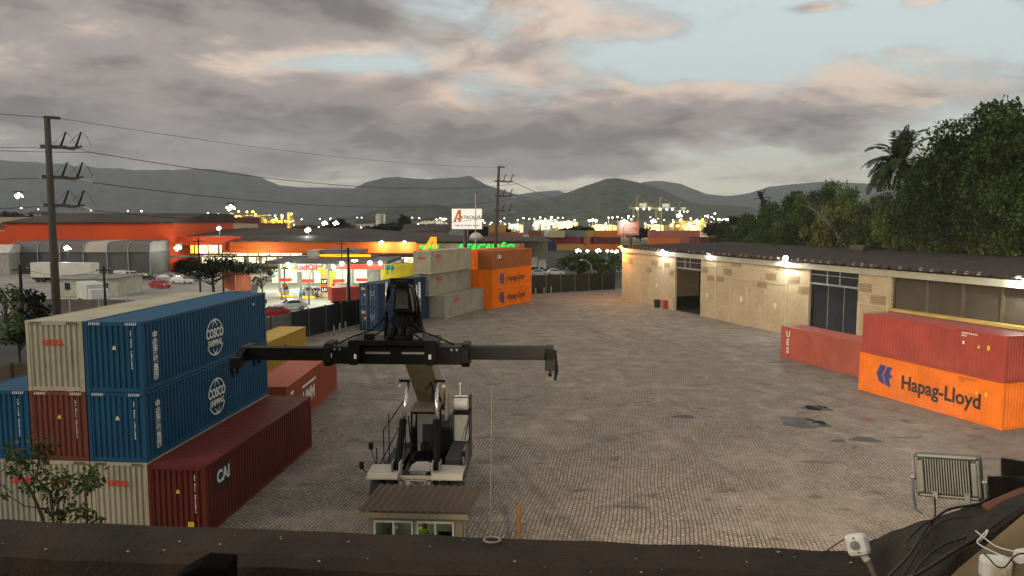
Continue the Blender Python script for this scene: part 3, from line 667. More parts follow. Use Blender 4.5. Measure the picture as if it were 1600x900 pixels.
# lamps on the eave
LAMP_W = glow('white_lamp_glow', (.86, 1.0, .93), 40); LAMP_A = glow('amber_lamp_glow', (1.0, .42, .06), 30)
def wall_lamp(label, u, v, m, watts, col, off=.45, r=.24):
    s, z = Wc(u, v); p = WP0+WX*s-WY*off; p.z = z
    t = empty('wall_lamp', label, 'lamp', p, WANG, 'lamps along the warehouse eave')
    b = MB(); b.box((0, .12, .05), (.34, .14, .26)); b.beam((0, .16, .08), (0, off-.06, .15), .06, .06); b.build('housing', mat('lamp_housing', (.10, .10, .10)), t, bevel=.015)
    b = MB(); b.ball((0, -.02, .02), r, 12, 8, (1, .55, .8)); b.build('bulb', m, t, smooth=True)
    if watts: point_light('lamp_light', (0, -.32, -.1), watts, col, .12, t)
    return t
wall_lamp('amber wall lamp on the far corner of the tan warehouse', 975, 386, LAMP_A, 2600, (1, .42, .08))
wall_lamp('white wall lamp under the eave left of the narrow dark doorway', 1040, 392, LAMP_W, 900, (.95, 1, .92))
wall_lamp('brightest white wall lamp under the eave left of the wide dark doorway', 1235, 403, LAMP_W, 1400, (.95, 1, .92), .6, .30)
wall_lamp('white wall lamp under the eave past the right edge of the orange ledge', 1612, 437, LAMP_W, 1100, (.95, 1, .92))
wall_lamp('small white lamp added under the eave right of the narrow dark doorway', 1113, 398, LAMP_W, 160, (.9, 1, .85), .4, .09)  # added lamp: the wall is lit here, but no lamp hangs on it
# bin and red extinguisher box by the door
s, z = Wc(1033, 481); p = WP0+WX*s-WY*.7
t = empty('rubbish_bin', 'black rubbish bin against the warehouse wall beside the red box', 'bin', (p.x, p.y, 0), WANG)
b = MB(); b.lathe([(.36, 0), (.46, 1.05)], (0, 0, 0), 16); b.build('body', mat('black_plastic', (.02, .02, .022)), t)
b = MB(); b.lathe([(.49, 1.05), (.49, 1.13), (.2, 1.18)], (0, 0, 0), 16); b.build('rim', mat('black_plastic', (.02, .02, .022)), t)
s, z = Wc(1043, 480); p = WP0+WX*s-WY*.45
t = empty('hydrant_cabinet', 'red fire cabinet standing between the black bin and the narrow doorway', 'fire cabinet', (p.x, p.y, 0), WANG)
b = MB(); b.box((0, 0, .62), (.62, .4, 1.24)); b.build('cabinet', mat('fire_red', (.42, .03, .025)), t, bevel=.03)
b = MB(); b.box((0, -.206, .66), (.5, .012, 1.0)); dd = b.build('door', mat('fire_red_door', (.5, .05, .04)), t)
b = MB(); b.box((.18, -.22, .66), (.04, .02, .16)); b.build('handle', STEEL, dd)
# ================================================================== PEOPLE
def skin_mesh(joints, edges, radii, sub=2):
    me = bpy.data.meshes.new('body_cage'); me.from_pydata(joints, edges, [])
    o = bpy.data.objects.new('body_cage', me); COL.objects.link(o)
    sk = o.modifiers.new('skin', 'SKIN'); sk.use_smooth_shade = True
    lay = me.skin_vertices[0].data
    for i, r_ in enumerate(radii): lay[i].radius = r_ if hasattr(r_, '__len__') else (r_, r_)
    lay[0].use_root = True
    if sub: sm = o.modifiers.new('sub', 'SUBSURF'); sm.levels = sub; sm.render_levels = sub
    dg = bpy.context.evaluated_depsgraph_get(); out = bpy.data.meshes.new_from_object(o.evaluated_get(dg))
    bpy.data.objects.remove(o); bpy.data.meshes.remove(me); return out
SKIN = mat('skin', (.33, .19, .13), .55, 0, .1, 6); HAIR = mat('dark_hair', (.02, .015, .012), .6, 0, .2, 12)
def person(label, loc, rz, shirt, trousers, pose='stand', group=None):
    t = empty('person', label, 'person', loc, rz, group)
    # standing 1.74 m; pelvis first; faces local -Y
    J = [(0, 0, .95), (0, -.01, 1.18), (0, 0, 1.40), (0, -.01, 1.50), (0, -.03, 1.60), (0, -.03, 1.70)]
    E = [(0, 1), (1, 2), (2, 3), (3, 4), (4, 5)]; Rd = [(.155, .115), (.145, .105), (.17, .10), (.06, .06), (.078, .095), (.06, .075)]
    sit = pose == 'sit'
    if sit: J = [(x, y, z-.47) for x, y, z in J]
    for s in (-1, 1):
        i = len(J); arm = [(s*.18, 0, 1.41), (s*.225, .01, 1.13), (s*.22, -.14 if not sit else -.24, .90 if not sit else 1.07), (s*.20, -.17 if not sit else -.34, .82 if not sit else 1.06)]
        if sit: arm = [(x, y, z-.47) for x, y, z in arm]
        J += arm; E += [(2, i), (i, i+1), (i+1, i+2), (i+2, i+3)]; Rd += [.062, .047, .036, (.042, .025)]
        i = len(J)
        if sit: leg = [(s*.095, -.06, .46), (s*.10, -.46, .48), (s*.10, -.46, .08), (s*.11, -.58, .04)]
        else: leg = [(s*.095, 0, .86), (s*.10+s*.02, -.03 + .05*s, .49), (s*.12, .0+.10*s, .08), (s*.14, -.13+.10*s, .035)]
        J += leg; E += [(0, i), (i, i+1), (i+1, i+2), (i+2, i+3)]; Rd += [.09, .066, .045, (.045, .035)]
    me = skin_mesh(J, E, Rd, 2); off = -.47 if sit else 0
    me.materials.clear()
    for m_ in (SKIN, shirt, trousers, BLACK_L): me.materials.append(m_)
    for p in me.polygons:
        c = p.center; z = c.z-off
        hand = abs(c.x) > .17 and (z < .93 if not sit else c.y < -.27)
        p.material_index = 0 if (z > 1.475 or (hand and z > .7)) else (1 if z > .95 and not (sit and c.y < -.2 and z < 1.0) else (3 if c.z < .075 else 2))
    o = bpy.data.objects.new('body', me); COL.objects.link(o); o.parent = t
    b = MB(); b.ball((0, -.015, 1.70+off), .098, 12, 8, (.92, 1.08, .95)); hb_ = b
    for i, v in enumerate(b.v):
        if v[1] < -.03 and v[2] < 1.71+off: b.v[i] = (v[0]*.8, -.03, v[2])
    b.build('hair', HAIR, t, smooth=True)
    b = MB()
    for s in (-1, 1): b.ball((s*.032, -.122, 1.645+off), .011, 6, 4)
    b.build('eye', BLACK_L, t)
    b = MB(); b.ext([(-.014, -.02), (.014, -.02), (.006, .03), (-.006, .03)], (0, -.112, 1.62+off), (1, 0, 0), (0, 0, 1), (0, -1, 0), .022); b.build('nose', SKIN, t, smooth=True)
    for s in (-1, 1): b = MB(); b.ball((s*.083, -.015, 1.635+off), .03, 8, 5, (.35, .6, 1)); b.build('ear', SKIN, t, smooth=True)
    return t
HIVIS = mat('hi_vis_yellow', (.62, .78, .06), .6, 0, .1, 6); KHAKI = mat('tan_shirt', (.36, .22, .12)); DENIM = mat('dark_trousers', (.03, .04, .06)); TEAL = mat('teal_shirt', (.05, .45, .42)); GREY_S = mat('grey_shirt', (.18, .18, .19)); REDS = mat('red_shirt', (.5, .05, .03))

# ================================================================== REACH STACKER
M_BLK = mat('black_machine_paint', (.005, .005, .0045), .5, .0, .4, .8, dirt=.35, dirtcol=(.018, .015, .011), spec=.14); M_OLV = mat('pale_machine_paint', (.25, .225, .145), .5, 0, .18, .8, dirt=.5, dirtcol=(.08, .07, .045), streak=.3); M_WHT = mat('white_machine_paint', (.46, .41, .32), .45, 0, .12, 1, dirt=.35, dirtcol=(.22, .18, .12), streak=.2)
M_CHR = mat('chrome_rod', (.75, .74, .70), .22, .9, .08, 3); M_RUB = mat('tyre_rubber', (.025, .024, .023), .85, 0, .3, 3, dirt=.5, dirtcol=(.09, .08, .065)); M_GRY = mat('grey_steel', (.24, .24, .23), .5, .3, .2, 2); M_DECK = mat('dark_deck_plate', (.022, .019, .016), .7, .1, .3, 3)
rs = empty('reach_stacker', 'black and white reach stacker with raised boom and wide black spreader in mid yard', 'reach stacker', (-4.12, 31.6, 0), R(-2.3))
# local: x right, y away from the camera (machine faces the camera), z up; front bumper at y = 0
b = MB(); b.span((-1.0, .5, .62), (1.0, 7.0, 1.30)); b.span((-.72, .0, 1.3), (.72, 5.8, 1.62)); b.build('chassis', M_BLK, rs, bevel=.03)
b = MB(); b.span((-.74, -.10, 1.26), (.74, .02, 1.90)); b.build('bumper', M_WHT, rs, bevel=.02)
text('lettering', 'TEREX', .19, BLACK_L, rs, (.08, -.107, 1.60), (1, 0, 0), (0, 0, 1), .003, .01, sx=1.15)
for x in (-.30, .02, .34): b = MB(); b.span((x-.13, -.108, 1.735), (x+.13, -.101, 1.765)); b.build('vent_slot', BLACK_L, rs)
for s in (-1, 1):
    b = MB(); b.cyl((s*.59, -.13, 1.62), .14, .06, 16, 'Y'); hl = b.build('headlight', mat('headlight_housing', (.03, .03, .03)), rs)
    b = MB(); b.cyl((s*.59, -.165, 1.62), .10, .02, 16, 'Y'); b.build('lens', mat('headlight_lens', (.35, .35, .36), .1, .3), hl)
    b = MB(); x0, x1 = (-2.04, -.72) if s < 0 else (.72, 2.04)
    b.ext([(-.30, 1.80), (-.30, 1.86), (-.12, 2.02), (.9, 2.06), (1.3, 1.95), (1.3, 1.90), (.9, 1.99), (-.10, 1.95)], (x0, 0, 0), (0, 1, 0), (0, 0, 1), (1, 0, 0), x1-x0); b.build('fender', M_WHT, rs, bevel=.01)
    for q in (0, 1):
        xc = s*(1.08+q*.62); b = MB(); rr_ = .86
        b.lathe([(.46, -.26), (.78, -.27), (.84, -.21), (.86, -.10), (.86, .10), (.84, .21), (.78, .27), (.46, .26)], (xc, .62, rr_), 30, 'X'); wl = b.build('wheel', M_RUB, rs, smooth=True)
        b = MB(); b.lathe([(.10, -.22), (.45, -.24), (.47, .24), (.10, .22)], (xc, .62, rr_), 18, 'X'); b.build('rim', M_WHT, wl)
    b = MB(); b.lathe([(.42, -.24), (.68, -.25), (.75, -.18), (.76, 0), (.75, .18), (.68, .25), (.42, .24)], (s*1.35, 6.0, .76), 26, 'X'); wl = b.build('wheel', M_RUB, rs, smooth=True)
    b = MB(); b.lathe([(.1, -.2), (.41, -.22), (.43, .22), (.1, .2)], (s*1.35, 6.0, .76), 16, 'X'); b.build('rim', M_WHT, wl)
    # lift cylinder
    base, top = Vector((s*.86, .35, 2.0)), Vector((s*.64, 2.2, 5.55)); md = base.lerp(top, .54)
    b = MB(); b.tube([base, md], .155, 14); cyl_ = b.build('lift_cylinder', M_BLK, rs, smooth=False)
    b = MB(); b.tube([md, top], .085, 12); b.build('piston_rod', M_CHR, cyl_, smooth=True)
    b = MB(); b.tube([md-(top-base).normalized()*.12, md+(top-base).normalized()*.04], .18, 14); b.build('gland', M_BLK, cyl_)
    for dx_ in (-.16, .16): b = MB(); b.span((s*.86+dx_-.035, .05, 1.62), (s*.86+dx_+.035, .62, 2.42)); b.build('cylinder_lug', M_WHT if dx_*s < 0 else M_GRY, rs, bevel=.02)
    # lamp bracket at rod head
    b = MB(); b.span((s*.62-.42 if s < 0 else s*.62-.05, 2.02, 5.50), (s*.62+.05 if s < 0 else s*.62+.42, 2.14, 5.60)); br_ = b.build('lamp_bracket', M_BLK, rs)
    b = MB(); b.ball((s*.98, 1.98, 5.32), .09, 10, 6); b.build('work_lamp', mat('pale_lamp', (.6, .56, .48), .3), br_)
b = MB(); b.span((-.70, .03, 1.625), (.70, 1.5, 1.66)); b.build('deck_plate', M_DECK, rs)
b = MB(); b.ext([(-.46, 0), (.50, .02), (.48, .55), (.30, .68), (-.18, .66), (-.40, .40)], (0, .95, 1.72), (1, 0, 0), (0, .93, .36), (0, -.36, .93), .07); b.build('front_hood', mat('grey_white_panel', (.46, .43, .37), .5, 0, .15, 2), rs, bevel=.03)
# cab
b = MB()
for x in (-.58, .58):
    for y, ty in ((2.3, 2.62), (3.8, 3.8)): b.beam((x, y, 1.7), (x, ty, 3.95), .09, .09)
    b.span((x-.05, 2.3, 1.66), (x+.05, 3.84, 1.80)); b.span((x-.045, 2.6, 3.9), (x+.045, 3.84, 4.0))
b.span((-.53, 2.56, 3.9), (.53, 2.66, 4.0)); b.span((-.53, 2.26, 1.66), (.53, 2.36, 1.80))
cab = b.build('cab', M_BLK, rs, bevel=.015)
b = MB(); b.ext([(2.50, 4.02), (3.95, 4.02), (3.95, 4.14), (2.62, 4.14)], (-.64, 0, 0), (0, 1, 0), (0, 0, 1), (1, 0, 0), 1.28); b.build('cab_roof', mat('dusty_roof_panel', (.13, .10, .075)), cab)
b = MB(); b.poly([(-.52, 2.36, 1.82), (.52, 2.36, 1.82), (.52, 2.60, 3.88), (-.52, 2.60, 3.88)]); gl = b.build('windscreen', glass('cab_glass', (.10, .10, .10), .1), cab)
def glassy(name):
    m = bpy.data.materials.new(name); m.use_nodes = True; t = NT(m.node_tree); b_ = t.n['Principled BSDF']
    n_ = t.noise(t.node('ShaderNodeTexCoord').outputs['Object'], 3.0, 4); t.inp(b_.inputs['Base Color'], t.mix(n_, (.75, .8, .8), (.9, .92, .9)))
    b_.inputs['Transmission Weight'].default_value = 1; b_.inputs['Roughness'].default_value = .03; b_.inputs['IOR'].default_value = 1.05; return m
CLEAR = glassy('clear_window_glass'); gl.data.materials.clear(); gl.data.materials.append(CLEAR)
b = MB(); b.span((-.52, 3.70, 1.8), (.52, 3.78, 3.88)); b.build('rear_panel', mat('cab_white_lining', (.34, .34, .33)), cab)
b = MB(); b.span((-.28, 3.05, 2.0), (.28, 3.6, 2.32)); b.ext([(3.45, 2.32), (3.62, 2.32), (3.72, 3.1), (3.60, 3.15)], (-.26, 0, 0), (0, 1, 0), (0, 0, 1), (1, 0, 0), .52); b.build('seat', mat('black_seat', (.02, .02, .022)), cab, bevel=.03)
b = MB(); b.tube([(0, 2.55, 1.8), (0, 2.72, 2.45)], .05, 8); b.lathe([(.19, -.015), (.22, 0), (.19, .015)], (0, 2.72, 2.48), 18); b.build('steering_column', M_BLK, cab)
# side platforms, tank, boxes, rails
b = MB(); b.span((1.02, 1.9, 1.15), (1.95, 5.2, 2.05)); b.build('side_box', mat('black_box', (.03, .03, .03)), rs, bevel=.05)
b = MB(); b.span((-1.95, 2.2, 1.10), (-1.02, 5.2, 1.5)); b.build('side_step', M_BLK, rs, bevel=.04)
b = MB(); b.lathe([(.30, -.34), (.36, -.28), (.36, .28), (.30, .34)], (1.48, 4.6, 3.95), 18, 'X'); b.build('air_filter', mat('white_canister', (.62, .62, .60), .4), rs, smooth=False, bevel=.02)
b = MB(); b.span((1.10, 4.2, 3.45), (1.90, 5.0, 3.56)); b.build('filter_shelf', M_BLK, rs)
b = MB(); b.span((1.12, 4.5, 2.05), (1.80, 5.0, 3.42)); b.build('tank', mat('pale_grey_tank', (.40, .39, .36), .5, 0, .2, 2), rs, bevel=.08)
b = MB(); b.tube([(1.42, 4.7, 4.3), (1.42, 4.7, 4.75)], .04, 8); b.ball((1.42, 4.7, 4.85), .07, 8, 6); b.build('beacon', mat('pale_beacon', (.65, .62, .55)), rs)
for x, y, z0, z1 in ((1.92, 4.2, 2.05, 4.3), (1.92, 5.0, 2.05, 4.3), (-1.85, 2.4, 1.5, 3.2), (-1.85, 3.6, 1.5, 3.6), (-1.25, 4.6, 1.5, 4.1), (-2.0, 1.6, 1.5, 2.6)):
    b = MB(); b.tube([(x, y, z0), (x, y, z1)], .03, 6); b.build('rail_post', M_BLK, rs)
for pa in ([(1.92, 4.2, 4.3), (1.92, 5.0, 4.3)], [(1.10, 4.2, 4.3), (1.92, 4.2, 4.3)], [(-1.85, 2.4, 3.2), (-1.85, 3.6, 3.2), (-1.25, 4.6, 4.1)], [(-2.0, 1.6, 1.6), (-1.5, 2.6, 2.6), (-1.25, 4.6, 3.3)], [(1.92, 2.0, 2.9), (1.92, 4.2, 3.4)]):
    b = MB(); b.tube(pa, .028, 6); b.build('handrail', M_BLK, rs)
for x, y, z in ((-2.28, -.1, 2.35), (1.96, .9, 2.55), (-2.1, .9, 2.9)):
    b = MB(); b.box((x, y, z), (.20, .10, .34)); mr = b.build('mirror', mat('black_mirror', (.015, .015, .017), .2), rs, bevel=.03)
    b = MB(); b.tube([(x, y+.03, z-.15), (x*.93, y+.3, 1.95)], .022, 6); b.build('mirror_arm', M_BLK, mr)
b = MB(); b.ext([(.8, 1.62), (2.3, 1.62), (2.3, 2.4), (1.9, 2.7), (1.0, 2.7), (.8, 2.4)], (1.92, 0, 0), (0, 1, 0), (0, 0, 1), (1, 0, 0), .10); b.build('side_cover', mat('dark_cover', (.10, .098, .085), .5), rs, bevel=.03)
b = MB(); b.span((-1.0, 4.6, 1.3), (1.0, 7.2, 2.7)); b.build('engine_hood', M_BLK, rs, bevel=.08)
b = MB(); b.span((-1.3, 7.05, .5), (1.3, 8.1, 1.9)); b.build('counterweight', M_BLK, rs, bevel=.1)
# boom: pivot behind the cab, rising towards the camera
BP, BT = Vector((-.18, 6.55, 3.65)), Vector((-.02, -1.95, 9.35)); bd = (BT-BP).normalized()
b = MB(); b.beam(BP-bd*.3, BP+bd*6.3, 1.2, 1.0); boom = b.build('boom', M_OLV, rs, bevel=.03)
b = MB(); b.beam(BP+bd*6.3, BT-bd*.2, .9, .76); b.build('inner_boom', M_BLK, boom, bevel=.03)
b = MB(); b.beam(BP+bd*6.15, BP+bd*6.42, 1.3, 1.1); b.build('boom_collar', M_OLV, boom, bevel=.02)
for s in (-1, 1): b = MB(); b.ext([(5.9, 2.7), (7.2, 2.7), (7.0, 3.7), (6.5, 4.2), (6.1, 3.8)], (s*.72-.06-.15, 0, 0), (0, 1, 0), (0, 0, 1), (1, 0, 0), .12); b.build('boom_bracket', M_OLV, rs, bevel=.02)
b = MB(); b.tube([(.1, 2.6, 5.0), (.28, 2.9, 5.3), (.35, 3.3, 4.7), (.5, 4.2, 4.3), (.6, 5.2, 3.4)], .03, 6); b.build('hydraulic_hose', M_BLK, boom)
# boom head
b = MB(); b.ext([(-.22, .80), (.22, .80), (.32, .25), (.40, -.45), (-.40, -.45), (-.32, .25)], BT+Vector((0, -.45, .30)), (1, 0, 0), (0, 0, 1), (0, 1, 0), .85); bh = b.build('boom_head', M_BLK, rs, bevel=.04)
b = MB(); b.ext([(-.26, -.25), (.26, -.25), (.20, .52), (-.20, .52)], BT+Vector((0, -.475, .25)), (1, 0, 0), (0, 0, 1), (0, -1, 0), .05); b.build('head_plate', mat('worn_grey_plate', (.055, .055, .05), .4, .4, .25, 3), bh, bevel=.02)
b = MB(); b.beam(BT+Vector((-.50, -.2, 1.05)), BT+Vector((.46, -.2, 1.05)), .12, .22); b.build('head_crossbar', M_BLK, bh, bevel=.02)
for k, (x0, x1, dz) in enumerate(((-.55, .50, .0), (-.48, .6, .1), (-.6, .35, -.12))):
    b = MB(); b.tube([BT+Vector((x0, -.5, .35+dz)), BT+Vector((x0+.05, -.62, .82+dz)), BT+Vector((x0*.4+x1*.6-.4, -.68, 1.0+dz)), BT+Vector((x1-.1, -.62, .85+dz)), BT+Vector((x1, -.5, .2+dz)), BT+Vector((x1+.04, -.35, -.45+dz))], .035, 6); b.build('hydraulic_hose', M_BLK, bh, smooth=True)
SPz = 7.62; SPy = -2.35
for x, ytop, m_ in ((-.66, 1.0, M_CHR), (.62, 1.0, M_CHR), (.50, .9, M_CHR)):
    top = BT+Vector((x*1.0, -.15, ytop)); bot = Vector((x*1.08, SPy+.1, SPz+.55)); md = top.lerp(bot, .52)
    b = MB(); b.tube([top, md], .042, 8); dc = b.build('damper_rod', m_, rs, smooth=True)
    b = MB(); b.tube([md, bot], .075, 10); b.build('damper_cylinder', M_BLK, dc)
b = MB(); b.lathe([(.62, 0), (.66, .12), (.52, .30), (.40, .42), (.42, .9)], (BT.x, SPy, SPz+.52), 20); b.build('rotator', M_BLK, rs)
for x in (-.3, .05, .36): b = MB(); b.lathe([(.10, 0), (.16, .1), (.16, .42), (.10, .5)], (x-.05, SPy-.45, SPz+.56), 12); b.build('rotator_motor', M_BLK, rs, smooth=True)
# spreader
spm = MB(); spm.span((-2.75, SPy-.55, SPz-.36), (2.62, SPy+.55, SPz+.32)); sp = spm.build('spreader_frame', M_BLK, rs, bevel=.04)
b = MB(); b.span((-1.75, SPy-.75, SPz+.37), (1.55, SPy+.75, SPz+.60)); b.build('side_shift_table', M_BLK, sp, bevel=.04)
for x in (-1.62, 1.30): b = MB(); b.ext([(-.20, .60), (.22, .60), (.24, -.05), (.14, -.36), (-.14, -.36), (-.22, -.05)], (x, SPy-.62, SPz), (1, 0, 0), (0, 0, 1), (0, -1, 0), .14); b.build('guide_bracket', M_BLK, sp, bevel=.02)
for x, w_, h_ in ((-2.62, .24, .16), (1.30, .10, .18), (-1.55, .09, .18)): b = MB(); b.box((x, SPy-.772 if abs(x) < 2 else SPy-.565, SPz-.02), (w_, .012, h_)); b.build('reflector', mat('white_reflector', (.72, .68, .6)), sp)
for x in (-1.2, .2): b = MB(); b.span((x, SPy-.60, SPz+.05), (x+.95, SPy-.555, SPz+.13)); b.build('guide_rail', M_GRY, sp)
for s in (-1, 1):
    xa, xb = (-6.0, -2.8) if s < 0 else (2.66, 5.86); yc = SPy + (.22 if s > 0 else -.22)
    b = MB(); b.ext([(yc-.26, SPz-.23), (yc+.26, SPz-.23), (yc+.26, SPz+.24), (yc-.26, SPz+.24)], (min(xa, xb), 0, 0), (0, 1, 0), (0, 0, 1), (1, 0, 0), abs(xb-xa)); ar = b.build('telescopic_arm', M_BLK, sp, bevel=.025)
    for z in (.215, -.205): b = MB(); b.span((min(xa, xb), yc-.31, SPz+z-.035), (max(xa, xb), yc-.262, SPz+z+.035)); b.build('arm_flange', M_BLK, ar)
    xc = -2.70 if s < 0 else 2.60
    b = MB(); b.ext([(-.60, -.26), (-.45, -.46), (.45, -.46), (.60, -.26), (.60, .26), (.45, .42), (-.45, .42), (-.60, .26)], (xc-.14, SPy, SPz), (0, 1, 0), (0, 0, 1), (1, 0, 0), .30); b.build('arm_collar', M_BLK, sp, bevel=.02)
    xe = -5.98 if s < 0 else 5.84
    b = MB(); b.ext([(SPy-1.12, SPz-.34), (SPy+1.12, SPz-.34), (SPy+1.12, SPz-.06), (SPy+.5, SPz+.27), (SPy-.5, SPz+.27), (SPy-1.12, SPz-.06)], (xe-.15, 0, 0), (0, 1, 0), (0, 0, 1), (1, 0, 0), .30); eb = b.build('end_beam', M_BLK, ar, bevel=.03)
    for y in (-1.1, 1.1):
        b = MB(); b.span((xe-.19, SPy+y-.18, SPz-.42), (xe+.19, SPy+y+.18, SPz-.02)); b.lathe([(.05, -.24), (.09, -.16), (.045, -.12), (.05, 0)], (xe, SPy+y, SPz-.42), 10); b.build('twistlock', M_BLK, ar, bevel=.015)
        b = MB(); b.tube([(xe+s*.21, SPy+y, SPz-.05), (xe+s*.24, SPy+y, SPz-.45), (xe+s*.18, SPy+y, SPz-.80)], [.06, .07, .05], 8); b.build('guide_arm', M_BLK, ar)

for o_ in (sp,): o_.location.x -= .16
for x0, x1, sg in ((-.4, -2.3, .35), (.35, 2.2, .30), (-.15, -1.4, .2), (.2, 1.2, .22)):
    b = MB(); b.tube([(x0, SPy-.2, SPz+1.5), (x0+(x1-x0)*.3, SPy-.5, SPz+.95), (x0+(x1-x0)*.65, SPy-.62, SPz+.66+sg*.2), (x1, SPy-.58, SPz+.42)], .035, 6); b.build('hydraulic_hose', M_BLK, sp, smooth=True)
for x in (-1.1, -.2, .75): b = MB(); b.box((x, SPy-.30, SPz+.70), (.34, .36, .2)); b.build('valve_block', M_GRY if x > 0 else M_BLK, sp, bevel=.02)
for x in (-2.4, -2.2, 2.1, 2.3): b = MB(); b.cyl((x, SPy-.56, SPz+.22), .045, .03, 8, 'Y'); b.build('bolt', M_GRY, sp)
for s in (-1, 1): b = MB(); b.tube([(s*.55, 1.6, 1.75), (s*.5, 2.2, 2.2), (s*.62, 2.3, 3.0), (s*.66, 2.2, 3.9)], .03, 6); b.build('hydraulic_hose', M_BLK, rs, smooth=True)
b = MB(); b.span((-.35, .6, 1.67), (.35, .9, 1.80)); b.build('tool_box', M_GRY, rs, bevel=.02)
# ================================================================== GUARD BOOTH
BO = Vector((-5.28, 26.45, 0)); BA = math.atan2(-.22, 3.7); BW, BD = 3.62, 1.8
bo = empty('guard_booth', 'small guard booth with brown ribbed roof and lit windows below the parapet', 'booth', BO, BA)
M_BW = mat('booth_wall_paint', (.20, .175, .12), .7, 0, .2, 1, streak=.5); M_RIB = mat('brown_ribbed_roof', (.085, .052, .034), .6, .1, .3, .9, dirt=.5, dirtcol=(.05, .04, .03))
b = MB(); b.span((.12, .10, 0), (BW-.12, .16, .95)); b.span((.12, .10, 2.02), (BW-.12, .16, 2.3)); b.span((.12, .1, .95), (.30, .16, 2.02)); b.span((BW-.42, .1, .95), (BW-.12, .16, 2.02)); b.span((1.72, .1, .95), (1.86, .16, 2.02))
b.span((.12, BD, 0), (BW-.12, BD+.06, 2.40)); b.span((.12, .16, 0), (.18, BD, 2.4)); b.span((BW-.18, .16, 0), (BW-.12, BD, .95)); b.span((BW-.18, .16, 1.95), (BW-.12, BD, 2.4)); b.span((BW-.18, 1.6, .95), (BW-.12, BD, 1.95)); b.build('wall', M_BW, bo)
b = MB(); b.span((.18, .16, .02), (BW-.18, BD, .06)); b.build('floor', M_GRY, bo)
for x0, x1 in ((.30, 1.72), (1.86, BW-.42)):
    b = MB(); fm = (x0+x1)/2
    for a, c in ((x0, x0+.06), (x1-.06, x1), (fm-.03, fm+.03)): b.span((a, .07, .95), (c, .19, 2.02))
    b.span((x0+.06, .07, 1.94), (fm-.03, .19, 2.02)); b.span((fm+.03, .07, 1.94), (x1-.06, .19, 2.02)); b.span((x0+.06, .07, .95), (fm-.03, .19, 1.02)); b.span((fm+.03, .07, .95), (x1-.06, .19, 1.02))
    wf = b.build('window', mat('pale_window_frame', (.55, .55, .50), .4), bo); b = MB(); b.span((x0+.06, .125, 1.02), (x1-.06, .132, 1.94)); b.build('pane', CLEAR, wf)
b = MB(); ux = Vector((1, 0, 0)); dn = Vector((0, 2.35, .34)); n = 14; wv = BW+.34
vs = []
for i in range(n*4+1):
    s = i/(n*4)*wv-.14; hgt = .05 if i % 4 in (0, 1) else 0
    vs += [(s, -.28, 2.46+hgt), (s+.26, 2.0, 2.60+hgt)]
b.add(vs, [(2*i, 2*i+2, 2*i+3, 2*i+1) for i in range(n*4)]); rf = b.build('roof', M_RIB, bo); md_ = rf.modifiers.new('thick', 'SOLIDIFY'); md_.thickness = .03; md_.offset = -1
b = MB(); b.span((-.12, -.26, 2.24), (BW+.12, -.20, 2.43)); b.build('fascia', mat('dirty_fascia', (.21, .185, .12), .7, 0, .2, 1, streak=.5), bo)
b = MB(); b.span((.2, -.19, 2.36), (BW-.2, 1.75, 2.40)); b.build('ceiling', mat('booth_ceiling', (.5, .5, .46)), bo)
b = MB(); b.tube([(BW-.02, -.15, 2.42), (BW+.02, -.05, 2.3), (BW-.02, .05, 2.0), (BW-.02, .05, .1)], .035, 8); b.build('downpipe', M_GRY, bo)
b = MB(); b.span((1.4, 1.0, 2.31), (2.2, 1.15, 2.355)); bl_ = b.build('lamp_tube', glow('booth_tube_glow', (.75, 1.0, .85), 8), bo); point_light('booth_light', (1.8, 1.0, 2.05), 20, (.8, 1, .9), .2, bl_)
bo.scale = (1, 1, 1.0)
def in_booth(x, y, z=.06): c, s = math.cos(BA), math.sin(BA); return (BO.x+c*x-s*y, BO.y+s*x+c*y, z)
person('person in hi vis yellow top behind the right window of the guard booth', in_booth(2.05, .62), 2.6, HIVIS, DENIM)
person('person in tan shirt behind the left window of the guard booth', in_booth(.85, .62), .5, KHAKI, DENIM)
t = empty('monitor', 'dark monitor on the desk inside the guard booth', 'monitor', in_booth(2.85, .50, 1.02), BA)
b = MB(); b.span((-.28, -.02, .12), (.28, .02, .46)); b.build('screen', mat('dark_screen', (.015, .017, .02), .15), t); b = MB(); b.span((-.03, -.02, 0), (.03, .03, .12)); b.span((-.12, -.08, 0), (.12, .1, .015)); b.build('stand', M_BLK, t)
t = empty('desk', 'pale desk under the monitor inside the guard booth', 'desk', in_booth(2.75, .5, .06), BA)
b = MB(); b.span((-.5, -.28, .90), (.5, .28, .95)); b.build('desk_top', mat('pale_board', (.5, .48, .4)), t)
for x in (-.45, .45):
    for y in (-.24, .24): b = MB(); b.span((x-.02, y-.02, 0), (x+.02, y+.02, .9)); b.build('leg', M_GRY, t)
# thin mast and the rusty post beside the booth
p = PD(766, 800, 27.6); z1 = PD(769, 604, 27.6).z
b = MB(); b.tube([(p.x, 27.6, 0), (p.x+.02, 27.6, z1*.5), (p.x+.07, 27.6, z1)], [.016, .011, .006], 6); tag(b.build('wire_mast', mat('pale_wire', (.30, .27, .20))), 'thin pale mast standing upright on the cobbles beside the reach stacker', 'mast')
p = PD(810, 800, 25.0); z1 = PD(810, 790, 25.0).z
b = MB(); b.lathe([(.085, 0), (.085, z1-.03), (.07, z1)], (p.x, 25.0, 0), 14); tag(b.build('rusty_post', mat('rusty_orange_post', (.17, .085, .03), .7, 0, .3, 3, dirt=.4, dirtcol=(.14, .06, .02))), 'rusty orange post standing between the thin mast and the parapet', 'post')
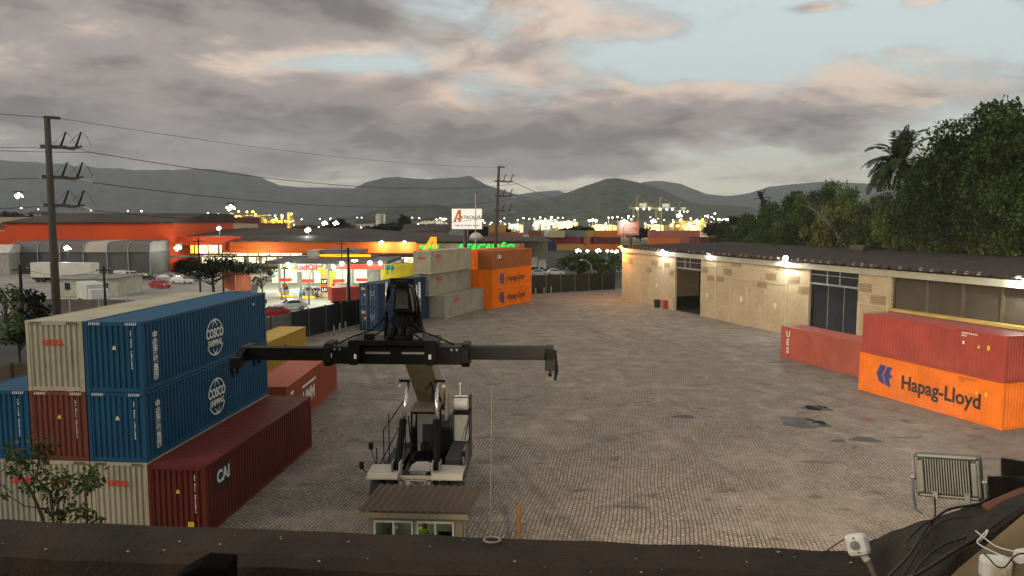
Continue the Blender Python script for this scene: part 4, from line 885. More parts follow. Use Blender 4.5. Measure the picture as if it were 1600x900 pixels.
# ================================================================== PERIMETER WALL, STREET, STATION, STORE
M_FEN = mat('dark_green_fence_sheet', (.016, .024, .018), .75, 0, .4, .6); M_FPO = mat('fence_post', (.10, .10, .085)); M_CONC = mat('weathered_concrete', (.14, .135, .12), .85, 0, .3, .7, dirt=.6, dirtcol=(.05, .05, .04), streak=.5)
def fence(label, name, pts, h, m, every, mp, h0=0.0):
    t = empty(name, label, 'fence', (*pts[0], 0), 0); o = Vector((*pts[0], 0))
    for i in range(len(pts)-1):
        a, c = Vector((*pts[i], 0))-o, Vector((*pts[i+1], 0))-o; L = (c-a).length; n = max(1, round(L/every)); u = (c-a)/L; nrm = Vector((u.y, -u.x, 0))
        for k in range(n):
            p, q = a+u*(L*k/n+.09), a+u*(L*(k+1)/n-.09)
            b = MB(); b.beam(p+Vector((0, 0, h/2)), q+Vector((0, 0, h/2)), .06, h); b.build('panel', m, t)
            b = MB(); b.span((-.08, -.08, 0), (.08, .08, h+.12)); b.build('post', mp, t, frame=Matrix.Translation(a+u*(L*k/n)) @ Matrix.Rotation(math.atan2(u.y, u.x), 4, 'Z'))
    return t
fence('weathered concrete panel fence behind the ochre container at the left of the yard', 'concrete_fence', [(-46.1, 31), (-36.6, 45), (-25.4, 73), (-23.2, 79)], 2.9, M_CONC, 3.4, mat('dark_fence_post', (.05, .05, .045)))
fence('black sheet fence between the concrete panels and the dark blue containers', 'sheet_fence', [(-23.2, 79), (-18.8, 91.2), (-11.2, 106.2), (-2, 121)], 3.0, mat('black_fence_sheet', (.012, .013, .012), .7, 0, .4, .6), 3.6, M_FPO)
fence('dark green sheet fence at the back of the yard between orange stack and warehouse', 'green_fence', [(-2, 121), (3.2, 128.2), (11, 132.8), (18.6, 136.6)], 3.0, M_FEN, 3.2, M_FPO)
def bollard(u, v, label, g):
    p = G(u, v); b = MB(); b.lathe([(.10, 0), (.10, 1.02), (.06, 1.08)], p, 10); tag(b.build('bollard', mat('pale_bollard', (.30, .29, .24))), label, 'bollard', g)
for u, v in ((837, 460), (850, 459), (861, 457.5), (872, 456), (884, 455), (895, 454), (906, 453), (917, 451.5), (927, 451), (938, 450)): bollard(u, v, 'pale short bollard in the row along the foot of the dark green fence', 'bollards along the green fence')
for u, v in ((522, 524), (531, 520), (540, 517)): bollard(u, v, 'pale short bollard standing before the black sheet fence beyond the spreader', 'bollards along the black fence')

# ---- lamps ------------------------------------------------------------
W_GLOW = glow('white_bulb_glow', (.93, 1.0, .90), 30); G_GLOW = glow('greenish_bulb_glow', (.78, 1.0, .74), 30); Y_GLOW = glow('sodium_bulb_glow', (1.0, .66, .22), 22); S_GLOW = glow('small_bulb_glow', (1.0, .93, .74), 14)
M_POLE = mat('dark_lamp_pole', (.06, .06, .055)); M_DPOLE = mat('dark_wood_pole', (.022, .02, .018), .85, 0, .3, 2)
def lamp(label, u, v, Y, m=W_GLOW, r=3.0, group=None, watts=0, col=(.95, 1, .9), zb=0.0, arm=0.0, cat='lamp', name='lamp_post'):
    p = PD(u, v, Y); rr_ = r*Y/F
    t = empty(name, label, cat, (p.x, p.y, zb), 0, group); h = p.z-zb; rr_ *= (.72 if r < 3 else 1.15)
    b = MB(); pole_r = max(.06, .7*Y/F*.5)
    b.tube([(arm, .2, 0), (arm, .2, h*.96)]+([(arm*.6, .15, h+rr_*1.2), (0, .1, h+rr_*1.1)] if arm else [(0, .2, h)]), pole_r, 6); b.build('pole', M_POLE, t)
    b = MB(); b.box((0, .05, h+rr_*1.15), (rr_*1.6, rr_*1.8, rr_*.5)); b.build('lamp_head', M_POLE, t)
    if r >= 2.8:
        for x_, z_, q_ in ((-.75, .05, .42), (-.1, -.1, .6), (.6, .12, .45), (.1, .6, .34), (-.45, -.62, .26), (1.15, -.25, .22)):  # one lamp split into added small bulbs so its glow looks starry, not round
            b = MB(); b.ball((x_*rr_, -.05, h+(z_+.05)*rr_), rr_*q_, 8, 5, (1, .6, .7)); b.build('bulb', m, t, smooth=True)
    else: b = MB(); b.ball((0, -.05, h+rr_*.05), rr_, 10, 6, (1.15, .7, .75)); b.build('bulb', m, t, smooth=True)
    if watts: point_light('lamp_light', (0, -rr_*1.6, h-rr_*.4), watts, col, max(.15, rr_), t)
    return t

def lit(name, col, strength, sc):
    m = glow(name, col, strength); t = NT(m.node_tree); b = t.n['Principled BSDF']; oc = t.node('ShaderNodeTexCoord').outputs['Object']
    n_ = t.noise(oc, sc*1.4, 5, .75); n2_ = t.noise(t.vm('ADD', oc, (7, 3, 1)), sc*2.2, 3, .6)
    t.inp(b.inputs['Emission Color'], t.mix(t.step(n2_, .42, .62), col, t.mix(t.step(t.noise(oc, sc*3, 2), .4, .6), (.85, .42, .18), (.45, .62, .30)))); t.inp(b.inputs['Emission Strength'], t.m('MULTIPLY', t.step(n_, .36, .60, .12, 1.5), strength)); return m
# ---- store ------------------------------------------------------------
M_ORW = mat('orange_red_wall', (.70, .078, .010), .7, 0, .12, .08, streak=.15); M_GROOF = mat('grey_metal_roof', (.075, .060, .052), .75, 0, .45, .10, spec=.1, streak=.5, dirt=.5, dirtcol=(.06, .045, .035)); M_LIT = lit('lit_interior_glow', (1.0, .86, .52), 2.3, .5); M_LITY = glow('lit_yellow_panel_glow', (1.0, .72, .04), 1.2)
YS = 186.0; o = Vector((XW(10, YS), YS, 0)); st = empty('hypermarket', 'long orange red hypermarket with grey roof and a lit shopfront behind the fuel station', 'building', o)
xw = lambda u, Y=YS: XW(u, Y)-o.x
def zz(v, Y=YS): return ZW(v, Y)
b = MB(); b.span((xw(10), 0, 0), (xw(272), 1, zz(349))); b.span((xw(10), 1, 0), (xw(10)+1, 40, zz(349))); b.span((xw(272)-1, 1, 0), (xw(272), 40, zz(349))); b.build('hall_wall', M_ORW, st)
b = MB(); b.ext([(-.6, zz(349)+.02), (40, zz(349)+.02), (40, zz(349)+2.4), (22, zz(349)+2.6), (-.6, zz(349)+.3)], (xw(8), 0, 0), (0, 1, 0), (0, 0, 1), (1, 0, 0), xw(274)-xw(8)); b.build('hall_roof', M_GROOF, st)
b = MB(); b.span((xw(-120), 3, 0), (xw(10)-.05, 30, zz(362))); b.build('side_wing', M_ORW, st)
b = MB(); b.span((xw(272)+.05, 2, zz(383)), (xw(372), 3, zz(370))); b.build('recess_fascia', M_ORW, st)
b = MB(); b.span((xw(378), -8, zz(393)), (xw(656), -7.2, zz(376.5))); b.build('fascia', mat('orange_fascia', (.66, .13, .018), .7, 0, .12, .1), st)
b = MB(); b.ext([(0, zz(393)), (9, zz(393)), (9, zz(371)), (0, zz(376.5))], (xw(366), -8, 0), (0, 1, 0), (0, 0, 1), (1, 0, 0), .6); b.build('porch_side', M_ORW, st)
b = MB(); b.span((xw(656), -8, zz(393)), (xw(818), -7.2, zz(379))); b.build('cream_signboard', mat('cream_signboard', (.45, .40, .30)), st)
b = MB(); b.ext([(xw(656), zz(379)), (xw(668), zz(379)), (xw(656), zz(393))], (0, -8.3, 0), (1, 0, 0), (0, 0, 1), (0, 1, 0), .25); b.build('fascia_edge', M_ORW, st); b = MB(); b.ext([(xw(806), zz(394)), (xw(812), zz(379)), (xw(822), zz(394))], (0, -8.3, 0), (1, 0, 0), (0, 0, 1), (0, 1, 0), .25); b.build('fascia_edge', M_ORW, st)
b = MB(); n = 60; vs = []
for i in range(n+1):
    x = xw(273)+(xw(860)-xw(273))*i/n
    for j, (y, z) in enumerate(((-8.6, zz(376.5)+.15), (8, zz(376.5)+1.1-.9*max(0, min(1, (x-xw(500))/(xw(720)-xw(500))))), (45, zz(376.5)+2.5-2.6*max(0, min(1, (x-xw(500))/(xw(720)-xw(500))))), (46, zz(376.5)-2))): vs.append((x, y+(11 if x < xw(372) and j == 0 else 0), z+(.12 if i % 2 else 0)))
b.add(vs, [(i*4+j, (i+1)*4+j, (i+1)*4+j+1, i*4+j+1) for i in range(n) for j in range(3)]); b.build('roof', M_GROOF, st)
b = MB(); b.span((xw(273), 14, 0), (xw(860), 45, zz(378))); b.build('back_wall', mat('shop_inner_wall', (.45, .42, .33)), st)
k = 0
for u0, u1, v0, v1, m_, yy in ((287, 300, 384, 397, M_LITY, 4), (301, 330, 384, 397, M_LIT, 4), (334, 366, 384, 397, M_LIT, 4), (300, 366, 401, 414, M_LIT, 6), (380, 478, 394.5, 398, M_LIT, -4), (372, 420, 402, 413, M_LIT, 6), (424, 478, 401, 409, M_LIT, 6), (565, 645, 400, 411, M_LIT, 2), (240, 262, 399, 416, mat('dim_window', (.30, .32, .24)), -.3)):
    b = MB(); b.span((xw(u0), yy, zz(v1)), (xw(u1), yy+.2, zz(v0))); wn = b.build('shop_window', m_, st)
    for q in range(1, max(2, int((u1-u0)/15))): b = MB(); x = xw(u0)+(xw(u1)-xw(u0))*q/max(2, int((u1-u0)/15)); b.span((x-.12, yy-.15, zz(v1)), (x+.12, yy-.02, zz(v0))); b.build('mullion', mat('dark_mullion', (.06, .055, .05)), wn)
b = MB(); b.span((xw(272), -3, zz(401)), (xw(660), -2.4, zz(398.5))); b.build('canopy_beam', mat('dark_beam', (.05, .05, .048)), st)
for u in (334, 392, 412, 448, 470, 566, 606): b = MB(); b.span((xw(u)-.3, -3, 0), (xw(u)+.3, -2.4, zz(400))); b.build('column', mat('grey_column', (.2, .2, .19)), st)
for u, w_ in ((383, 60), (440, 40), (520, 60), (600, 60)): pass
# green letters and the slanted orange letter
GRN = glow('green_letter_glow', (.01, .75, .07), 1.5, (.02, .5, .08)); ORG = glow('orange_letter_glow', (1.0, .40, .005), .85, (.8, .3, .02))
sg = text('lettering', 'ATACADÃO', 2.35, GRN, st, (xw(760), -8.6, zz(385.2)), (1, 0, 0), (0, 0, 1), .25, .05, shear=.25, sx=1.02)
b = MB(); b.ext([(0, 0), (.9, 0), (2.9, 3.35), (2.9, 0), (3.75, 0), (3.75, 4.2), (2.4, 4.2)], (xw(664), -8.9, zz(395.5)), (1.0, 0, 0), (0, 0, 1), (0, -1, 0), .4); b.build('letter_emblem', ORG, st)
b = MB(); b.span((xw(663), -8.6, zz(386)), (xw(690), -8.25, zz(381))); b.build('green_bar', GRN, st)
for lab, u, v, w_ in (('bright flood lamp at the right corner of the tall orange red wall', 278, 388, 5.2), ('flood lamp on the front edge of the hypermarket roof, nearer the tall hall', 342, 357, 3.0), ('flood lamp on the hypermarket roof above the fuel station canopy', 481, 360, 4.0), ('warm flood lamp on the orange fascia, left of two near the cream stack', 596, 379, 2.6), ('warm flood lamp on the orange fascia, right of two near the cream stack', 632, 379, 2.6)):
    Y = YS-3 if v > 385 else (YS+6 if v < 365 else YS-9.5); p = PD(u, v, Y); t = empty('flood_lamp', lab, 'lamp', p, 0, 'flood lamps on the hypermarket'); rr_ = w_*1.05*Y/F
    for x_, z_, q_ in ((-.7, .05, .40), (-.05, -.05, .62), (.65, .1, .42), (.05, .62, .30), (-.4, -.6, .22)):  # added bulbs around the main one shape a ragged, star-like glow
        b = MB(); b.ball((x_*rr_, -q_*.2, z_*rr_), rr_*q_, 8, 5, (1, .6, .72)); b.build('bulb', W_GLOW, t, smooth=True)
    b = MB(); b.box((0, rr_*.9, rr_*.6), (rr_*1.8, rr_*.8, rr_*1.6)); b.tube([(0, rr_, 0), (0, rr_+1.5 if v > 370 else rr_, -1.0 if v > 370 else -1.9)], .12, 6); b.build('housing', M_POLE, t)
    point_light('lamp_light', (0, -rr_*1.5, -.4), 1700 if v > 370 and v < 385 else 700, (1, .85, .55) if 370 < v < 385 else (.9, 1, .9), .5, t)
point_light('shop_light', (o.x+xw(430), YS-12, zz(404)), 2500, (1, .9, .62), 2.0); point_light('shop_light', (o.x+xw(330), YS-4, zz(404)), 1500, (1, .9, .62), 1.5)

# ---- grey storage tents ----------------------------------------------
YT = 176.0; o2 = Vector((XW(22, YT), YT, 0)); tn = empty('storage_shed', 'row of grey arched storage bays in front of the tall orange red wall', 'shed', o2)
xt = lambda u: XW(u, YT)-o2.x
zt_, ze_ = ZW(378, YT), ZW(394, YT)
us_ = [22, 60, 95, 131, 168, 201, 235]
M_TB = mat('grey_shed_cladding', (.085, .09, .09), .7, 0, .2, .2, streak=.4); M_TR = mat('grey_curved_sheet', (.15, .142, .135), .6, 0, .2, .2); M_TR2 = mat('pale_curved_sheet', (.46, .42, .36), .6, 0, .15, .2)
for i in range(6):
    b = MB(); b.span((xt(us_[i])+.06, 0, 0), (xt(us_[i+1])-.06, 10, ze_-.03)); b.build('bay_wall', M_TB, tn)
    b = MB(); b.ext([(-.3, ze_), (.2, ze_+.75*(zt_-ze_)), (2.2, zt_), (10, zt_+.2), (10, ze_)], (xt(us_[i])+.08, 0, 0), (0, 1, 0), (0, 0, 1), (1, 0, 0), xt(us_[i+1])-xt(us_[i])-.16); b.build('bay_roof', M_TR2 if i == 3 else M_TR, tn)
for i in range(7): b = MB(); b.tube([(xt(us_[i]), -.35, 0), (xt(us_[i]), -.35, ze_), (xt(us_[i]), .1, ze_+.8*(zt_-ze_)), (xt(us_[i]), 2.2, zt_+.1)], .14, 6); b.build('rib', mat('pale_rib', (.34, .33, .30)), tn)
t = empty('white_shed', 'small white lit shed at the left edge beside the grey storage bays', 'shed', (XW(-6, 172), 172, 0)); b = MB(); b.span((-6, 0, 0), (2.8, 6, ZW(396, 172))); b.build('wall', mat('pale_shed_wall', (.36, .35, .31)), t); b = MB(); b.ext([(-.3, 0), (6, 0), (6, 1.8), (1.5, 1.8), (-.3, .2)], (-6.2, 0, ZW(396, 172)+.02), (0, 1, 0), (0, 0, 1), (1, 0, 0), 9.2); b.build('roof', mat('white_shed_roof', (.6, .58, .52)), t)

# ---- vehicles ---------------------------------------------------------
M_TYRE = M_RUB; M_HUB = mat('hub_metal', (.3, .3, .3), .4, .6); M_WIN = glass('car_glass', (.015, .018, .02), .1)
LIGHT_R = mat('tail_lamp_red', (.5, .02, .015), .3); LIGHT_W = mat('head_lamp_clear', (.6, .6, .58), .2)
PROFILES = {  # side outline (y along length, front at 0), roof outline
 'car': (4.3, 1.72, [(0, .35), (0, .72), (.12, .80), (1.15, .92), (4.05, .98), (4.25, .85), (4.3, .38), (3.9, .25), (.4, .25)], [(1.0, .92), (1.75, 1.45), (3.2, 1.47), (4.1, .97)], .82, 3.45, .31),
 'van': (5.6, 2.0, [(0, .4), (0, .95), (.25, 1.12), (.9, 1.25), (5.55, 1.30), (5.6, .4), (5.2, .3), (.5, .3)], [(.75, 1.22), (1.5, 2.25), (5.5, 2.35), (5.58, 1.3)], 1.0, 4.6, .36),
 'pickup': (4.9, 1.8, [(0, .45), (0, .9), (.15, 1.0), (1.35, 1.08), (4.85, 1.1), (4.9, .5), (4.5, .35), (.5, .35)], [(1.25, 1.07), (1.85, 1.68), (3.0, 1.68), (3.35, 1.09)], .95, 3.9, .36)}
def car(label, p, rz, col, kind='car', group=None, name=None):
    L, W, low, top, w1, w2, wr = PROFILES[kind]; t = empty(name or {'car': 'car', 'van': 'van', 'pickup': 'pickup_truck'}[kind], label, {'car': 'car', 'van': 'van', 'pickup': 'pickup'}[kind], (p[0], p[1], 0), rz, group)
    m_ = mat('%s_car_paint' % col[0], col[1], .25, 0, .06, 2, spec=.6)
    b = MB(); b.ext([(y-L/2, z) for y, z in low], (-W/2, 0, 0), (0, 1, 0), (0, 0, 1), (1, 0, 0), W)
    n0 = len(b.v)
    for y, z in top:
        k = .93 if z < 1.35 else .74
        if kind == 'van' and z > 1.35: k = .88
        b.v += [(-W/2*k, y-L/2, z), (W/2*k, y-L/2, z)]
    q = len(top); fs = [(n0+2*i, n0+2*i+1, n0+2*i+3, n0+2*i+2) for i in range(q-1)]+[tuple(n0+2*i for i in range(q)), tuple(n0+2*i+1 for i in range(q-1, -1, -1))]
    for f in fs: b.f.append(f); b.mi.append(0)
    b.build('body', m_, t, bevel=.05)
    b = MB()  # windscreen, side and rear glass, proud of the cabin
    for i, nm in ((0, 'f'), (q-2, 'r')):
        (y0, z0), (y1, z1) = top[i], top[i+1]; k0 = .93 if z0 < 1.35 else .74; k1 = .93 if z1 < 1.35 else .74
        if kind == 'van': k0, k1 = max(k0, .88), max(k1, .88)
        sgn = -1 if nm == 'f' else 1; e = .012*sgn
        for (ya, za, ka), (yb, zb, kb) in ((((y0*.88+y1*.12), z0*.88+z1*.12, k0*.98), ((y0*.1+y1*.9), z0*.1+z1*.9, k1)),):
            b.poly([(-W/2*ka*.9, ya-L/2+e, za+.012), (W/2*ka*.9, ya-L/2+e, za+.012), (W/2*kb*.88, yb-L/2+e, zb+.012), (-W/2*kb*.88, yb-L/2+e, zb+.012)])
    b.build('windscreen', M_WIN, t)
    for s in (-1, 1):
        b = MB(); (y0, z0), (y1, z1) = top[0], top[1]; y2 = top[-2][0] if kind != 'van' else 2.3; zz0 = z0+.06; zz1 = z1-.09; kk = .88 if kind == 'van' else .74
        x0_, x1_ = W/2*(.93-.19*.1)+.015, W/2*(kk+.03)+.015
        b.poly([(s*x0_, y0+.28-L/2, zz0), (s*x0_, y2+.25-L/2, zz0), (s*x1_, y2-.08-L/2, zz1), (s*x1_, y1+.06-L/2, zz1)]); b.build('side_window', M_WIN, t)
        for y in (w1, w2):
            b = MB(); b.lathe([(wr*.6, -.1), (wr*.95, -.1), (wr, -.05), (wr, .06), (wr*.9, .1), (wr*.6, .1)], (s*(W/2-.08), y-L/2, wr), 16, 'X'); wl = b.build('wheel', M_TYRE, t, smooth=False)
            b = MB(); b.cyl((s*(W/2-.07), y-L/2, wr), wr*.6, .2, 12, 'X'); b.build('hub', M_HUB, wl)
        b = MB(); b.box((s*W*.36, -L/2-.005, .72 if kind == 'car' else .86), (.34, .04, .16)); b.build('headlight', LIGHT_W, t)
        b = MB(); b.box((s*W*.42, L/2+.0, .80 if kind == 'car' else .95), (.22, .04, .18)); b.build('tail_light', LIGHT_R, t)
    return t
RED_P = ('red', (.42, .02, .015)); WHT_P = ('white', (.62, .62, .6)); BLK_P = ('black', (.012, .012, .014)); SIL_P = ('silver', (.32, .33, .34)); GRY_P = ('grey', (.12, .12, .125))
car('red car on the street just beyond the blue stack, beside the concrete fence', G(427, 496), R(-62), RED_P)
car('white van parked on the pale lot before the grey storage bays', G(200, 441), R(70), WHT_P, 'van')
car('black car parked beside the white van on the pale lot', G(229, 437), R(80), BLK_P)
for k, (u, v, c) in enumerate(((843, 431, SIL_P), (868, 430, WHT_P), (915, 428, SIL_P), (932, 427.5, WHT_P), (949, 426.5, GRY_P), (966, 426, WHT_P))):
    car('%s car parked beyond the dark green fence, %s in its row from the orange stack' % (c[0], ('first', 'second', 'third', 'fourth', 'fifth', 'last')[k]), G(u, v), R(80), c, group='cars parked beyond the green fence')
def truck(label, p, rz, m_box, L=9.0, H=3.6, W=2.5, cab=True, name='truck', cat='truck', group=None, zb=.95):
    t = empty(name, label, cat, (p[0], p[1], 0), rz, group)
    b = MB(); b.span((-W/2, 2.2 if cab else 0, zb), (W/2, L, H)); b.build('cargo_box', m_box, t, bevel=.04)
    b = MB(); b.span((-W/2+.3, .4, .55), (W/2-.3, L-.1, zb-.02)); b.build('chassis', M_BLK, t)
    if cab:
        b = MB(); b.ext([(0, .5), (0, 1.5), (.25, 2.7), (2.0, 2.75), (2.0, .5)], (-W/2+.05, 0, 0), (0, 1, 0), (0, 0, 1), (1, 0, 0), W-.1); cb = b.build('cab', mat('white_car_paint', (.62, .62, .6), .25, 0, .06, 2, spec=.6), t, bevel=.06)
        b = MB(); b.poly([(-W/2+.2, .03, 1.58), (W/2-.2, .03, 1.58), (W/2-.25, .22, 2.55), (-W/2+.25, .22, 2.55)]); b.build('windscreen', M_WIN, cb)
    for s in (-1, 1):
        for y in ((1.2, L-1.6, L-2.8) if cab else (L-1.4, L-2.5)):
            b = MB(); b.lathe([(.3, -.15), (.48, -.15), (.5, 0), (.48, .15), (.3, .15)], (s*(W/2-.16), y, .5), 16, 'X'); b.build('wheel', M_TYRE, t)
    return t
M_WBOX = mat('white_truck_box', (.62, .60, .54), .5, 0, .1, .8, streak=.2)
truck('long white box trailer parked on the pale lot beside the white van', G(150, 441), R(84), M_WBOX, 13, 3.9, cab=False, name='trailer', cat='trailer')
truck('white truck under the bright greenish lamp at the left behind the big pole', G(158, 482), R(40), mat('white_lit_box', (.55, .58, .50), .5, 0, .1, 1), 9.5, 3.3)
truck('red box truck with a picture on its end, on the street before the fuel station', G(516, 480), R(-62), mat('red_box', (.46, .06, .045), .5, 0, .1, 1), 7.5, 2.9, 2.3, cab=False)
truck('white truck standing beyond the green fence right of the orange stack', G(852, 423), R(100), M_WBOX, 8.5, 3.4)
pc = MB()
# depot building at the left with greenish light
t = empty('depot', 'low pale depot building lit greenish behind the big concrete pole', 'building', (XW(86, 124), 124, 0)); L_ = XW(182, 124)-XW(86, 124)
b = MB(); b.span((0, 0, 0), (L_, 8, 2.9)); b.build('wall', mat('pale_green_wall', (.36, .36, .29)), t); b = MB(); b.span((-.4, -.8, 2.92), (L_+.4, 8.4, 3.15)); b.build('roof', mat('flat_grey_roof', (.24, .22, .20), .8, 0, .2, .3), t)
for x in (1.2, 3.2, 5.6, 7.4): b = MB(); b.span((x, -.06, 1.0), (x+1.1, .02, 2.3)); wn = b.build('window', mat('window_frame_pale', (.5, .5, .45)), t); b = MB(); b.span((x+.08, -.075, 1.08), (x+1.02, -.062, 2.22)); b.build('pane', M_WIN, wn)
point_light('depot_light', (XW(120, 122), 118.5, 4.2), 420, (.82, 1, .74), .3)
# low wall on the near side of the street at left
fence('low grey street wall with a pale post behind the cream container roof', 'street_wall', [(-66, 100), (-54, 99), (-42, 97)], 2.2, M_CONC, 4, mat('pale_post', (.45, .38, .24)))
# raised orange container cabin
t = container('salmon orange container cabin raised on legs beside the flat topped tree', mat('salmon_paint', (.70, .21, .11), .55, 0, .15, .6), G(393, 470)+Vector((0, 0, 0)), 38, ZW(453, 118), 2.7, 6.0, group='containers across the street', low=True)
for x in (-1.1, 1.1):
    for y in (.2, 5.8): b = MB(); b.span((x-.08, y-.08, -t.location.z), (x+.08, y+.08, 0)); b.build('leg', M_POLE, t)

point_light('forecourt_light', (XW(455, 112), 113, 6.5), 1500, (.92, 1, .82), 1.0); point_light('forecourt_light', (XW(520, 112), 113, 6.5), 900, (.92, 1, .82), 1.0)
for k, (u, v, c, r_) in enumerate(((262, 440, SIL_P, 80), (284, 443, WHT_P, 76), (300, 439, GRY_P, 84), (250, 450, RED_P, 60), (392, 478, BLK_P, -62), (455, 484, WHT_P, -62))):
    car(('silver car on the pale lot left of the flat topped tree', 'white car on the pale lot under the flat topped tree', 'grey car on the pale lot behind the flat topped tree', 'red car on the pale lot between the depot and the flat topped tree', 'black car on the street behind the top blue container', 'white car on the street in front of the left fuel pump')[k], G(u, v), R(r_), c)
# ---- fuel station -----------------------------------------------------
YP = 128.0; fs_ = empty('fuel_station', 'brightly lit fuel station canopy with red and yellow trim and white shop', 'fuel station', (XW(440, YP), YP, 0)); fx = lambda u, Y=YP: XW(u, Y)-XW(440, YP)
M_WHT2 = mat('white_station_panel', (.5, .5, .46), .5, 0, .06, 1); M_REDP = glow('red_lit_trim', (1.0, .06, .015), .55, (.6, .05, .03)); M_YELP = glow('yellow_lit_trim', (1.0, .62, .01), .9, (.7, .5, .02)); M_CANO = mat('dark_canopy_edge', (.07, .07, .07)); M_CEIL = glow('canopy_ceiling_glow', (.93, 1.0, .88), 1.6, (.7, .7, .68))
zc0, zc1 = ZW(413, YP), ZW(405, YP+6)
b = MB(); b.span((fx(413), 0, zc0+.05), (fx(606), 16, zc0+.55)); b.build('canopy', M_CANO, fs_)
b = MB(); b.span((fx(415), .4, zc0-.02), (fx(604), 15.5, zc0+.04)); b.build('canopy_ceiling', mat('white_soffit', (.7, .72, .68)), fs_)
b = MB(); b.span((fx(452), -.3, zc0-1.25), (fx(502), -.02, zc0+.1)); b.build('white_fascia', glow('white_fascia_lit', (1, .97, .9), .35, (.7, .7, .66)), fs_)
text('lettering', 'RodOil', 1.35, M_REDP, fs_, (fx(478), -.33, zc0-.52), (1, 0, 0), (0, 0, 1), .02, .03)
b = MB(); b.ext([(0, .05), (.9, .0), (1.3, .35), (.9, .62), (.1, .5)], (fx(453.5), -.32, zc0-.95), (1, 0, 0), (0, 0, 1), (0, -1, 0), .03); b.build('emblem', M_YELP, fs_)
b = MB(); b.ext([(0, 0), (1.1, .95), (1.9, .95), (.5, 0)], (fx(493), -.34, zc0-1.2), (1, 0, 0), (0, 0, 1), (0, -1, 0), .04); b.build('yellow_stroke', M_YELP, fs_)
b = MB(); b.span((fx(527), -.2, zc0-.85), (fx(600), .0, zc0+.0)); b.build('red_fascia', M_REDP, fs_)
b = MB(); b.span((fx(414), 8, zc0-.9), (fx(452), 8.2, zc0+.0)); b.build('yellow_fascia', M_YELP, fs_)
for k in range(6): b = MB(); b.span((fx(417)+k*.62, 7.9, zc0-.85), (fx(417)+k*.62+.3, 7.98, zc0-.1)); b.build('red_stripe', M_REDP, fs_)
b = MB(); b.span((fx(478), 9, ZW(401.5, YP+9)), (fx(563), 9.4, ZW(397.5, YP+9))); b.build('yellow_band', M_YELP, fs_)
b = MB(); b.span((fx(478), 9.1, ZW(406, YP+9)), (fx(563), 18, ZW(401.6, YP+9))); b.build('upper_sign_box', mat('dark_red_box', (.30, .035, .02)), fs_)
b = MB(); b.span((fx(459), 8.6, ZW(405, YP+9)), (fx(477), 14, ZW(391, YP+9))); b.build('white_sign_box', mat('pale_sign_box', (.52, .47, .38)), fs_)
b = MB(); b.span((fx(480), 9.4, ZW(397, YP+9)), (fx(545), 17, ZW(391, YP+9))); b.build('roof_plant', mat('grey_roof_plant', (.14, .14, .14)), fs_)
for u in (427, 461, 497, 540, 585): b = MB(); b.span((fx(u)-.22, 3, 0), (fx(u)+.22, 3.4, zc0)); b.build('column', M_WHT2, fs_)
b = MB(); b.span((fx(416), 15.5, 0), (fx(606), 19, zc0-.05)); b.build('shop', mat('white_shop_wall', (.36, .37, .33), .6, 0, .3, .8), fs_)
for u0, u1 in ((423, 441), (444, 462), (466, 486), (489, 503), (518, 548), (552, 572)): b = MB(); b.span((fx(u0, YP+15), 15.35, .6), (fx(u1, YP+15), 15.45, 3.2)); b.build('shop_window', lit('shop_window_glow', (.80, 1, .72), .42, 1.4), fs_)
for u in (436, 462, 488, 520, 556, 588):
    for y in (3.0, 11.0): b = MB(); b.span((fx(u)-.5, y, zc0-.10), (fx(u)+.5, y+1.0, zc0-.025)); b.build('canopy_lamp', M_CEIL, fs_)
for u in (432, 468, 510, 560): point_light('canopy_light', (fx(u), 5.5, zc0-.5), 1300, (.95, 1, .88), .6, fs_)
for k, (lab, u, v) in enumerate((('bright lamp at the left end of the fuel station canopy', 450, 414), ('bright lamp on the canopy edge left of the thin street pole', 521, 416.5), ('bright lamp on the canopy edge right of the thin street pole', 534, 412), ('bright lamp on the red fascia, left of the two near the yellow container', 578, 411), ('bright lamp on the red fascia, right of the two near the yellow container', 594, 411))):
    p = PD(u, v, YP-1.2); t = empty('canopy_lamp', lab, 'lamp', p, 0, 'lamps on the fuel station canopy'); r_ = (.42, .32, .36, .34, .3)[k]; b = MB(); b.ball((0, 0, 0), r_, 10, 6); b.build('bulb', W_GLOW, t, smooth=True); b = MB(); b.box((0, .5, .3), (.5, .7, .25)); b.build('housing', M_POLE, t)
# price totem
p = G(507, 464); t = empty('price_totem', 'yellow orange price totem with dark digit panels in front of the fuel station', 'price sign', p); zt2 = ZW(420, p.y)
b = MB(); b.span((-.62, 0, 0), (.62, .35, zt2)); b.build('board', glow('totem_panel_lit', (1.0, .55, .12), .4, (.6, .45, .2)), t, bevel=.05)
for k, (z0, z1, tx) in enumerate(((2.05, 2.95, '1,87'), (.75, 1.65, '1,11'))):
    b = MB(); b.span((-.54, -.03, z0), (.54, -.005, z1)); pn = b.build('digit_panel', BLACK_L, t); text('digits', tx, .62, glow('digit_glow', (1, .95, .85), 1.6), pn, (0, -.04, (z0+z1)/2), (1, 0, 0), (0, 0, 1), .006, .012, sx=.75)
b = MB(); b.span((-.58, -.02, 1.72), (.58, -.004, 1.98)); b.build('red_band', M_REDP, t); b = MB(); b.cyl((0, -.02, zt2-.55), .32, .03, 16, 'Y'); b.build('emblem', M_YELP, t)
p = G(520, 462); t = empty('banner', 'yellow green banner board beside the price totem', 'banner', p); b = MB(); b.span((-.55, .3, .1), (.55, .36, ZW(424, p.y))); b.build('board', glow('banner_lit', (.75, .95, .1), .5, (.5, .6, .1)), t); b = MB(); b.ext([(-.4, 0), (.3, .2), (.45, .9), (-.1, .6)], (0, .29, 1.4), (1, 0, 0), (0, 0, 1), (0, -1, 0), .03); b.build('red_mark', M_REDP, t)
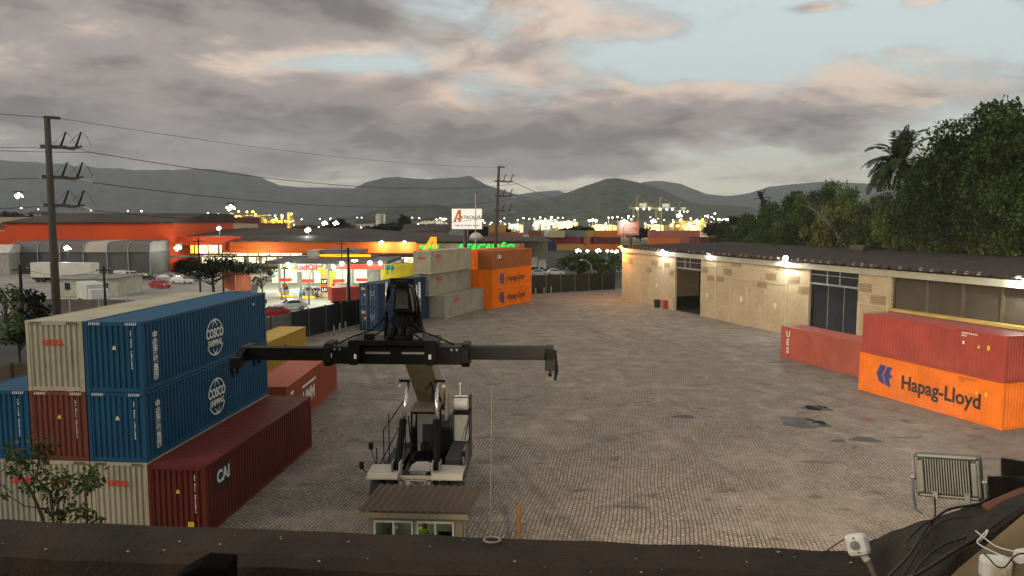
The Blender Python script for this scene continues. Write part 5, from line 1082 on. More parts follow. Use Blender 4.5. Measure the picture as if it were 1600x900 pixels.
for k, (u, v, lab) in enumerate(((447, 464, 'fuel pump with red top and yellow base, nearest the left end of the station'), (482, 466, 'fuel pump with red top and yellow base in the middle of the station'), (530, 466, 'fuel pump with red top and yellow base right of the price totem'), (566, 464, 'fuel pump with red top and yellow base near the yellow container'))):
    p = G(u, v); t = empty('fuel_pump', lab, 'fuel pump', p, .2, 'fuel pumps'); b = MB(); b.span((-1.0, -.4, 0), (1.0, .6, .3)); b.build('island', M_YELP, t, bevel=.1)
    b = MB(); b.span((-.5, -.1, .3), (.5, .35, 1.95)); b.build('body', M_WHT2, t, bevel=.04); b = MB(); b.span((-.34, -.13, 1.25), (.34, -.105, 1.75)); b.build('display', BLACK_L, t); b = MB(); b.span((-.95, -.3, 2.55), (.95, .5, 3.05)); b.build('top_sign', M_REDP, t, bevel=.04)
    for x in (-.45, .45): b = MB(); b.span((x-.04, .05, 1.95), (x+.04, .15, 2.55)); b.build('post', M_WHT2, t)
    for x in (-.62, .62): b = MB(); b.tube([(x*.8, .1, 1.7), (x*1.15, .05, 1.3), (x*1.1, .0, .6), (x*.85, 0, .9)], .035, 6); b.build('hose', BLACK_L, t)
person('person in teal shirt standing between the fuel pumps', G(470, 469), .4, TEAL, DENIM, group='people at the fuel station')
person('person in red shirt beside the left fuel pump', G(440, 468), 1.8, REDS, DENIM, group='people at the fuel station')
person('person in grey shirt walking past the price totem', G(496, 467), -.9, GREY_S, DENIM, group='people at the fuel station')
car('white car refuelling at the middle fuel pump', G(490, 463), R(60), WHT_P)
car('silver car parked at the right side of the fuel station', G(548, 466), R(75), SIL_P)
# bright yellow container behind the dark blue pair and the things on it
yc = container('bright yellow container lying beyond the fence behind the dark blue pair', mat('bright_yellow_paint', (.80, .62, .03), .5, 0, .08, .6), G(577, 464)+Vector((0, 12, 0)), -80, 0, ZW(423, 119), 12, ref='R', group='containers across the street', low=True)
for k, u in enumerate((605, 612)): p = PD(u, 418, 120); b = MB(); b.ball((0, 0, 0), .42, 12, 8); b.lathe([(.12, -1.0), (.12, -.3)], (0, 0, 0), 8); tag(b.build('tank_ball', mat('turquoise_tank', (.03, .42, .42), .4), loc=p, smooth=True), 'small turquoise tank on the bright yellow container, %s of two' % ('left', 'right')[k], 'tank', 'turquoise tanks')

# ---- billboard --------------------------------------------------------
YB = 150.0; p = PD(729.5, 342, YB); t = empty('billboard', 'white rectangular billboard with orange letter emblem on a dark post above the stacks', 'billboard', (p.x, YB, 0)); w_, h_ = 47*YB/F, 31.5*YB/F
b = MB(); b.box((0, .25, p.z), (w_, .5, h_)); b.build('panel', glow('billboard_lit', (1.0, .93, .82), .62, (.62, .58, .5)), t)
b = MB(); 
for s in (-1, 1): b.box((s*(w_/2+.06), .25, p.z), (.12, .56, h_+.24)); b.box((0, .25, p.z+s*(h_/2+.06)), (w_, .56, .12))
b.build('frame', M_POLE, t); b = MB(); b.tube([(-.3, .3, 0), (-.3, .3, p.z-h_/2)], .38, 10); b.build('post', M_POLE, t)
b = MB(); b.ext([(0, 0), (.42, 0), (1.0, 1.75), (1.0, .75), (.7, .75), (.7, .35), (1.0, .35), (1.0, 0), (1.45, 0), (1.45, 2.3), (.85, 2.3)], (-w_*.44, -.03, p.z-.55), (1, 0, 0), (0, 0, 1), (0, -1, 0), .02); b.build('emblem', mat('orange_print', (.75, .24, .03)), t)
text('lettering', 'ATACADÃO', .92, mat('green_print', (.03, .17, .07)), t, (w_*.17, -.03, p.z+.28), (1, 0, 0), (0, 0, 1), .01, .02, shear=.2, sx=.92)
text('lettering', 'Lugar de comprar barato', .52, mat('brown_print', (.12, .07, .04)), t, (0, -.03, p.z-1.25), (1, 0, 0), (0, 0, 1), .01, .008, shear=.2, sx=.93)
p2 = PD(743, 303, YB-3); b = MB(); b.tube([(0, 0, 0), (0, 0, p2.z)], .10, 6); tag(b.build('flagpole', mat('pale_flagpole', (.55, .5, .45)), loc=(p2.x, YB-3, 0)), 'tall pale thin pole in front of the white billboard', 'pole')
YB2 = 215.0; p = PD(982, 357, YB2); t = empty('billboard', 'faded red billboard with pale lines above the far corner of the warehouse', 'billboard', (p.x, YB2, 0)); w_, h_ = 33*YB2/F, 21*YB2/F
b = MB(); b.box((0, .3, p.z), (w_, .8, h_)); b.build('panel', mat('faded_red_panel', (.48, .16, .12), .6, 0, .15, .5), t, bevel=.03)
for k in range(5): b = MB(); b.span((-w_*.42, -.13, p.z-h_*.3+k*h_*.15), (w_*(.40-.1*(k % 3)), -.105, p.z-h_*.3+k*h_*.15+.25)); b.build('text_line', mat('pale_print', (.62, .5, .45)), t)
b = MB(); b.tube([(w_*.1, .4, 0), (w_*.1, .4, p.z-h_/2)], .5, 8); b.build('post', M_POLE, t)
point_light('billboard_light', (p.x-1, YB2-2.5, p.z+h_*.7), 900, (1, .95, .8), .5)
lamp('dazzling lamp above the faded red billboard', 975, 347, YB2-3, W_GLOW, 4.2, None, 0)
lamp('amber street lamp on the far corner behind the warehouse', 962, 394, 150, W_GLOW, 2.2)

# ---- poles and lines --------------------------------------------------
M_CPOLE = mat('grey_concrete_pole', (.075, .07, .055), .85, 0, .2, 1.0, streak=.3); M_INS = mat('pale_insulator', (.5, .49, .44), .4)
tips = {}
def pylon(label, u, Y, vtop, arms, lean, wr=1.0, yaw=0.2):
    p = PD(u, 400, Y); zt = ZW(vtop, Y); t = empty('utility_pole', label, 'utility pole', (p.x, Y, 0), 0, 'high voltage poles along the street'); L = []
    b = MB(); b.tube([(0, 0, 0), (lean*.5, 0, zt*.5), (lean, 0, zt)], [.36*wr, .29*wr, .22*wr], 14); b.build('pole', M_CPOLE, t, smooth=True)
    b = MB(); b.beam((lean-.25, 0, zt+.05), (lean+.95, .1, zt-.02), .14, .22); b.build('top_bracket', M_CPOLE, t)
    L.append(Vector((p.x+lean+1.05, Y+.1, zt-.05)))
    for v in arms:
        z = ZW(v, Y); xo = lean*z/zt
        b = MB(); b.beam((xo-.55, -.05, z+.02), (xo+1.3, .15, z-.05), .22, .26); ar = b.build('crossarm', M_CPOLE, t)
        for k, x in enumerate((.85, 2.05)):
            b = MB(); b.beam((xo+x-.5, .1, z-.10), (xo+x+.45, .2, z+.02), .10, .14); b.build('arm_plate', M_CPOLE, ar)
            b = MB(); b.tube([(xo+x, .15, z), (xo+x+.20, .2, z+.55), (xo+x+.42, .25, z+1.15)], [.09, .075, .06], 8); b.build('post_insulator', M_DPOLE, ar)
            b = MB(); b.tube([(xo+x+.42, .25, z+1.15), (xo+x+.8, .3, z+.75), (xo+x+1.15, .3, z+.1)], .016, 4); b.tube([(xo+x+.42, .25, z+1.15), (xo+x+.0, .2, z+.8), (xo+x-.55, .2, z+.25)], .016, 4); b.build('jumper_wire', M_DPOLE, ar)
        b = MB(); b.beam((xo+1.0, .1, z-.06), (xo+2.1, .2, z-.1), .16, .16); b.build('arm_extension', M_CPOLE, ar)
        for x0, x1, dz in ((.9, 1.9, -.25), (2.1, 3.15, -.40), (-.9, -.2, -.05)):
            b = MB(); b.tube([(xo+x0, .2, z-.08), (xo+x1, .3, z+dz)], [.07, .06], 8); b.build('strain_insulator', M_INS, ar)
        L.append(Vector((p.x+xo+3.15, Y+.3, z-.42))); L.append(Vector((p.x+xo-.9, Y-.05, z-.1)))
    return L
pa_ = pylon('tall grey concrete power pole with three crossarms rising behind the left container stack', 83, 60, 184, (229, 276.5, 320.5), .12)
pb_ = pylon('distant power pole with three crossarms rising behind the orange stack', 771, 128, 261, (283, 306, 329), .95, .95)
def wire(label, a, c, sag, r, grp='overhead wires'):
    P_ = [a.lerp(c, i/24)-Vector((0, 0, sag*4*(i/24)*(1-i/24))) for i in range(25)]; b = MB(); b.tube([p-a for p in P_], r, 5)
    tag(b.build('overhead_wire', mat('wire_metal', (.06, .06, .055), .5, .5), loc=a), label, 'wire', grp)
wire('topmost thin wire between the tops of the two power poles', pa_[0], pb_[0], .9, .018)
for i, nm in ((1, 'upper'), (3, 'middle'), (5, 'lowest')): wire('heavy wire between the %s crossarms of the two power poles' % nm, pa_[i], pb_[i], 1.7, .030)
for i, nm in ((0, 'top'), (2, 'upper arm'), (1, 'upper arm outer end'), (4, 'middle arm'), (6, 'lowest arm')): wire('wire from the %s of the left power pole past the left edge' % nm, pa_[i], pa_[i]+Vector((-14.5, -30, .2 if i else 1.0)), .7, .022)
pb_far = Vector((60, 330, -2.0))
for i, nm in ((1, 'upper'), (3, 'middle')): wire('wire from the %s arm of the distant power pole towards the hills' % nm, pb_[i], pb_[i]+pb_far, 2.5, .05)
def street_pole(label, u, vtop, vbase, Y=None, r=.14, arm=False):
    p = G(u, vbase) if Y is None else PD(u, 400, Y); z = ZW(vtop, p.y)
    t = empty('street_pole', label, 'pole', (p.x, p.y, 0), 0, 'dark poles along the street'); b = MB(); b.tube([(0, 0, 0), (0, 0, z)], [r, r*.7], 8); b.build('pole', M_DPOLE, t)
    b = MB(); b.beam((-.9, 0, z-.5), (.9, 0, z-.45), .10, .12); b.build('crossarm', M_DPOLE, t)
    for x in (-.75, 0, .75): b = MB(); b.lathe([(.04, 0), (.07, .08), (.05, .2)], (x, 0, z-.40), 6); b.build('insulator', M_INS, t)
    return Vector((p.x, p.y, z-.3))
q1 = street_pole('dark pole standing between the big concrete pole and the white truck', 161, 416, 0, 92, .17); q2 = street_pole('dark pole behind the flat topped tree, under the flood lamp', 311, 372, 0, 112, .16); q3 = street_pole('dark pole before the fuel station, right of the price totem', 544, 387, 0, 104, .22)
q4 = street_pole('dark thick pole among the small trees at the left edge', 30, 414, 0, 78, .20); q5 = street_pole('dark thin pole before the orange fascia, left of the price totem', 534, 377, 0, 135, .10); q6 = street_pole('dark thin pole beside the salmon orange cabin', 347, 392, 0, 114, .12)
for a, c, nm in ((q4, q1, 'left edge pole and white truck pole'), (q1, q2, 'white truck pole and flat topped tree pole'), (q2, q3, 'flat topped tree pole and station pole')):
    for k, dz in enumerate((0, -.7)): wire('%s street wire between %s' % (('upper', 'lower')[k], nm), a+Vector((0, 0, dz)), c+Vector((0, 0, dz)), .8, .022, 'street wires')
lamp('bright lamp post standing in front of the grey storage bays', 105, 388, 160, W_GLOW, 4.0, None, 350, (.9, 1, .9))
for lab, u, v, Y, r_ in (('street lamp with small red and yellow flag before the left pump', 446, 446, 108, 0), ):
    pass
def arm_lamp(label, u0, vb, u1, vt, Y, on=False):
    a, c = PD(u0, vb, Y), PD(u1, vt, Y); t = empty('street_lamp', label, 'street lamp', (a.x, Y, 0), 0, 'curved street lamps'); h = c.z; dx_ = c.x-a.x
    b = MB(); b.tube([(0, 0, 0), (0, 0, h*.55), (dx_*.15, 0, h*.82), (dx_*.55, 0, h*.97), (dx_, 0, h)], [.12, .10, .08, .07, .06], 8); b.build('pole', mat('pale_lamp_pole', (.28, .28, .25)), t, smooth=True)
    b = MB(); b.ball((dx_, 0, h-.02), .32, 10, 6, (1.4, .7, .45)); b.build('lamp_head', W_GLOW if on else mat('lamp_glass_off', (.5, .5, .46), .3), t)
arm_lamp('unlit curved street lamp beyond the green fence', 925, 430, 909, 406, 150); arm_lamp('curved street lamp between the price totem and the middle pump', 483, 470, 501, 416, 112); arm_lamp('curved street lamp right of the dark pole before the station', 543, 470, 554, 407, 106, True)
p = G(446, 478); t = empty('road_sign', 'small red and yellow road sign on a post at the street before the station', 'sign', p); b = MB(); b.tube([(0, 0, 0), (0, 0, 4.2)], .05, 6); b.build('post', M_POLE, t); b = MB(); b.ext([(-.4, 0), (0, -.4), (.4, 0), (0, .4)], (0, -.06, 3.0), (1, 0, 0), (0, 0, 1), (0, 1, 0), .03); b.build('plate', mat('orange_sign', (.6, .2, .03)), t)
# ================================================================== PORT AND TOWN BEHIND
def fcont_mesh(L):
    b = MB(); H, W = 2.6, 2.44
    b.box((0, 0, H/2), (L-.1, W-.1, H-.1))
    for s in (-1, 1):
        for z in (.1, H-.1): b.box((0, s*(W/2-.08), z), (L-.5, .12, .17))
        for x in (-1, 1): b.box((x*(L/2-.1), s*(W/2-.1), H/2), (.2, .2, H-.02))
    n = int(L/.6)
    for i in range(n):
        for s in (-1, 1): b.box((-L/2+.4+(L-.8)*(i+.5)/n, s*(W/2-.045), H/2), (.3, .07, H-.5))
    o = b.build('shipping_container', C_CREAM); me = o.data; bpy.data.objects.remove(o); return me
FM = {12: fcont_mesh(12.0), 6: fcont_mesh(6.0)}
FC = {'cream': mat('far_cream_paint', (.48, .40, .24), .6, 0, .1, .3), 'ochre': mat('far_ochre_paint', (.42, .27, .06), .6, 0, .1, .3), 'grey': mat('far_grey_paint', (.17, .18, .18), .6, 0, .1, .3), 'crimson': mat('far_crimson_paint', (.30, .03, .05), .6, 0, .1, .3), 'orange': mat('far_orange_paint', (.60, .17, .03), .6, 0, .1, .3), 'maroon': mat('far_maroon_paint', (.13, .03, .03), .6, 0, .1, .3), 'navy': mat('far_navy_paint', (.03, .05, .10), .6, 0, .1, .3), 'white': mat('far_white_paint', (.55, .52, .45), .6, 0, .1, .3), 'brown': mat('far_brown_paint', (.20, .08, .04), .6, 0, .1, .3), 'pink': mat('far_pale_red_paint', (.42, .14, .11), .6, 0, .1, .3)}
def fcont(c, x, y, z, L, rz, label, group):
    o = bpy.data.objects.new('shipping_container', FM[L]); COL.objects.link(o); o.location = (x, y, z); o.rotation_euler = (0, 0, rz)
    o.material_slots[0].link = 'OBJECT'; o.material_slots[0].material = FC[c]; return tag(o, label, 'container', group)
rc = random.Random(3)
# long row behind the hypermarket roof: only the top two levels show; a lower level carries them
YF = 330; names = list(FC)
row = ['cream', 'cream', 'brown', 'maroon', 'maroon', 'cream', 'maroon', 'ochre', 'cream', 'maroon', 'cream']
for i, c in enumerate(row):
    x = XW(8+i*42, YF)
    for lv in range(5):
        cc = c if lv == 4 else (rc.choice(['cream', 'cream', 'ochre', 'brown', 'maroon', 'grey']))
        if lv == 4 and i in (3, 7, 10): continue
        fcont(cc, x+rc.uniform(-.2, .2), YF+rc.uniform(-.2, .2), lv*2.62, 12, rc.uniform(-.01, .01), '%s container in the long stacked row behind the orange hall' % cc, 'containers stacked behind the hypermarket')
# port stack seen above the green fence
for (u0, lv, c, L) in ((894, 0, 'ochre', 12), (935, 0, 'orange', 12), (976, 0, 'orange', 12), (889, 1, 'crimson', 12), (917, 1, 'pink', 6), (945, 1, 'maroon', 12), (893, 2, 'grey', 12), (925, 2, 'ochre', 6), (950, 2, 'orange', 12), (869, 2, 'cream', 6), (858, 0, 'navy', 6), (858, 1, 'navy', 6), (859, 2, 'white', 6), (866, 1, 'maroon', 6) if False else (838, 0, 'maroon', 6), (838, 1, 'crimson', 6), (838, 2, 'brown', 6), (820, 0, 'maroon', 6), (820, 1, 'brown', 6)):
    Y = 300; fcont(c, XW(u0, Y), Y+(0 if u0 > 868 else 3)-(4 if c == 'cream' else 0), lv*2.62, L, 0, {0: 'lowest level %s container in the port stack above the green fence', 1: 'middle level %s container in the port stack above the green fence', 2: 'top level %s container in the port stack above the green fence'}[lv] % c, 'port containers above the green fence')
for (u0, Y, lvs, c, L) in ((790, 260, 3, 'pink', 12), (806, 262, 2, 'orange', 12), (1037, 290, 3, 'pink', 12), (1068, 300, 3, 'pink', 12), (1100, 300, 2, 'maroon', 12), (777, 268, 4, 'ochre', 6)):
    for lv in range(lvs): fcont(c if lv == lvs-1 else rc.choice(['pink', 'maroon', 'orange']), XW(u0, Y), Y, lv*2.62, L, 0, '%s container at level %d of a short stack left of the warehouse' % (c if False else 'reddish', lv+1) if False else 'reddish container in a short stack far beyond the yard', 'short container stacks far beyond the yard')
# street canopy, white dome, blue grey block
t = empty('white_dome_tent', 'small white dome tent beneath the white billboard', 'tent', (XW(744, 190), 190, 0)); z0, z1 = ZW(373, 190), ZW(363, 190)
b = MB(); b.lathe([(1.7, 0), (1.7, z0)], (0, 0, 0), 16); b.build('wall', mat('dim_tent_wall', (.3, .29, .26)), t); b = MB(); b.lathe([(1.75, z0), (1.55, z0+.7), (.9, z1-.2), (.05, z1)], (0, 0, 0), 16); b.build('roof', mat('white_tent_cloth', (.6, .57, .5)), t, smooth=True)
def block(name, label, u0, u1, v0, Y, m, dep=20, roofm=None, wins=0):
    t = empty(name, label, 'building', (XW(u0, Y), Y, 0)); w_ = XW(u1, Y)-XW(u0, Y); h = ZW(v0, Y)
    b = MB(); b.span((0, 0, 0), (w_, dep, h)); b.build('wall', m, t); b = MB(); b.ext([(-.4, h+.02), (dep+.4, h+.02), (dep/2, h+.02+dep*.12)], (-.3, 0, 0), (0, 1, 0), (0, 0, 1), (1, 0, 0), w_+.6); b.build('roof', roofm or M_GROOF, t)
    for k in range(wins): x = w_*(k+.35)/wins; b = MB(); b.span((x, -.12, h*.45), (x+w_*.4/wins, -.01, h*.8)); b.build('window', glow('far_window_glow', (1, .85, .55), 1.4), t)
    return t
block('blue_grey_block', 'blue grey block behind the white billboard', 704, 726, 349, 240, mat('blue_grey_wall', (.20, .25, .28)))
block('far_warehouse', 'grey low shed with dark roof right of the hypermarket roof', 628, 700, 362, 250, mat('grey_shed_wall', (.22, .2, .17)))
block('far_building', 'low cream lit building left of the white silo', 556, 584, 349, 520, mat('cream_far_wall', (.5, .45, .36)), wins=5)
block('far_building', 'pale building with tower right of the conifers', 662, 676, 345, 520, mat('cream_far_wall', (.5, .45, .36)), wins=3)
block('far_building', 'long dim shed beyond the left end of the container row', -20, 12, 337, 480, mat('dim_far_wall', (.25, .22, .18)), wins=4)
block('far_building', 'bright lit low hall at the far left beyond the container row', 40, 72, 335, 560, mat('cream_far_wall', (.5, .45, .36)), wins=6)
block('far_building', 'pale low shed on the skyline right of the big pole', 150, 215, 338.5, 540, mat('dim_far_wall', (.25, .22, .18)), wins=3)
def silo(name, label, u, v, Y, rpx, m, dome=.25, watts=0, col=(1, .8, .4), group=None):
    p = PD(u, v, Y); r_ = rpx*Y/F; t = empty(name, label, 'tank', (p.x, Y, 0), 0, group); h = p.z
    b = MB(); b.lathe([(r_, 0), (r_, h-r_*dome)], (0, 0, 0), 28); b.build('shell', m, t); b = MB(); b.lathe([(r_*1.01, h-r_*dome), (r_*.75, h-r_*dome*.35), (r_*.3, h-.1*r_*dome), (.02, h)], (0, 0, 0), 28); b.build('roof', m, t, smooth=True)
    for k in range(3): b = MB(); z = h*(k+1)/4; b.lathe([(r_*1.012, z-.12), (r_*1.03, z-.12), (r_*1.03, z+.12), (r_*1.012, z+.12)], (0, 0, 0), 28); b.build('stiffening_ring', m, t)
    b = MB(); b.tube([(r_*.5, -r_*.9, 0), (r_*.5, -r_*.9, h)], .25, 6); b.build('ladder', M_POLE, t)
    if watts: point_light('tank_light', (p.x-r_*.6, Y-r_*1.0-14, 9), watts, col, 1.0)
    return t
M_TANK = mat('pale_tank_paint', (.58, .55, .42), .5, 0, .1, .1)
silo('silo', 'white silo standing on the skyline left of the conifers', 594.5, 334, 500, 7.5, mat('white_silo', (.55, .52, .48)), .2)
silo('storage_tank', 'small pale storage tank right of the conifers, beside the billboard', 690, 346, 520, 9, M_TANK, .2, 9000, (1, .9, .7))
TG = 'lit storage tanks at the port'
silo('storage_tank', 'low brightly lit storage tank at the left of the tank row', 806, 349, 560, 12, M_TANK, .3, 34000, (1, .95, .7), TG)
silo('storage_tank', 'big yellow lit storage tank behind the grey port container', 886, 345, 560, 17, M_TANK, .15, 42000, (1, .80, .34), TG)
silo('storage_tank', 'wide low yellow lit storage tank left of the red billboard', 944, 350, 560, 20, M_TANK, .15, 60000, (1, .80, .24), TG)
silo('storage_tank', 'yellow lit storage tank right of the red billboard', 1022, 350, 560, 15, M_TANK, .15, 42000, (1, .80, .30), TG)
silo('storage_tank', 'yellow lit storage tank nearest the dark trees at right', 1084, 351, 560, 16, M_TANK, .15, 42000, (1, .80, .34), TG)
def plant(label, u0, u1, v0, Y, col, seed, m, nl, watts):
    rs_ = random.Random(seed); x0, x1 = XW(u0, Y), XW(u1, Y); t = empty('process_plant', label, 'industrial plant', (x0, Y, 0)); w_ = x1-x0; hm_ = ZW(v0, Y)
    b = MB(); b.span((0, 0, 0), (w_, 18, hm_*.55)); b.build('pipe_rack', m, t)
    for k in range(max(4, int(w_/7))):
        x = w_*(k+.5)/max(4, int(w_/7)); h = hm_*rs_.uniform(.65, 1.0); b = MB(); r_ = rs_.uniform(1.0, 2.6); b.lathe([(r_, 0), (r_, h*.94), (r_*.3, h)], (x, -2, 0), 12); b.build('column', m, t)
    for k in range(4): b = MB(); z = hm_*(.55+.09*k); b.span((w_*rs_.uniform(0, .3), -3.4, z), (w_*rs_.uniform(.6, 1), -2.6, z+.5)); b.build('gantry', m, t)
    gm = glow('plant_lamp_%d' % seed, col, 16)
    for k in range(nl): b = MB(); b.ball((w_*rs_.uniform(0, 1), -4.2, hm_*rs_.uniform(.45, 1.02)), rs_.uniform(.45, .9)*Y/700, 6, 4); b.build('plant_lamp', gm, t)
    for k in range(max(1, int(w_/30))): point_light('plant_light', (x0+w_*(k+.5)/max(1, int(w_/30)), Y-14, hm_*.75), watts, col, 1.0)
    return t
M_PLANT = mat('yellowish_plant_paint', (.45, .36, .16), .6, 0, .2, .2); M_PLANT2 = mat('silver_plant_paint', (.42, .42, .38), .5, .2, .2, .2)
plant('yellow lit process plant on the skyline above the hypermarket roof', 345, 463, 331, 640, (1.0, .66, .10), 11, M_PLANT, 26, 26000)
plant('silver process plant with many lamps left of the big yellow tank', 832, 872, 340, 600, (1.0, .92, .62), 12, M_PLANT2, 14, 16000)
plant('dim lit plant beyond the white silo and left of the billboard', 654, 702, 340, 620, (1.0, .9, .66), 13, M_PLANT2, 6, 5000)
plant('yellow lit plant between the cranes and the dark trees', 1040, 1130, 342, 640, (1.0, .72, .20), 14, M_PLANT, 18, 20000)
def crane(label, u, v, Y, s=1.0):
    p = PD(u, v, Y); t = empty('port_crane', label, 'crane', (p.x, Y, 0), 0, 'port cranes on the skyline'); h = p.z; m = mat('crane_yellow', (.34, .30, .12), .6)
    for x in (-7*s, 0): b = MB(); b.beam((x, 0, 0), (x*.9, 0, h*.62), 1.0*s, 1.0*s); b.beam((x, 9, 0), (x*.9, 9, h*.62), 1.0*s, 1.0*s); b.build('leg', m, t)
    b = MB(); b.beam((-14*s, 4, h*.63), (22*s, 4, h*.66), 2.2*s, 2.0*s); b.build('boom', m, t); b = MB(); b.beam((-3*s, 4, h*.62), (0, 4, h), .8*s, .8*s); b.beam((0, 4, h), (20*s, 4, h*.68), .4*s, .4*s); b.beam((0, 4, h), (-13*s, 4, h*.66), .4*s, .4*s); b.build('mast', m, t)
    b = MB(); b.span((2*s, 1, h*.68), (12*s, 7, h*.78)); b.build('machine_house', mat('crane_white', (.6, .6, .55)), t)
    for x in (-2*s, 8*s, 16*s): b = MB(); b.ball((x, .5, h*.60), 1.3*s, 6, 4); b.build('crane_lamp', glow('crane_lamp_glow', (.95, 1, .8), 14), t)
    point_light('crane_light', (p.x+6*s, Y-16, h*.7), 5000, (.95, 1, .75), 1.0)
crane('yellow port crane on the skyline, the left one of the pair', 998, 306, 900, .8); crane('yellow port crane on the skyline, the right one of the pair', 1034, 307, 900, .8); crane('dim port crane on the skyline nearest the dark trees', 1064, 315, 1100, .6)
# far lamps
LG1, LG2, LG3 = 'far lamps along the skyline at the left', 'far lamps along the skyline in the middle', 'row of white lamps beyond the green fence'
for u, v, r_ in ((33, 325, 2.0), (60, 327, 1.2), (142, 329, 1.3), (142, 338, 1.2), (200, 330, 1.6), (221, 330, 1.8), (259, 338, 1.7), (264, 337, 1.5), (288, 338, 1.5), (312, 338, 1.2), (325, 333, 1.8), (341, 334, 1.3), (399, 334, 1.3), (430, 337, 1.6)):
    lamp('small white lamp on the skyline left of the fuel station', u, v, 600, S_GLOW, r_*.85, LG1)
lamp('largest white mast lamp on the skyline at the left edge', 29, 306, 450, W_GLOW, 4.6, None); lamp('large white mast lamp above the yellow lit plant', 360, 325, 500, W_GLOW, 5.0, None)
for u, v, r_ in ((498, 355, 1.2), (516, 343, 1.2), (558, 340, 1.0), (565, 340, 1.1), (600, 345, 1.0), (644, 340, 1.3), (655, 341, 1.5), (676, 341, 1.6), (682, 343, 1.5), (688, 341, 1.8), (697, 342, 1.3), (757, 348, 1.5), (768, 348, 1.3), (782, 346, 1.4), (809, 344, 1.2), (818, 341, 1.5), (827, 342, 1.4), (844, 340, 1.6), (852, 342, 1.3), (867, 344, 1.5), (898, 344, 1.5), (951, 340, 1.6), (957, 340, 1.6), (965, 339, 1.5), (982, 338, 1.8), (1102, 338, 1.5), (1106, 337, 1.5), (1117, 334, 2.0)):
    lamp('small white lamp on the skyline beyond the yard', u, v, 540, S_GLOW, r_*.9, LG2)
lamp('bright white lamp on the skyline right of the yellow plant, left of two', 507, 349, 480, W_GLOW, 3.2); lamp('bright white lamp on the skyline right of the yellow plant, right of two', 524.5, 349, 480, W_GLOW, 3.2)
for k, (u, v, r_) in enumerate(((921, 345, 2.3), (926, 344, 2.8), (931, 345, 2.4))): lamp('white lamp of the tight bright cluster above the wide low tank', u, v, 540, W_GLOW, r_, 'lamp cluster above the wide low tank')
for u, v, r_, nm in ((1021, 346, 4.0, 'big yellowish lamp in front of the tank right of the red billboard'), (1061, 337, 4.0, 'bright white mast lamp right of the port cranes'), (1077, 350, 3.0, 'white lamp on the skyline, left of two near the dark trees'), (1090, 348, 2.8, 'white lamp on the skyline, right of two near the dark trees'), (1080, 361, 2.4, 'low white lamp just above the warehouse roof by the dark trees')):
    lamp(nm, u, v, 500, W_GLOW, r_*.8)
for u, v in ((1123, 343), (1136, 343), (1150, 342), (1165, 342), (1184, 340)): lamp('white lamp in the row of five above the dark trees behind the warehouse', u, v, 300, W_GLOW, 2.5, 'row of lamps above the trees')
for u, v, r_ in ((903, 392, 3.6), (918, 392, 3.2), (934.5, 392, 3.6), (949, 392, 3.0), (956, 392.5, 2.6), (964, 392.5, 3.2)): lamp('white lamp in the low row above the dark bush beyond the green fence', u, v, 215, W_GLOW, r_*.85, LG3, 220)
rl = random.Random(77)
for k in range(46):
    u = rl.uniform(395, 1135); v = rl.uniform(338, 353) if u > 700 else rl.uniform(341, 354)
    c = rl.choice((0, 0, 1, 2)); lamp(('tiny white lamp among the town lights on the skyline', 'tiny yellow lamp among the town lights on the skyline', 'tiny greenish lamp among the town lights on the skyline')[c], u, v, rl.uniform(480, 760), (S_GLOW, Y_GLOW, G_GLOW)[c], rl.uniform(.7, 1.3), 'tiny town lights on the skyline')
# lattice tower behind the trees
t = empty('light_mast', 'dark mast with a square head behind the trees at right', 'mast', (XW(1237, 260), 260, 0)); h = ZW(303, 260); b = MB(); b.tube([(0, 0, 0), (0, 0, h)], .35, 6); b.build('pole', M_DPOLE, t); b = MB(); b.span((-.5, -.3, h), (3.0, .3, h+.9)); b.build('head', M_DPOLE, t)
# ================================================================== TREES
M_BARK = mat('bark', (.055, .045, .033), .9, 0, .35, 3, bump=.3)
def leafm(n, c, isl=.6):
    m = mat(n, c, .6, 0, .55, .45, island=isl, spec=.25); t = NT(m.node_tree); b = t.n['Principled BSDF']; old = b.inputs['Base Color'].links[0].from_socket
    r_ = t.node('ShaderNodeObjectInfo').outputs['Random']; c2 = t.mix(r_, t.vm('MULTIPLY', old, (.52, .66, .56)), t.vm('MULTIPLY', old, (1.25, 1.36, 1.05))); t.inp(b.inputs['Base Color'], c2)
    ts = t.node('ShaderNodeBsdfTranslucent'); t.inp(ts.inputs[0], c2); mx = t.node('ShaderNodeMixShader'); mx.inputs[0].default_value = .25
    t.l.new(b.outputs[0], mx.inputs[1]); t.l.new(ts.outputs[0], mx.inputs[2]); t.l.new(mx.outputs[0], t.n['Material Output'].inputs[0]); return m
L_DEEP = leafm('deep_green_leaves', (.050, .072, .022)); L_MID = leafm('mid_green_leaves', (.085, .110, .030)); L_OLIVE = leafm('olive_leaves', (.115, .115, .040)); L_LIGHT = leafm('yellow_green_leaves', (.14, .17, .045)); L_DARK = leafm('dark_leaves', (.016, .022, .010)); L_PALM = leafm('palm_leaflets', (.055, .072, .026)); L_DRY = leafm('dry_leaves', (.15, .11, .055)); L_NEAR = leafm('near_leaves', (.05, .065, .022))
def leaf(vs, fs, p, d_, nrm, L, wd):
    i = len(vs); s = d_.cross(nrm).normalized()*wd; q = p+d_*L*.5; e = p+d_*L-nrm*L*.12
    vs += [p, q+s, e, q-s]; fs.append((i, i+1, i+2, i+3))
def rdir(rs_, up=.3):
    v = Vector((rs_.gauss(0, 1), rs_.gauss(0, 1), rs_.gauss(0, .8)+up)); return v.normalized()
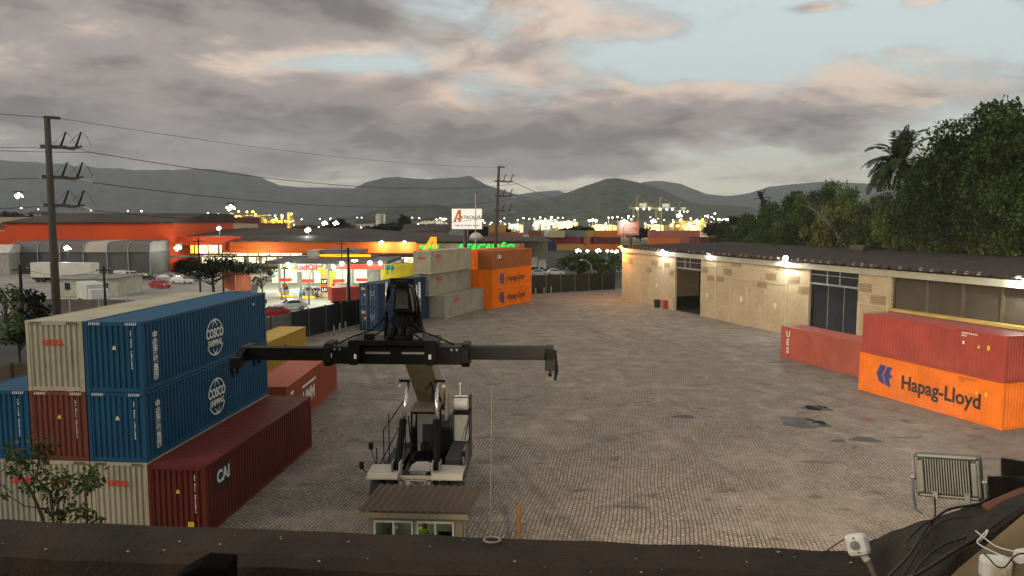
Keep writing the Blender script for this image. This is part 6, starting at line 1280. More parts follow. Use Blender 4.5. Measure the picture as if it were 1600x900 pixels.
def tree_mesh(seed, Rr, H, tr, clumps, per, lsize, flat=.75, crown0=.35, droop=.0, layered=0.0):
    rs_ = random.Random(seed); vs, fs = [], []; tb = MB(); tips_ = []
    tb.tube([(0, 0, 0), (rs_.uniform(-.1, .1)*Rr*.5, 0, H*crown0*.6), (rs_.uniform(-.2, .2)*Rr*.4, rs_.uniform(-.2, .2)*Rr*.4, H*.78)], [tr, tr*.75, tr*.25], 8)
    cz = H*(crown0+(1-crown0)*.5); hz = H*(1-crown0)*.5
    for k in range(clumps):
        while True:
            v = Vector((rs_.uniform(-1, 1), rs_.uniform(-1, 1), rs_.uniform(-1, 1)))
            if .35 < v.length < 1: break
        v.z = v.z*(.9 if v.z > 0 else .8); wob = 1+.22*mnoise.noise(Vector((v.x*2, v.y*2, v.z*2+seed)))
        c = Vector((v.x*Rr*wob, v.y*Rr*wob, cz+v.z*hz*wob))
        if layered: c.z = round(c.z/layered)*layered+rs_.uniform(-.12, .12)*layered
        rc_ = Rr*rs_.uniform(.10, .25); tips_.append(c)
        if k < 14: tb.tube([(0, 0, H*crown0*rs_.uniform(.6, 1.2)), c*.55+Vector((0, 0, H*.14)), c], [tr*.35, tr*.18, tr*.05], 5)
        for j in range(per):
            d_ = rdir(rs_, .15); p = c+Vector((d_.x*rc_, d_.y*rc_, d_.z*rc_*flat))*rs_.uniform(.35, 1.05)
            o_ = (rdir(rs_, .0)+d_*1.1+Vector((0, 0, -droop))).normalized(); leaf(vs, fs, p, o_, (rdir(rs_, .9)+d_*.4).normalized(), lsize*rs_.uniform(.6, 1.3), lsize*rs_.uniform(.22, .4))
    return tb, vs, fs
def make_tree(name, label, loc, m, seed, Rr, H, tr, clumps=46, per=60, lsize=.5, rz=0, group=None, cat='tree', **k):
    t = empty(name, label, cat, loc, rz, group); tb, vs, fs = tree_mesh(seed, Rr, H, tr, clumps, per, lsize, **k)
    tb.build('trunk', M_BARK, t); me = bpy.data.meshes.new('crown'); me.from_pydata([tuple(v) for v in vs], [], fs); me.materials.append(m); me.update()
    o = bpy.data.objects.new('crown', me); COL.objects.link(o); o.parent = t; return t
def palm(label, loc, H, rz, seed, n=17, Lf=4.4, m=None, tr=.22):
    rs_ = random.Random(seed); t = empty('palm_tree', label, 'palm', loc, rz); b = MB(); b.tube([(0, 0, 0), (.15, 0, H*.4), (.1, .1, H*.8), (0, 0, H)], [tr*1.3, tr, tr*.9, tr*.8], 8); b.build('trunk', M_BARK, t)
    vs, fs = [], []; sb = MB()
    for k in range(n):
        a = k*2.4+rs_.uniform(-.2, .2); el = R(rs_.choice((80, 62, 45, 25, 8, -12))+rs_.uniform(-8, 8)); p = Vector((0, 0, H)); d_ = Vector((math.cos(a)*math.cos(el), math.sin(a)*math.cos(el), math.sin(el))); pts = [p.copy()]; LL = Lf*rs_.uniform(.8, 1.1); N = 26
        for i in range(N):
            q = i/N; d_ = (d_+Vector((0, 0, -.055-.05*q))).normalized(); p = p+d_*LL/N; pts.append(p.copy())
            sd_ = d_.cross(Vector((0, 0, 1))); sd_ = sd_.normalized() if sd_.length > .05 else Vector((-math.sin(a), math.cos(a), 0)); ll = LL*.24*math.sin(math.pi*min(1, .12+q*.86))**.6
            for s in (-1, 1):
                for e in range(2): leaf(vs, fs, p+d_*(.06*e), (sd_*s+d_*.55+Vector((0, 0, -.45+rs_.uniform(-.2, .2)))).normalized(), d_.cross(sd_*s).normalized() if s > 0 else -d_.cross(sd_*s).normalized(), ll*rs_.uniform(.8, 1.1), .085)
        sb.tube(pts[::3], [.05*(1-i/len(pts[::3]))+.012 for i in range(len(pts[::3]))], 5)
    me = bpy.data.meshes.new('fronds'); me.from_pydata([tuple(v) for v in vs], [], fs); me.materials.append(m or L_PALM); me.update(); o = bpy.data.objects.new('fronds', me); COL.objects.link(o); o.parent = t
    sb.build('frond_stem', M_BARK, t); return t
# --- the wooded slope: prototypes, then copies
protos = {}
def proto(kind, p, label):
    spec_ = {'deep': (L_DEEP, 21, 5.5, 13, .32, dict(clumps=66, per=210, lsize=.29, layered=1.2)), 'deep2': (L_DEEP, 22, 5.0, 11, .3, dict(clumps=60, per=190, lsize=.27)), 'mid': (L_MID, 23, 4.6, 9.5, .26, dict(clumps=70, per=160, lsize=.27)), 'olive': (L_OLIVE, 24, 3.6, 7.0, .2, dict(clumps=50, per=120, lsize=.28, crown0=.2)), 'light': (L_LIGHT, 25, 2.6, 6.0, .16, dict(clumps=34, per=110, lsize=.36, droop=.5)), 'mid2': (L_MID, 26, 4.0, 8.5, .24, dict(clumps=58, per=130, lsize=.32, crown0=.25))}[kind]
    return make_tree('broadleaf_tree', label, p, spec_[0], spec_[1], spec_[2], spec_[3], spec_[4], group='trees on the wooded slope', **spec_[5])
WH_H = {'deep': 13, 'deep2': 11, 'mid': 9.5, 'olive': 7.0, 'light': 6.0, 'mid2': 8.5}
LABS = {'deep': 'tall deep green tree with layered crown on the wooded slope at right', 'deep2': 'deep green rounded tree on the wooded slope at right', 'mid': 'mid green broad tree on the wooded slope at right', 'mid2': 'mid green smaller tree on the wooded slope at right', 'olive': 'low olive green bushy tree along the slope behind the warehouse roof', 'light': 'pale yellow green tree with drooping leaves on the wooded slope'}
rt = random.Random(17)
TL = [(1590, 148, 84, 'deep', 1.45), (1548, 176, 88, 'deep', 1.35), (1512, 212, 92, 'deep', 1.25), (1482, 258, 92, 'deep2', 1.2), (1442, 268, 112, 'deep2', 1.15), (1555, 240, 76, 'deep2', 1.2), (1610, 220, 72, 'deep', 1.1), (1590, 285, 68, 'light', 1.25), (1585, 240, 70, 'mid', 1.1),
 (1520, 270, 80, 'deep', 1.0), (1480, 300, 82, 'mid', 1.1), (1450, 285, 90, 'light', 1.0), (1405, 296, 112, 'mid', 1.15), (1375, 306, 114, 'mid2', 1.2), (1350, 315, 100, 'deep2', .9), (1420, 320, 84, 'mid2', 1.1), (1540, 310, 72, 'mid', 1.0), (1575, 325, 69, 'mid2', .95), (1505, 335, 76, 'olive', 1.1), (1465, 332, 79, 'light', .9), (1470, 340, 80, 'mid2', .9), (1600, 330, 64, 'olive', 1.0), (1545, 345, 70, 'olive', 1.0), (1440, 348, 82, 'olive', 1.1), (1400, 345, 88, 'olive', 1.2), (1365, 345, 92, 'olive', 1.15), (1335, 335, 96, 'olive', 1.1), (1300, 332, 100, 'olive', 1.2), (1275, 352, 102, 'olive', 1.1), (1340, 317, 112, 'mid2', 1.0), (1310, 277, 128, 'mid2', 1.15), (1290, 285, 126, 'deep2', 1.0), (1265, 290, 132, 'mid', 1.1), (1240, 302, 138, 'deep2', 1.1), (1215, 312, 142, 'mid2', 1.1), (1255, 317, 118, 'mid', 1.0), (1225, 325, 124, 'deep2', .9), (1195, 322, 150, 'deep2', 1.0), (1175, 332, 152, 'mid2', 1.0), (1150, 333, 160, 'deep2', 1.0), (1140, 358, 150, 'olive', 1.1), (1190, 355, 138, 'mid', .9), (1245, 352, 112, 'mid2', .9), (1210, 358, 122, 'olive', 1.1), (1325, 305, 108, 'olive', 1.3), (1650, 170, 78, 'deep', 1.3), (1650, 290, 64, 'deep2', 1.1), (1385, 325, 94, 'mid', .95), (1280, 317, 112, 'deep2', .95), (1560, 365, 66, 'olive', .85), (1500, 362, 73, 'olive', .9), (1450, 368, 78, 'olive', .8), (1390, 368, 84, 'olive', .8), (1330, 368, 92, 'olive', .8)]
for u, v, Y, kind, s in TL:
    Ym = 79.5/(.945*(u-800)/F+.328)+WH_H[kind]*.22*s; Yo = Y; Y = max(Y, Ym); s *= Y/Yo*.5+.5
    p = PD(u, v, Y); z0 = p.z-WH_H[kind]*s; loc = Vector((p.x, Y, max(z0, .0) if z0 > -3 else 0)); k = s if z0 > 0 else max(.6, p.z/WH_H[kind])
    # the trunk stands on the slope; taller stems where the crown is high
    if kind not in protos: t = protos[kind] = proto(kind, loc, LABS[kind]); t.rotation_euler.z = rt.uniform(0, 6)
    else: t = copy_thing(protos[kind], loc, rt.uniform(0, 6), LABS[kind])
    q = (p.x-17.5)*.945+(Y-120.3)*.328-19; gz = max(0, min(1, q/26))*(9.0*max(0, min(1, (118-Y)/60))+.5)-.4
    kz = (p.z-gz)/WH_H[kind]; t.location.z = gz; t.scale = (s*1.05, s*1.05, max(.35, kz))
palm('big palm with windblown fronds rising above the slope at right', Vector((XW(1400, 101), 101, 4)), ZW(257, 101)-4, .4, 5, 34, 5.6)
t = palm('short palm like plant with a pale crown low on the slope', Vector((XW(1469, 96), 96, 4)), ZW(330, 96)-4, 1.4, 6, 14, 2.6, L_LIGHT, .1)
palm('distant slender palm left of the slope', Vector((XW(1187, 240), 240, 0)), ZW(312, 240), 0, 8, 14, 3.4)
# bare tree
t = empty('bare_tree', 'nearly leafless tree with thin bare branches on the slope', 'tree', (XW(1318, 104), 104, 3)); b = MB(); rb = random.Random(9)
def br(p, d_, L, r_, n):
    e = p+d_*L; b.tube([p, p+d_*L*.5+Vector((rb.uniform(-.1, .1), 0, .05))*L*.3, e], [r_, r_*.8, r_*.55], 5)
    if n:
        for k in range(3): br(p+d_*L*rb.uniform(.55, 1), (d_+Vector((rb.uniform(-.8, .8), rb.uniform(-.8, .8), rb.uniform(-.1, .5)))).normalized(), L*rb.uniform(.5, .75), r_*.5, n-1)
br(Vector((0, 0, 0)), Vector((.05, 0, 1)), (ZW(284, 112)-3)*.55, .22, 4); b.build('trunk', mat('pale_bark', (.16, .14, .11)), t)
vs, fs = [], []
for k in range(420): c = Vector((rb.gauss(0, 2.2), rb.gauss(0, 1.6), rb.uniform(3.5, 9))); leaf(vs, fs, c, rdir(rb, -.3), rdir(rb, .5), .35, .12)
me = bpy.data.meshes.new('dry_leaves'); me.from_pydata([tuple(v) for v in vs], [], fs); me.materials.append(L_DRY); o = bpy.data.objects.new('dry_leaves', me); COL.objects.link(o); o.parent = t
# street trees
make_tree('flat_topped_tree', 'wide flat topped dark tree on the street above the blue container roof', Vector((XW(332, 116), 116, 0)), L_DARK, 41, 5.9, ZW(403, 116), .30, 70, 60, .42, flat=.42, crown0=.55)
make_tree('street_tree', 'thin small dark tree between the salmon cabin and the fuel station', Vector((XW(408, 118), 118, 0)), L_DARK, 42, 2.6, ZW(408, 118), .14, 16, 26, .35, crown0=.4)
make_tree('round_bush_tree', 'dense round dark green bush below the row of white lamps, left half', Vector((XW(905, 168), 168, 0)), L_DEEP, 43, 5.5, ZW(395, 168), .25, 46, 60, .5, crown0=.1)
make_tree('round_bush_tree', 'dense round dark green bush below the row of white lamps, right half', Vector((XW(940, 166), 166, 0)), L_MID, 44, 5.0, ZW(394, 166), .25, 46, 60, .5, crown0=.1)
make_tree('conifer', 'dark pointed conifer on the skyline between silo and billboard', Vector((XW(631, 470), 470, 0)), L_DARK, 45, 4, ZW(334, 470), .3, 50, 40, 1.1, crown0=.15)
c0 = make_tree('skyline_tree', 'dark rounded tree on the skyline behind the hypermarket roof', Vector((XW(612, 430), 430, 0)), L_DARK, 46, 8, ZW(347, 430), .4, 50, 50, 1.2, crown0=.15, group='dark trees on the skyline')
for u, v, Y in ((650, 350, 430), (630, 349, 425), (590, 351, 430), (545, 352, 440), (670, 353, 430), (520, 350, 440), (480, 352, 440), (470, 356, 420), (700, 356, 420), (740, 354, 430), (770, 352, 440), (790, 356, 430), (905, 353, 420), (880, 356, 420), (60, 334, 450), (120, 336, 450), (1120, 345, 420), (530, 341, 500), (1000, 354, 420)):
    h = ZW(347, 430); hh = ZW(v, Y); copy_thing(c0, Vector((XW(u, Y), Y, 0)), rt.uniform(0, 6), scale=(rt.uniform(.8, 1.3), 1, hh/h))
gt0 = make_tree('skyline_tree', 'dark broad grove tree at the left edge above the cream containers', Vector((XW(6, 460), 460, 0)), L_DARK, 48, 9, ZW(331, 460), .4, 50, 50, 1.3, crown0=.1)
copy_thing(gt0, Vector((XW(28, 455), 455, 0)), 2.0, 'dark broad grove tree beside the largest mast lamp at the left', (.9, .9, .97))
for lab, u, v, Y, R_, m in (('dark ragged tree at the left edge beside the thick street pole', 46, 452, 74, 1.7, L_DARK), ('dark green tree at the left edge behind the cream containers', 4, 440, 84, 3.0, L_DEEP), ('low dark bush beneath the street pole at the left edge', 22, 486, 66, 2.2, L_MID), ('dark tree below the big concrete pole at its left', 60, 486, 62, 1.3, L_DARK)):
    make_tree('street_tree', lab, Vector((XW(u, Y), Y, 0)), m, u+50, R_, ZW(v, Y), .14, 28, 40, .36, crown0=.35)
# small leafy tree just beyond the parapet, in front of the cream containers
pt = Vector((XW(78, 23.5), 23.5, 0)); t = empty('small_tree', 'small leafy tree just beyond the parapet in front of the cream containers', 'tree', pt); b = MB(); rs_ = random.Random(31); vs, fs = [], []
def tw(u, v, Y=23.5): return PD(u, v, Y)-pt
br_paths = [([(85, 850), (72, 805), (52, 770), (30, 745), (14, 735)], .060), ([(92, 850), (86, 800), (74, 770), (62, 745), (58, 715), (52, 692)], .050), ([(140, 850), (136, 800), (134, 765), (140, 745)], .040), ([(82, 800), (98, 775), (112, 765)], .03), ([(72, 800), (40, 790), (16, 770)], .022), ([(60, 755), (40, 725), (30, 705)], .022), ([(136, 800), (126, 790)], .018), ([(62, 745), (76, 735), (90, 735)], .018)]
b.tube([(0.1, 0, 0), (.05, 0, 2.0), tw(90, 850)], [.12, .10, .07], 8); b.tube([(0.3, 0, 0), (.7, .1, 2.2), tw(140, 850)], [.08, .07, .045], 8)
for pts, r0 in br_paths:
    P_ = [tw(*q)+Vector((0, rs_.uniform(-.25, .25), 0)) for q in pts]; b.tube(P_, [r0*(1-.7*i/len(P_)) for i in range(len(P_))], 6)
b.build('trunk', M_BARK, t)
for (u, v, r_, n) in ((52, 700, .34, 120), (38, 715, .36, 110), (20, 735, .30, 70), (62, 712, .30, 80), (30, 700, .25, 50), (60, 755, .36, 110), (84, 752, .34, 120), (72, 775, .30, 90), (100, 778, .26, 70), (104, 792, .22, 60), (134, 745, .36, 150), (126, 758, .30, 110), (146, 752, .24, 70), (130, 795, .28, 90), (140, 812, .26, 90), (92, 806, .18, 50), (15, 765, .24, 40), (48, 735, .3, 70), (70, 800, .2, 40), (118, 742, .25, 60), (10, 705, .25, 40)):
    c = tw(u, v)+Vector((0, rs_.uniform(-.4, .4), 0))
    for j in range(int(n*.62)):
        d_ = rdir(rs_, 0); p = c+d_*r_*rs_.uniform(.2, 1.1); leaf(vs, fs, p, (d_*.7+rdir(rs_, -.7)).normalized(), rdir(rs_, .8), rs_.uniform(.12, .24), rs_.uniform(.035, .06))
me = bpy.data.meshes.new('crown'); me.from_pydata([tuple(v) for v in vs], [], fs); me.materials.append(L_NEAR); o = bpy.data.objects.new('crown', me); COL.objects.link(o); o.parent = t

# ================================================================== HAZE
hz = MB(); hz.span((-10500, -10200, -4.2), (10500, 11200, 900)); ho = hz.build('haze', []); ho['kind'] = 'stuff'; tag(ho, 'thin grey evening haze over the whole valley', 'haze')
hm_ = bpy.data.materials.new('evening_haze'); hm_.use_nodes = True; tt = hm_.node_tree; tt.nodes.clear()
pv = tt.nodes.new('ShaderNodeVolumePrincipled'); pv.inputs['Color'].default_value = (.70, .765, .84, 1); pv.inputs['Density'].default_value = HAZE; pv.inputs['Anisotropy'].default_value = .1
mo = tt.nodes.new('ShaderNodeOutputMaterial'); tt.links.new(pv.outputs[0], mo.inputs['Volume']); ho.data.materials.append(hm_)
# ================================================================== FOREGROUND: parapet, floodlight, camera, cables
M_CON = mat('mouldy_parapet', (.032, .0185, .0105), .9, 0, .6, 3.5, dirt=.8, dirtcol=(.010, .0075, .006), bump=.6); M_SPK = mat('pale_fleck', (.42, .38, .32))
def PP(u, v, dist):      # point on a pixel's ray at a distance along +Y
    return PD(u, v, dist)
PL, PR_ = PD(-260, 803, 3.05), PD(1500, 867, 2.80)
pd = (PR_-PL); PLn = pd.length; pd.normalize(); pin = Vector((pd.y, -pd.x, 0)).normalized()   # towards the camera
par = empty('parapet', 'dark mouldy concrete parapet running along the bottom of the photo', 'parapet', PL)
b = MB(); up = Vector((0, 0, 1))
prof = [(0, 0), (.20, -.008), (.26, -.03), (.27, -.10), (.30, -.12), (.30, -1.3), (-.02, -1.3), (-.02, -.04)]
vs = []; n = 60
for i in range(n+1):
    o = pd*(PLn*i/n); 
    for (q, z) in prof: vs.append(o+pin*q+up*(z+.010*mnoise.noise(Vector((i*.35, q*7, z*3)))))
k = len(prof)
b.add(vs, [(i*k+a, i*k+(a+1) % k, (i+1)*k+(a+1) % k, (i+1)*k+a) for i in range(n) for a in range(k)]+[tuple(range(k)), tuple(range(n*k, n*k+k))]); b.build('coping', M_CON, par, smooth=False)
bw = empty('office_building', 'building whose roof edge parapet fills the bottom of the photo', 'building', (0, 0, 0))
M_OFF = mat('old_plaster_wall', (.20, .175, .13), .9, 0, .25, .6, dirt=.5, dirtcol=(.07, .06, .045), streak=.5)
b = MB(); fa, fb = PL-pd*24+pin*.02, PR_+pd*24+pin*.02; zt_b = 11.0
b.add([(fa.x, fa.y, 0), (fb.x, fb.y, 0), (fb.x, -16, 0), (fa.x, -16, 0), (fa.x, fa.y, zt_b), (fb.x, fb.y, zt_b), (fb.x, -16, zt_b), (fa.x, -16, zt_b)], [(0, 1, 5, 4), (1, 2, 6, 5), (2, 3, 7, 6), (3, 0, 4, 7)]); b.build('wall', M_OFF, bw)
b = MB(); b.add([(fa.x, fa.y-.35, zt_b-.08), (fb.x, fb.y-.35, zt_b-.08), (fb.x, -16, zt_b+.4), (fa.x, -16, zt_b+.4)], [(0, 1, 2, 3)]); b.build('roof', mat('dark_roof_felt', (.04, .036, .03), .9, 0, .4, 1.5), bw)
rnd_ = random.Random(5); b = MB()
for i in range(46):
    s = rnd_.uniform(.2, PLn-.1); q = rnd_.uniform(.03, .24); r_ = rnd_.uniform(.0015, .005); b.ball(pd*s+pin*q+up*(.004-.05*q), r_, 6, 4, (1.4, 1, .6))
b.build('lime_fleck', M_SPK, par)['kind'] = 'stuff'
c = PD(769, 848, 2.86); b = MB(); b.v = []
ring = [c+Vector((.032*math.cos(a*math.pi/10), .026*math.sin(a*math.pi/10), .012)) for a in range(21)]
b.tube([p-PL for p in ring], .0045, 6); b.build('ring_mark', mat('pale_ring', (.30, .26, .20)), par)
# dark bracket on the parapet's near face at the left
t = empty('steel_bracket', 'black steel bracket on the near face of the parapet at the bottom left', 'bracket', PD(300, 914, 2.45))
b = MB(); b.ext([(-.085, -.2), (.10, -.2), (.115, .055), (.02, .062), (-.03, .035), (-.085, .0)], (0, 0, 0), (1, 0, 0), (0, 0, 1), (0, 1, 0), .12); b.build('plate', mat('black_bracket', (.004, .0035, .003), .95, spec=.05), t, bevel=.01)
b = MB(); b.ball((-.03, -.03, .0), .012, 8, 5, (1.8, 1, .7)); b.build('bolt', mat('dull_bolt', (.03, .028, .025)), t)
# sloping capping at the right: mortar-covered verge rising to the right
cap_pts = [(1318, 868, 2.80), (1361, 846, 2.80), (1392, 830, 2.80), (1452, 811, 2.80), (1520, 789, 2.78), (1546, 780, 2.76), (1660, 760, 2.70)]
low_pts = [(1380, 965, 2.50), (1420, 945, 2.46), (1450, 915, 2.42), (1495, 870, 2.40), (1530, 846, 2.38), (1567, 822, 2.36), (1690, 735, 2.32)]
cp = empty('verge_capping', 'dark rounded mortar verge rising towards the right edge, cables lying on it', 'verge', PD(1430, 803, 2.80))
b = MB(); vs = []; nb = 8; segs_ = 6
cps = [PD(*p) for p in cap_pts]; lps = [PD(*p) for p in low_pts]; rows_ = []
for i in range(len(cps)-1):
    for s in range(segs_): rows_.append((cps[i].lerp(cps[i+1], s/segs_), lps[i].lerp(lps[i+1], s/segs_)))
rows_.append((cps[-1], lps[-1])); o0 = cp.location
for i, (a, c) in enumerate(rows_):
    for j in range(nb+1):
        q = j/nb; p = a.lerp(c, q)+Vector((0, 0, .018*math.sin(q*math.pi)+.012*mnoise.noise(Vector((i*.4, q*3, 7))))); vs.append(p-o0)
    vs.append(c-o0+Vector((.02, .12, -.5))); vs.append(a-o0+Vector((0, .02, -.5)))
k = nb+3
b.add(vs, [(i*k+a, i*k+(a+1) % k, (i+1)*k+(a+1) % k, (i+1)*k+a) for i in range(len(rows_)-1) for a in range(k)]+[tuple(range(k)), tuple(range((len(rows_)-1)*k, len(rows_)*k))]); b.build('mortar', mat('dark_mortar', (.048, .037, .026), .9, 0, .5, 6, dirt=.5, dirtcol=(.012, .010, .008), bump=1.0), cp, smooth=True)
b = MB(); rq = random.Random(8)
for i in range(70):
    a, c = rq.choice(rows_); p = a.lerp(c, rq.uniform(.05, .95))+Vector((0, 0, .018)); r_ = rq.choice((.0012, .0018, .0025, .004)); b.ball(p-o0, r_, 6, 4, (1.3, 1, .7))
b.build('mortar_crumb', mat('mortar_crumb', (.085, .066, .046), .9, 0, .5, 9), cp)['kind'] = 'stuff'
# ochre cement sheet below it
ts = [PD(1455, 930, 2.36), PD(1500, 886, 2.35), PD(1560, 836, 2.33), PD(1640, 770, 2.30), PD(1700, 930, 1.9)]
b = MB(); base = ts[0]; b.add([p-base for p in ts]+[p-base+Vector((.01, .05, -.10)) for p in ts], [(0, 1, 2, 3, 4), (9, 8, 7, 6, 5)]+[(i, (i+1) % 5, 5+(i+1) % 5, 5+i) for i in range(5)])
tag(b.build('cement_sheet', mat('ochre_cement', (.20, .145, .075), .85, 0, .3, 4, dirt=.5, dirtcol=(.10, .07, .035), bump=.2), loc=base), 'ochre cement sheet in the bottom right corner below the dark verge', 'roof sheet')
# dark metal flashing plates at the right edge
for lab, pts in (('dark metal plate standing upright at the right edge, the taller of two', [(1567, 775, 2.74), (1567, 716, 2.74), (1640, 728, 2.74), (1640, 775, 2.74)]), ('dark metal plate with a rusty lower half at the right edge, the lower of two', [(1546, 790, 2.70), (1546, 745, 2.70), (1640, 747, 2.70), (1640, 790, 2.70)])):
    P_ = [PD(*p) for p in pts]; b = MB(); b.add([p-P_[0] for p in P_]+[p-P_[0]+Vector((0, .012, 0)) for p in P_], [(0, 1, 2, 3), (7, 6, 5, 4)]+[(i, (i+1) % 4, 4+(i+1) % 4, 4+i) for i in range(4)])
    tag(b.build('metal_plate', mat('dark_flashing', (.035, .03, .022), .6, .3, .4, 5, dirt=.5, dirtcol=(.12, .05, .02)), loc=P_[0]), lab, 'metal plate', 'metal plates on the verge')
b = MB(); Q = PD(1574, 786, 2.6); b.box((0, 0, 0), (.16, .05, .045), rot=Euler((.2, -.42, 0)).to_matrix()); tag(b.build('roof_tile_piece', mat('red_clay', (.16, .065, .035), .85, 0, .3, 8), loc=Q, bevel=.01), 'broken red clay piece lying on the verge beside the metal plates', 'tile piece')
# LED floodlight seen from behind
FL = PD(1481, 745, 2.86); pxm = 2.86/F
fl = empty('floodlight', 'grey finned floodlight seen from behind on a wire bracket at the right', 'floodlight', FL); fl.rotation_euler = (R(-5), R(-7.0), R(-37))
M_ALU = mat('grey_aluminium', (.44, .42, .34), .5, .3, .15, 8, dirt=.4, dirtcol=(.14, .12, .08)); M_ALD = mat('dark_aluminium', (.20, .19, .15), .55, .3, .2, 8)
w2, h2 = 48*pxm, 36*pxm
b = MB(); b.box((0, .018, 0), (2*w2, .036, 2*h2)); b.build('housing', M_ALD, fl, bevel=.012)
b = MB(); b.box((0, -.006, h2-.010), (2*w2-.03, .018, .010)); b.box((0, -.006, -h2+.012), (2*w2-.03, .018, .010)); b.box((-w2+.012, -.006, 0), (.010, .018, 2*h2-.036)); b.box((w2-.012, -.006, 0), (.010, .018, 2*h2-.036)); b.build('rear_frame', M_ALU, fl, bevel=.004)
for k in range(17): b = MB(); x = -w2*.62+k*w2*1.24/16; b.box((x, -.012, .004), (.0045, .026, 2*h2-.045)); b.build('fin', M_ALU, fl)
for s in (-1, 1): b = MB(); b.box((s*w2*.78, -.010, -.002), (.020, .022, 2*h2-.05)); b.build('fin_block', M_ALU, fl, bevel=.004)
b = MB(); b.span((-w2+.012, .0365, -h2+.012), (w2-.012, .0395, h2-.012)); b.build('led_panel', glow('floodlight_panel_glow', (1, .90, .74), 6), fl)
for s in (-1, 1):
    b = MB(); zz = -h2*.22
    b.tube([(s*(w2+.006), -.004, zz+.012), (s*(w2+.008), -.012, -h2*.9), (s*(w2+.002), -.012, -h2-.045), (s*(w2-.02), -.008, -h2-.062)], .0055, 8); b.build('bracket', STEEL, fl)
    b = MB(); b.cyl((s*(w2+.006), 0, zz+.008), .010, .016, 10, 'X'); b.build('bolt', STEEL, fl)
b = MB(); b.box((-w2*.38, -.014, -h2+.016), (.018, .022, .03)); b.build('cable_gland', M_ALU, fl); b = MB(); b.box((w2*.55, -.014, -h2+.018), (.018, .022, .03)); b.build('vent_plug', M_ALU, fl)
spt = bpy.data.lights.new('floodlight_light', 'SPOT'); spt.energy = 70000; spt.color = (1, .81, .58); spt.spot_size = R(74); spt.spot_blend = 1.0; spt.shadow_soft_size = .15
sp_o = bpy.data.objects.new('floodlight_light', spt); COL.objects.link(sp_o); sp_o.location = FL+Vector((.01, .12, .02))
sp_o.rotation_euler = (Vector((25, 60, 4))-FL).to_track_quat('-Z', 'Y').to_euler()
# white security camera on its arm
sc_ = PD(1340, 851, 2.62); cm = empty('security_camera', 'white cube security camera on a brown arm above the parapet', 'camera', sc_); cm.rotation_euler = (R(-14), R(-20), R(-34))
b = MB(); b.box((0, 0, 0), (.072, .062, .076)); b.build('housing', mat('white_plastic', (.74, .70, .62), .35, 0, .05, 6), cm, bevel=.016)
b = MB(); b.lathe([(.0168, -.004), (.0168, .0), (.0150, .0), (.0150, -.004)], (0, -.0325, 0), 20, 'Y'); b.build('label_ring', mat('grey_ring', (.35, .33, .3)), cm)
for x, z in ((.0, .024), (.006, -.024)): b = MB(); b.cyl((x, -.0325, z), .003, .003, 8, 'Y'); b.build('screw', BLACK_L, cm)
b = MB(); b.tube([(.008, .005, -.034), (.018, .004, -.058)], .013, 10); b.build('ball_joint', mat('cream_joint', (.6, .52, .42)), cm)
b = MB(); p0 = Vector((.018, .004, -.056)); inv = cm.rotation_euler.to_matrix().inverted(); b.tube([p0, p0+inv @ Vector((.02, -.02, -.05)), p0+inv @ Vector((.035, -.04, -.16))], .0105, 10); b.build('arm', mat('brown_arm', (.12, .085, .06)), cm, smooth=True)
# junction boxes and cables
for lab, u, v, sz, rz in (('white junction box in the bottom right corner below the cable joint', 1555, 887, (.082, .05, .07), -.15), ('round white junction box at the right edge beside the other white box', 1603, 872, (.06, .05, .05), .3)):
    t = empty('junction_box', lab, 'junction box', PD(u, v, 2.18), rz, 'white junction boxes'); b = MB(); b.box((0, 0, 0), sz); b.build('body', mat('white_plastic', (.74, .70, .62), .35, 0, .05, 6), t, bevel=.014)
    b = MB(); b.box((.004, -sz[1]/2-.004, -.004), (sz[0]*.6, .008, sz[2]*.6)); b.build('lid', mat('yellowed_plastic', (.60, .52, .38), .4), t, bevel=.004)
    b = MB(); b.cyl((.01, -sz[1]/2-.010, .0), .006, .006, 8, 'Y'); b.build('screw', mat('yellowed_plastic', (.60, .52, .38), .4), t)
M_CAB = mat('black_cable', (.012, .011, .010), .5, 0, .2, 10)
def cable(label, pts, r, m=M_CAB, cat='cable', lift=.0):
    P_ = [PD(*p) for p in pts]; Q = []
    for i in range(len(P_)-1):
        p0, p1, p2, p3 = P_[max(i-1, 0)], P_[i], P_[i+1], P_[min(i+2, len(P_)-1)]
        for s in range(6):
            t_ = s/6; Q.append(.5*((2*p1)+(p2-p0)*t_+(2*p0-5*p1+4*p2-p3)*t_*t_+(3*p1-p0-3*p2+p3)*t_**3))
    Q.append(P_[-1]); b = MB(); b.tube([q-P_[0] for q in Q], r, 7); return tag(b.build('cable', m, smooth=True, loc=P_[0]), label, cat, 'cables on the verge')
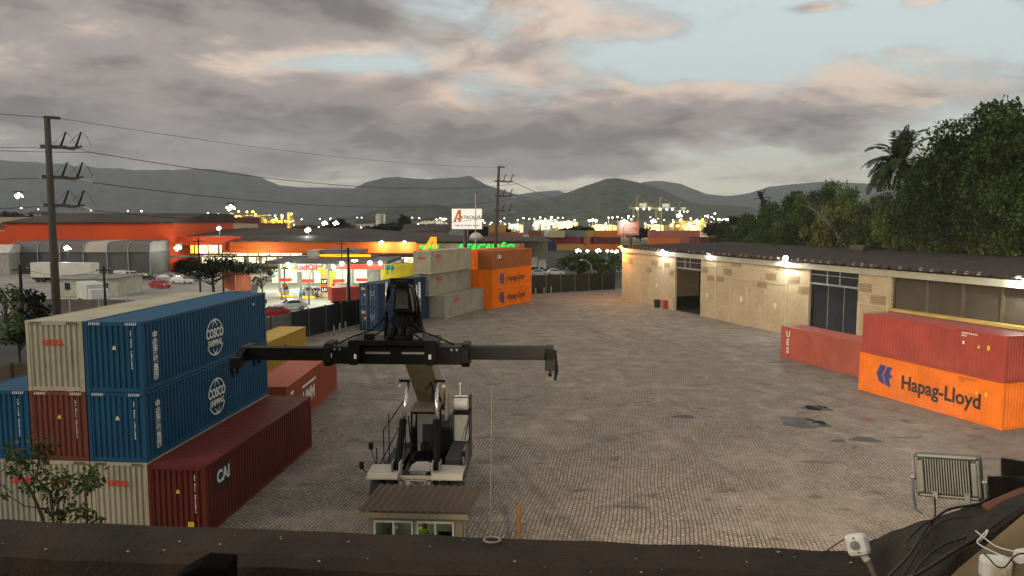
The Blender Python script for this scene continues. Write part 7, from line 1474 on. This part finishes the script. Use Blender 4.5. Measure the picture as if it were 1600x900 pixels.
cable('black cable dropping from the floodlight and looping down over the verge', [(1460, 777, 2.82), (1461, 804, 2.72), (1452, 830, 2.60), (1437, 858, 2.50), (1408, 905, 2.36)], 0.0034)
cable('thick black cable arching from the parapet up under the floodlight bracket', [(1384, 905, 2.34), (1420, 868, 2.46), (1447, 826, 2.60), (1480, 797, 2.70), (1530, 787, 2.70), (1548, 775, 2.70)], 0.0046)
cable('black cable making a low loop left of the floodlight drop', [(1470, 806, 2.64), (1440, 822, 2.62), (1414, 850, 2.56), (1424, 857, 2.50), (1446, 836, 2.56), (1475, 814, 2.62), (1520, 806, 2.60), (1560, 806, 2.54), (1572, 812, 2.50), (1552, 832, 2.44)], 0.0031)
cable('black cable running under the loop towards the cable joint', [(1420, 905, 2.32), (1450, 868, 2.42), (1486, 846, 2.48), (1522, 838, 2.44), (1536, 842, 2.34)], 0.0037)
cable('lowest black cable along the lower edge of the verge', [(1400, 915, 2.28), (1446, 890, 2.34), (1490, 862, 2.38), (1530, 838, 2.40), (1575, 806, 2.40), (1640, 765, 2.38)], 0.0056)
cable('thin black wire sagging along the middle of the verge', [(1446, 846, 2.52), (1462, 862, 2.46), (1500, 862, 2.42), (1534, 846, 2.38), (1545, 838, 2.34)], 0.0025)
WCAB = mat('white_wire', (.70, .68, .62), .5, 0, .1, 10)
cable('white wire from the joint curling to the right edge', [(1524, 829, 2.32), (1545, 846, 2.28), (1560, 855, 2.22), (1590, 862, 2.14), (1640, 864, 2.10)], .0021, WCAB)
cable('white wire twisted upward at the cable joint', [(1531, 846, 2.31), (1540, 836, 2.29), (1543, 828, 2.31), (1534, 838, 2.30), (1528, 849, 2.28), (1560, 866, 2.2), (1578, 872, 2.14), (1592, 866, 2.12)], .0021, WCAB)
cable('black wire hanging from the joint across the white box', [(1530, 858, 2.28), (1545, 872, 2.14), (1556, 884, 2.10), (1570, 886, 2.10), (1590, 866, 2.10), (1625, 868, 2.08)], 0.0022)
cable('thin black wire stretched behind the white camera', [(1290, 862, 2.76), (1320, 842, 2.70), (1338, 836, 2.66)], .0022)
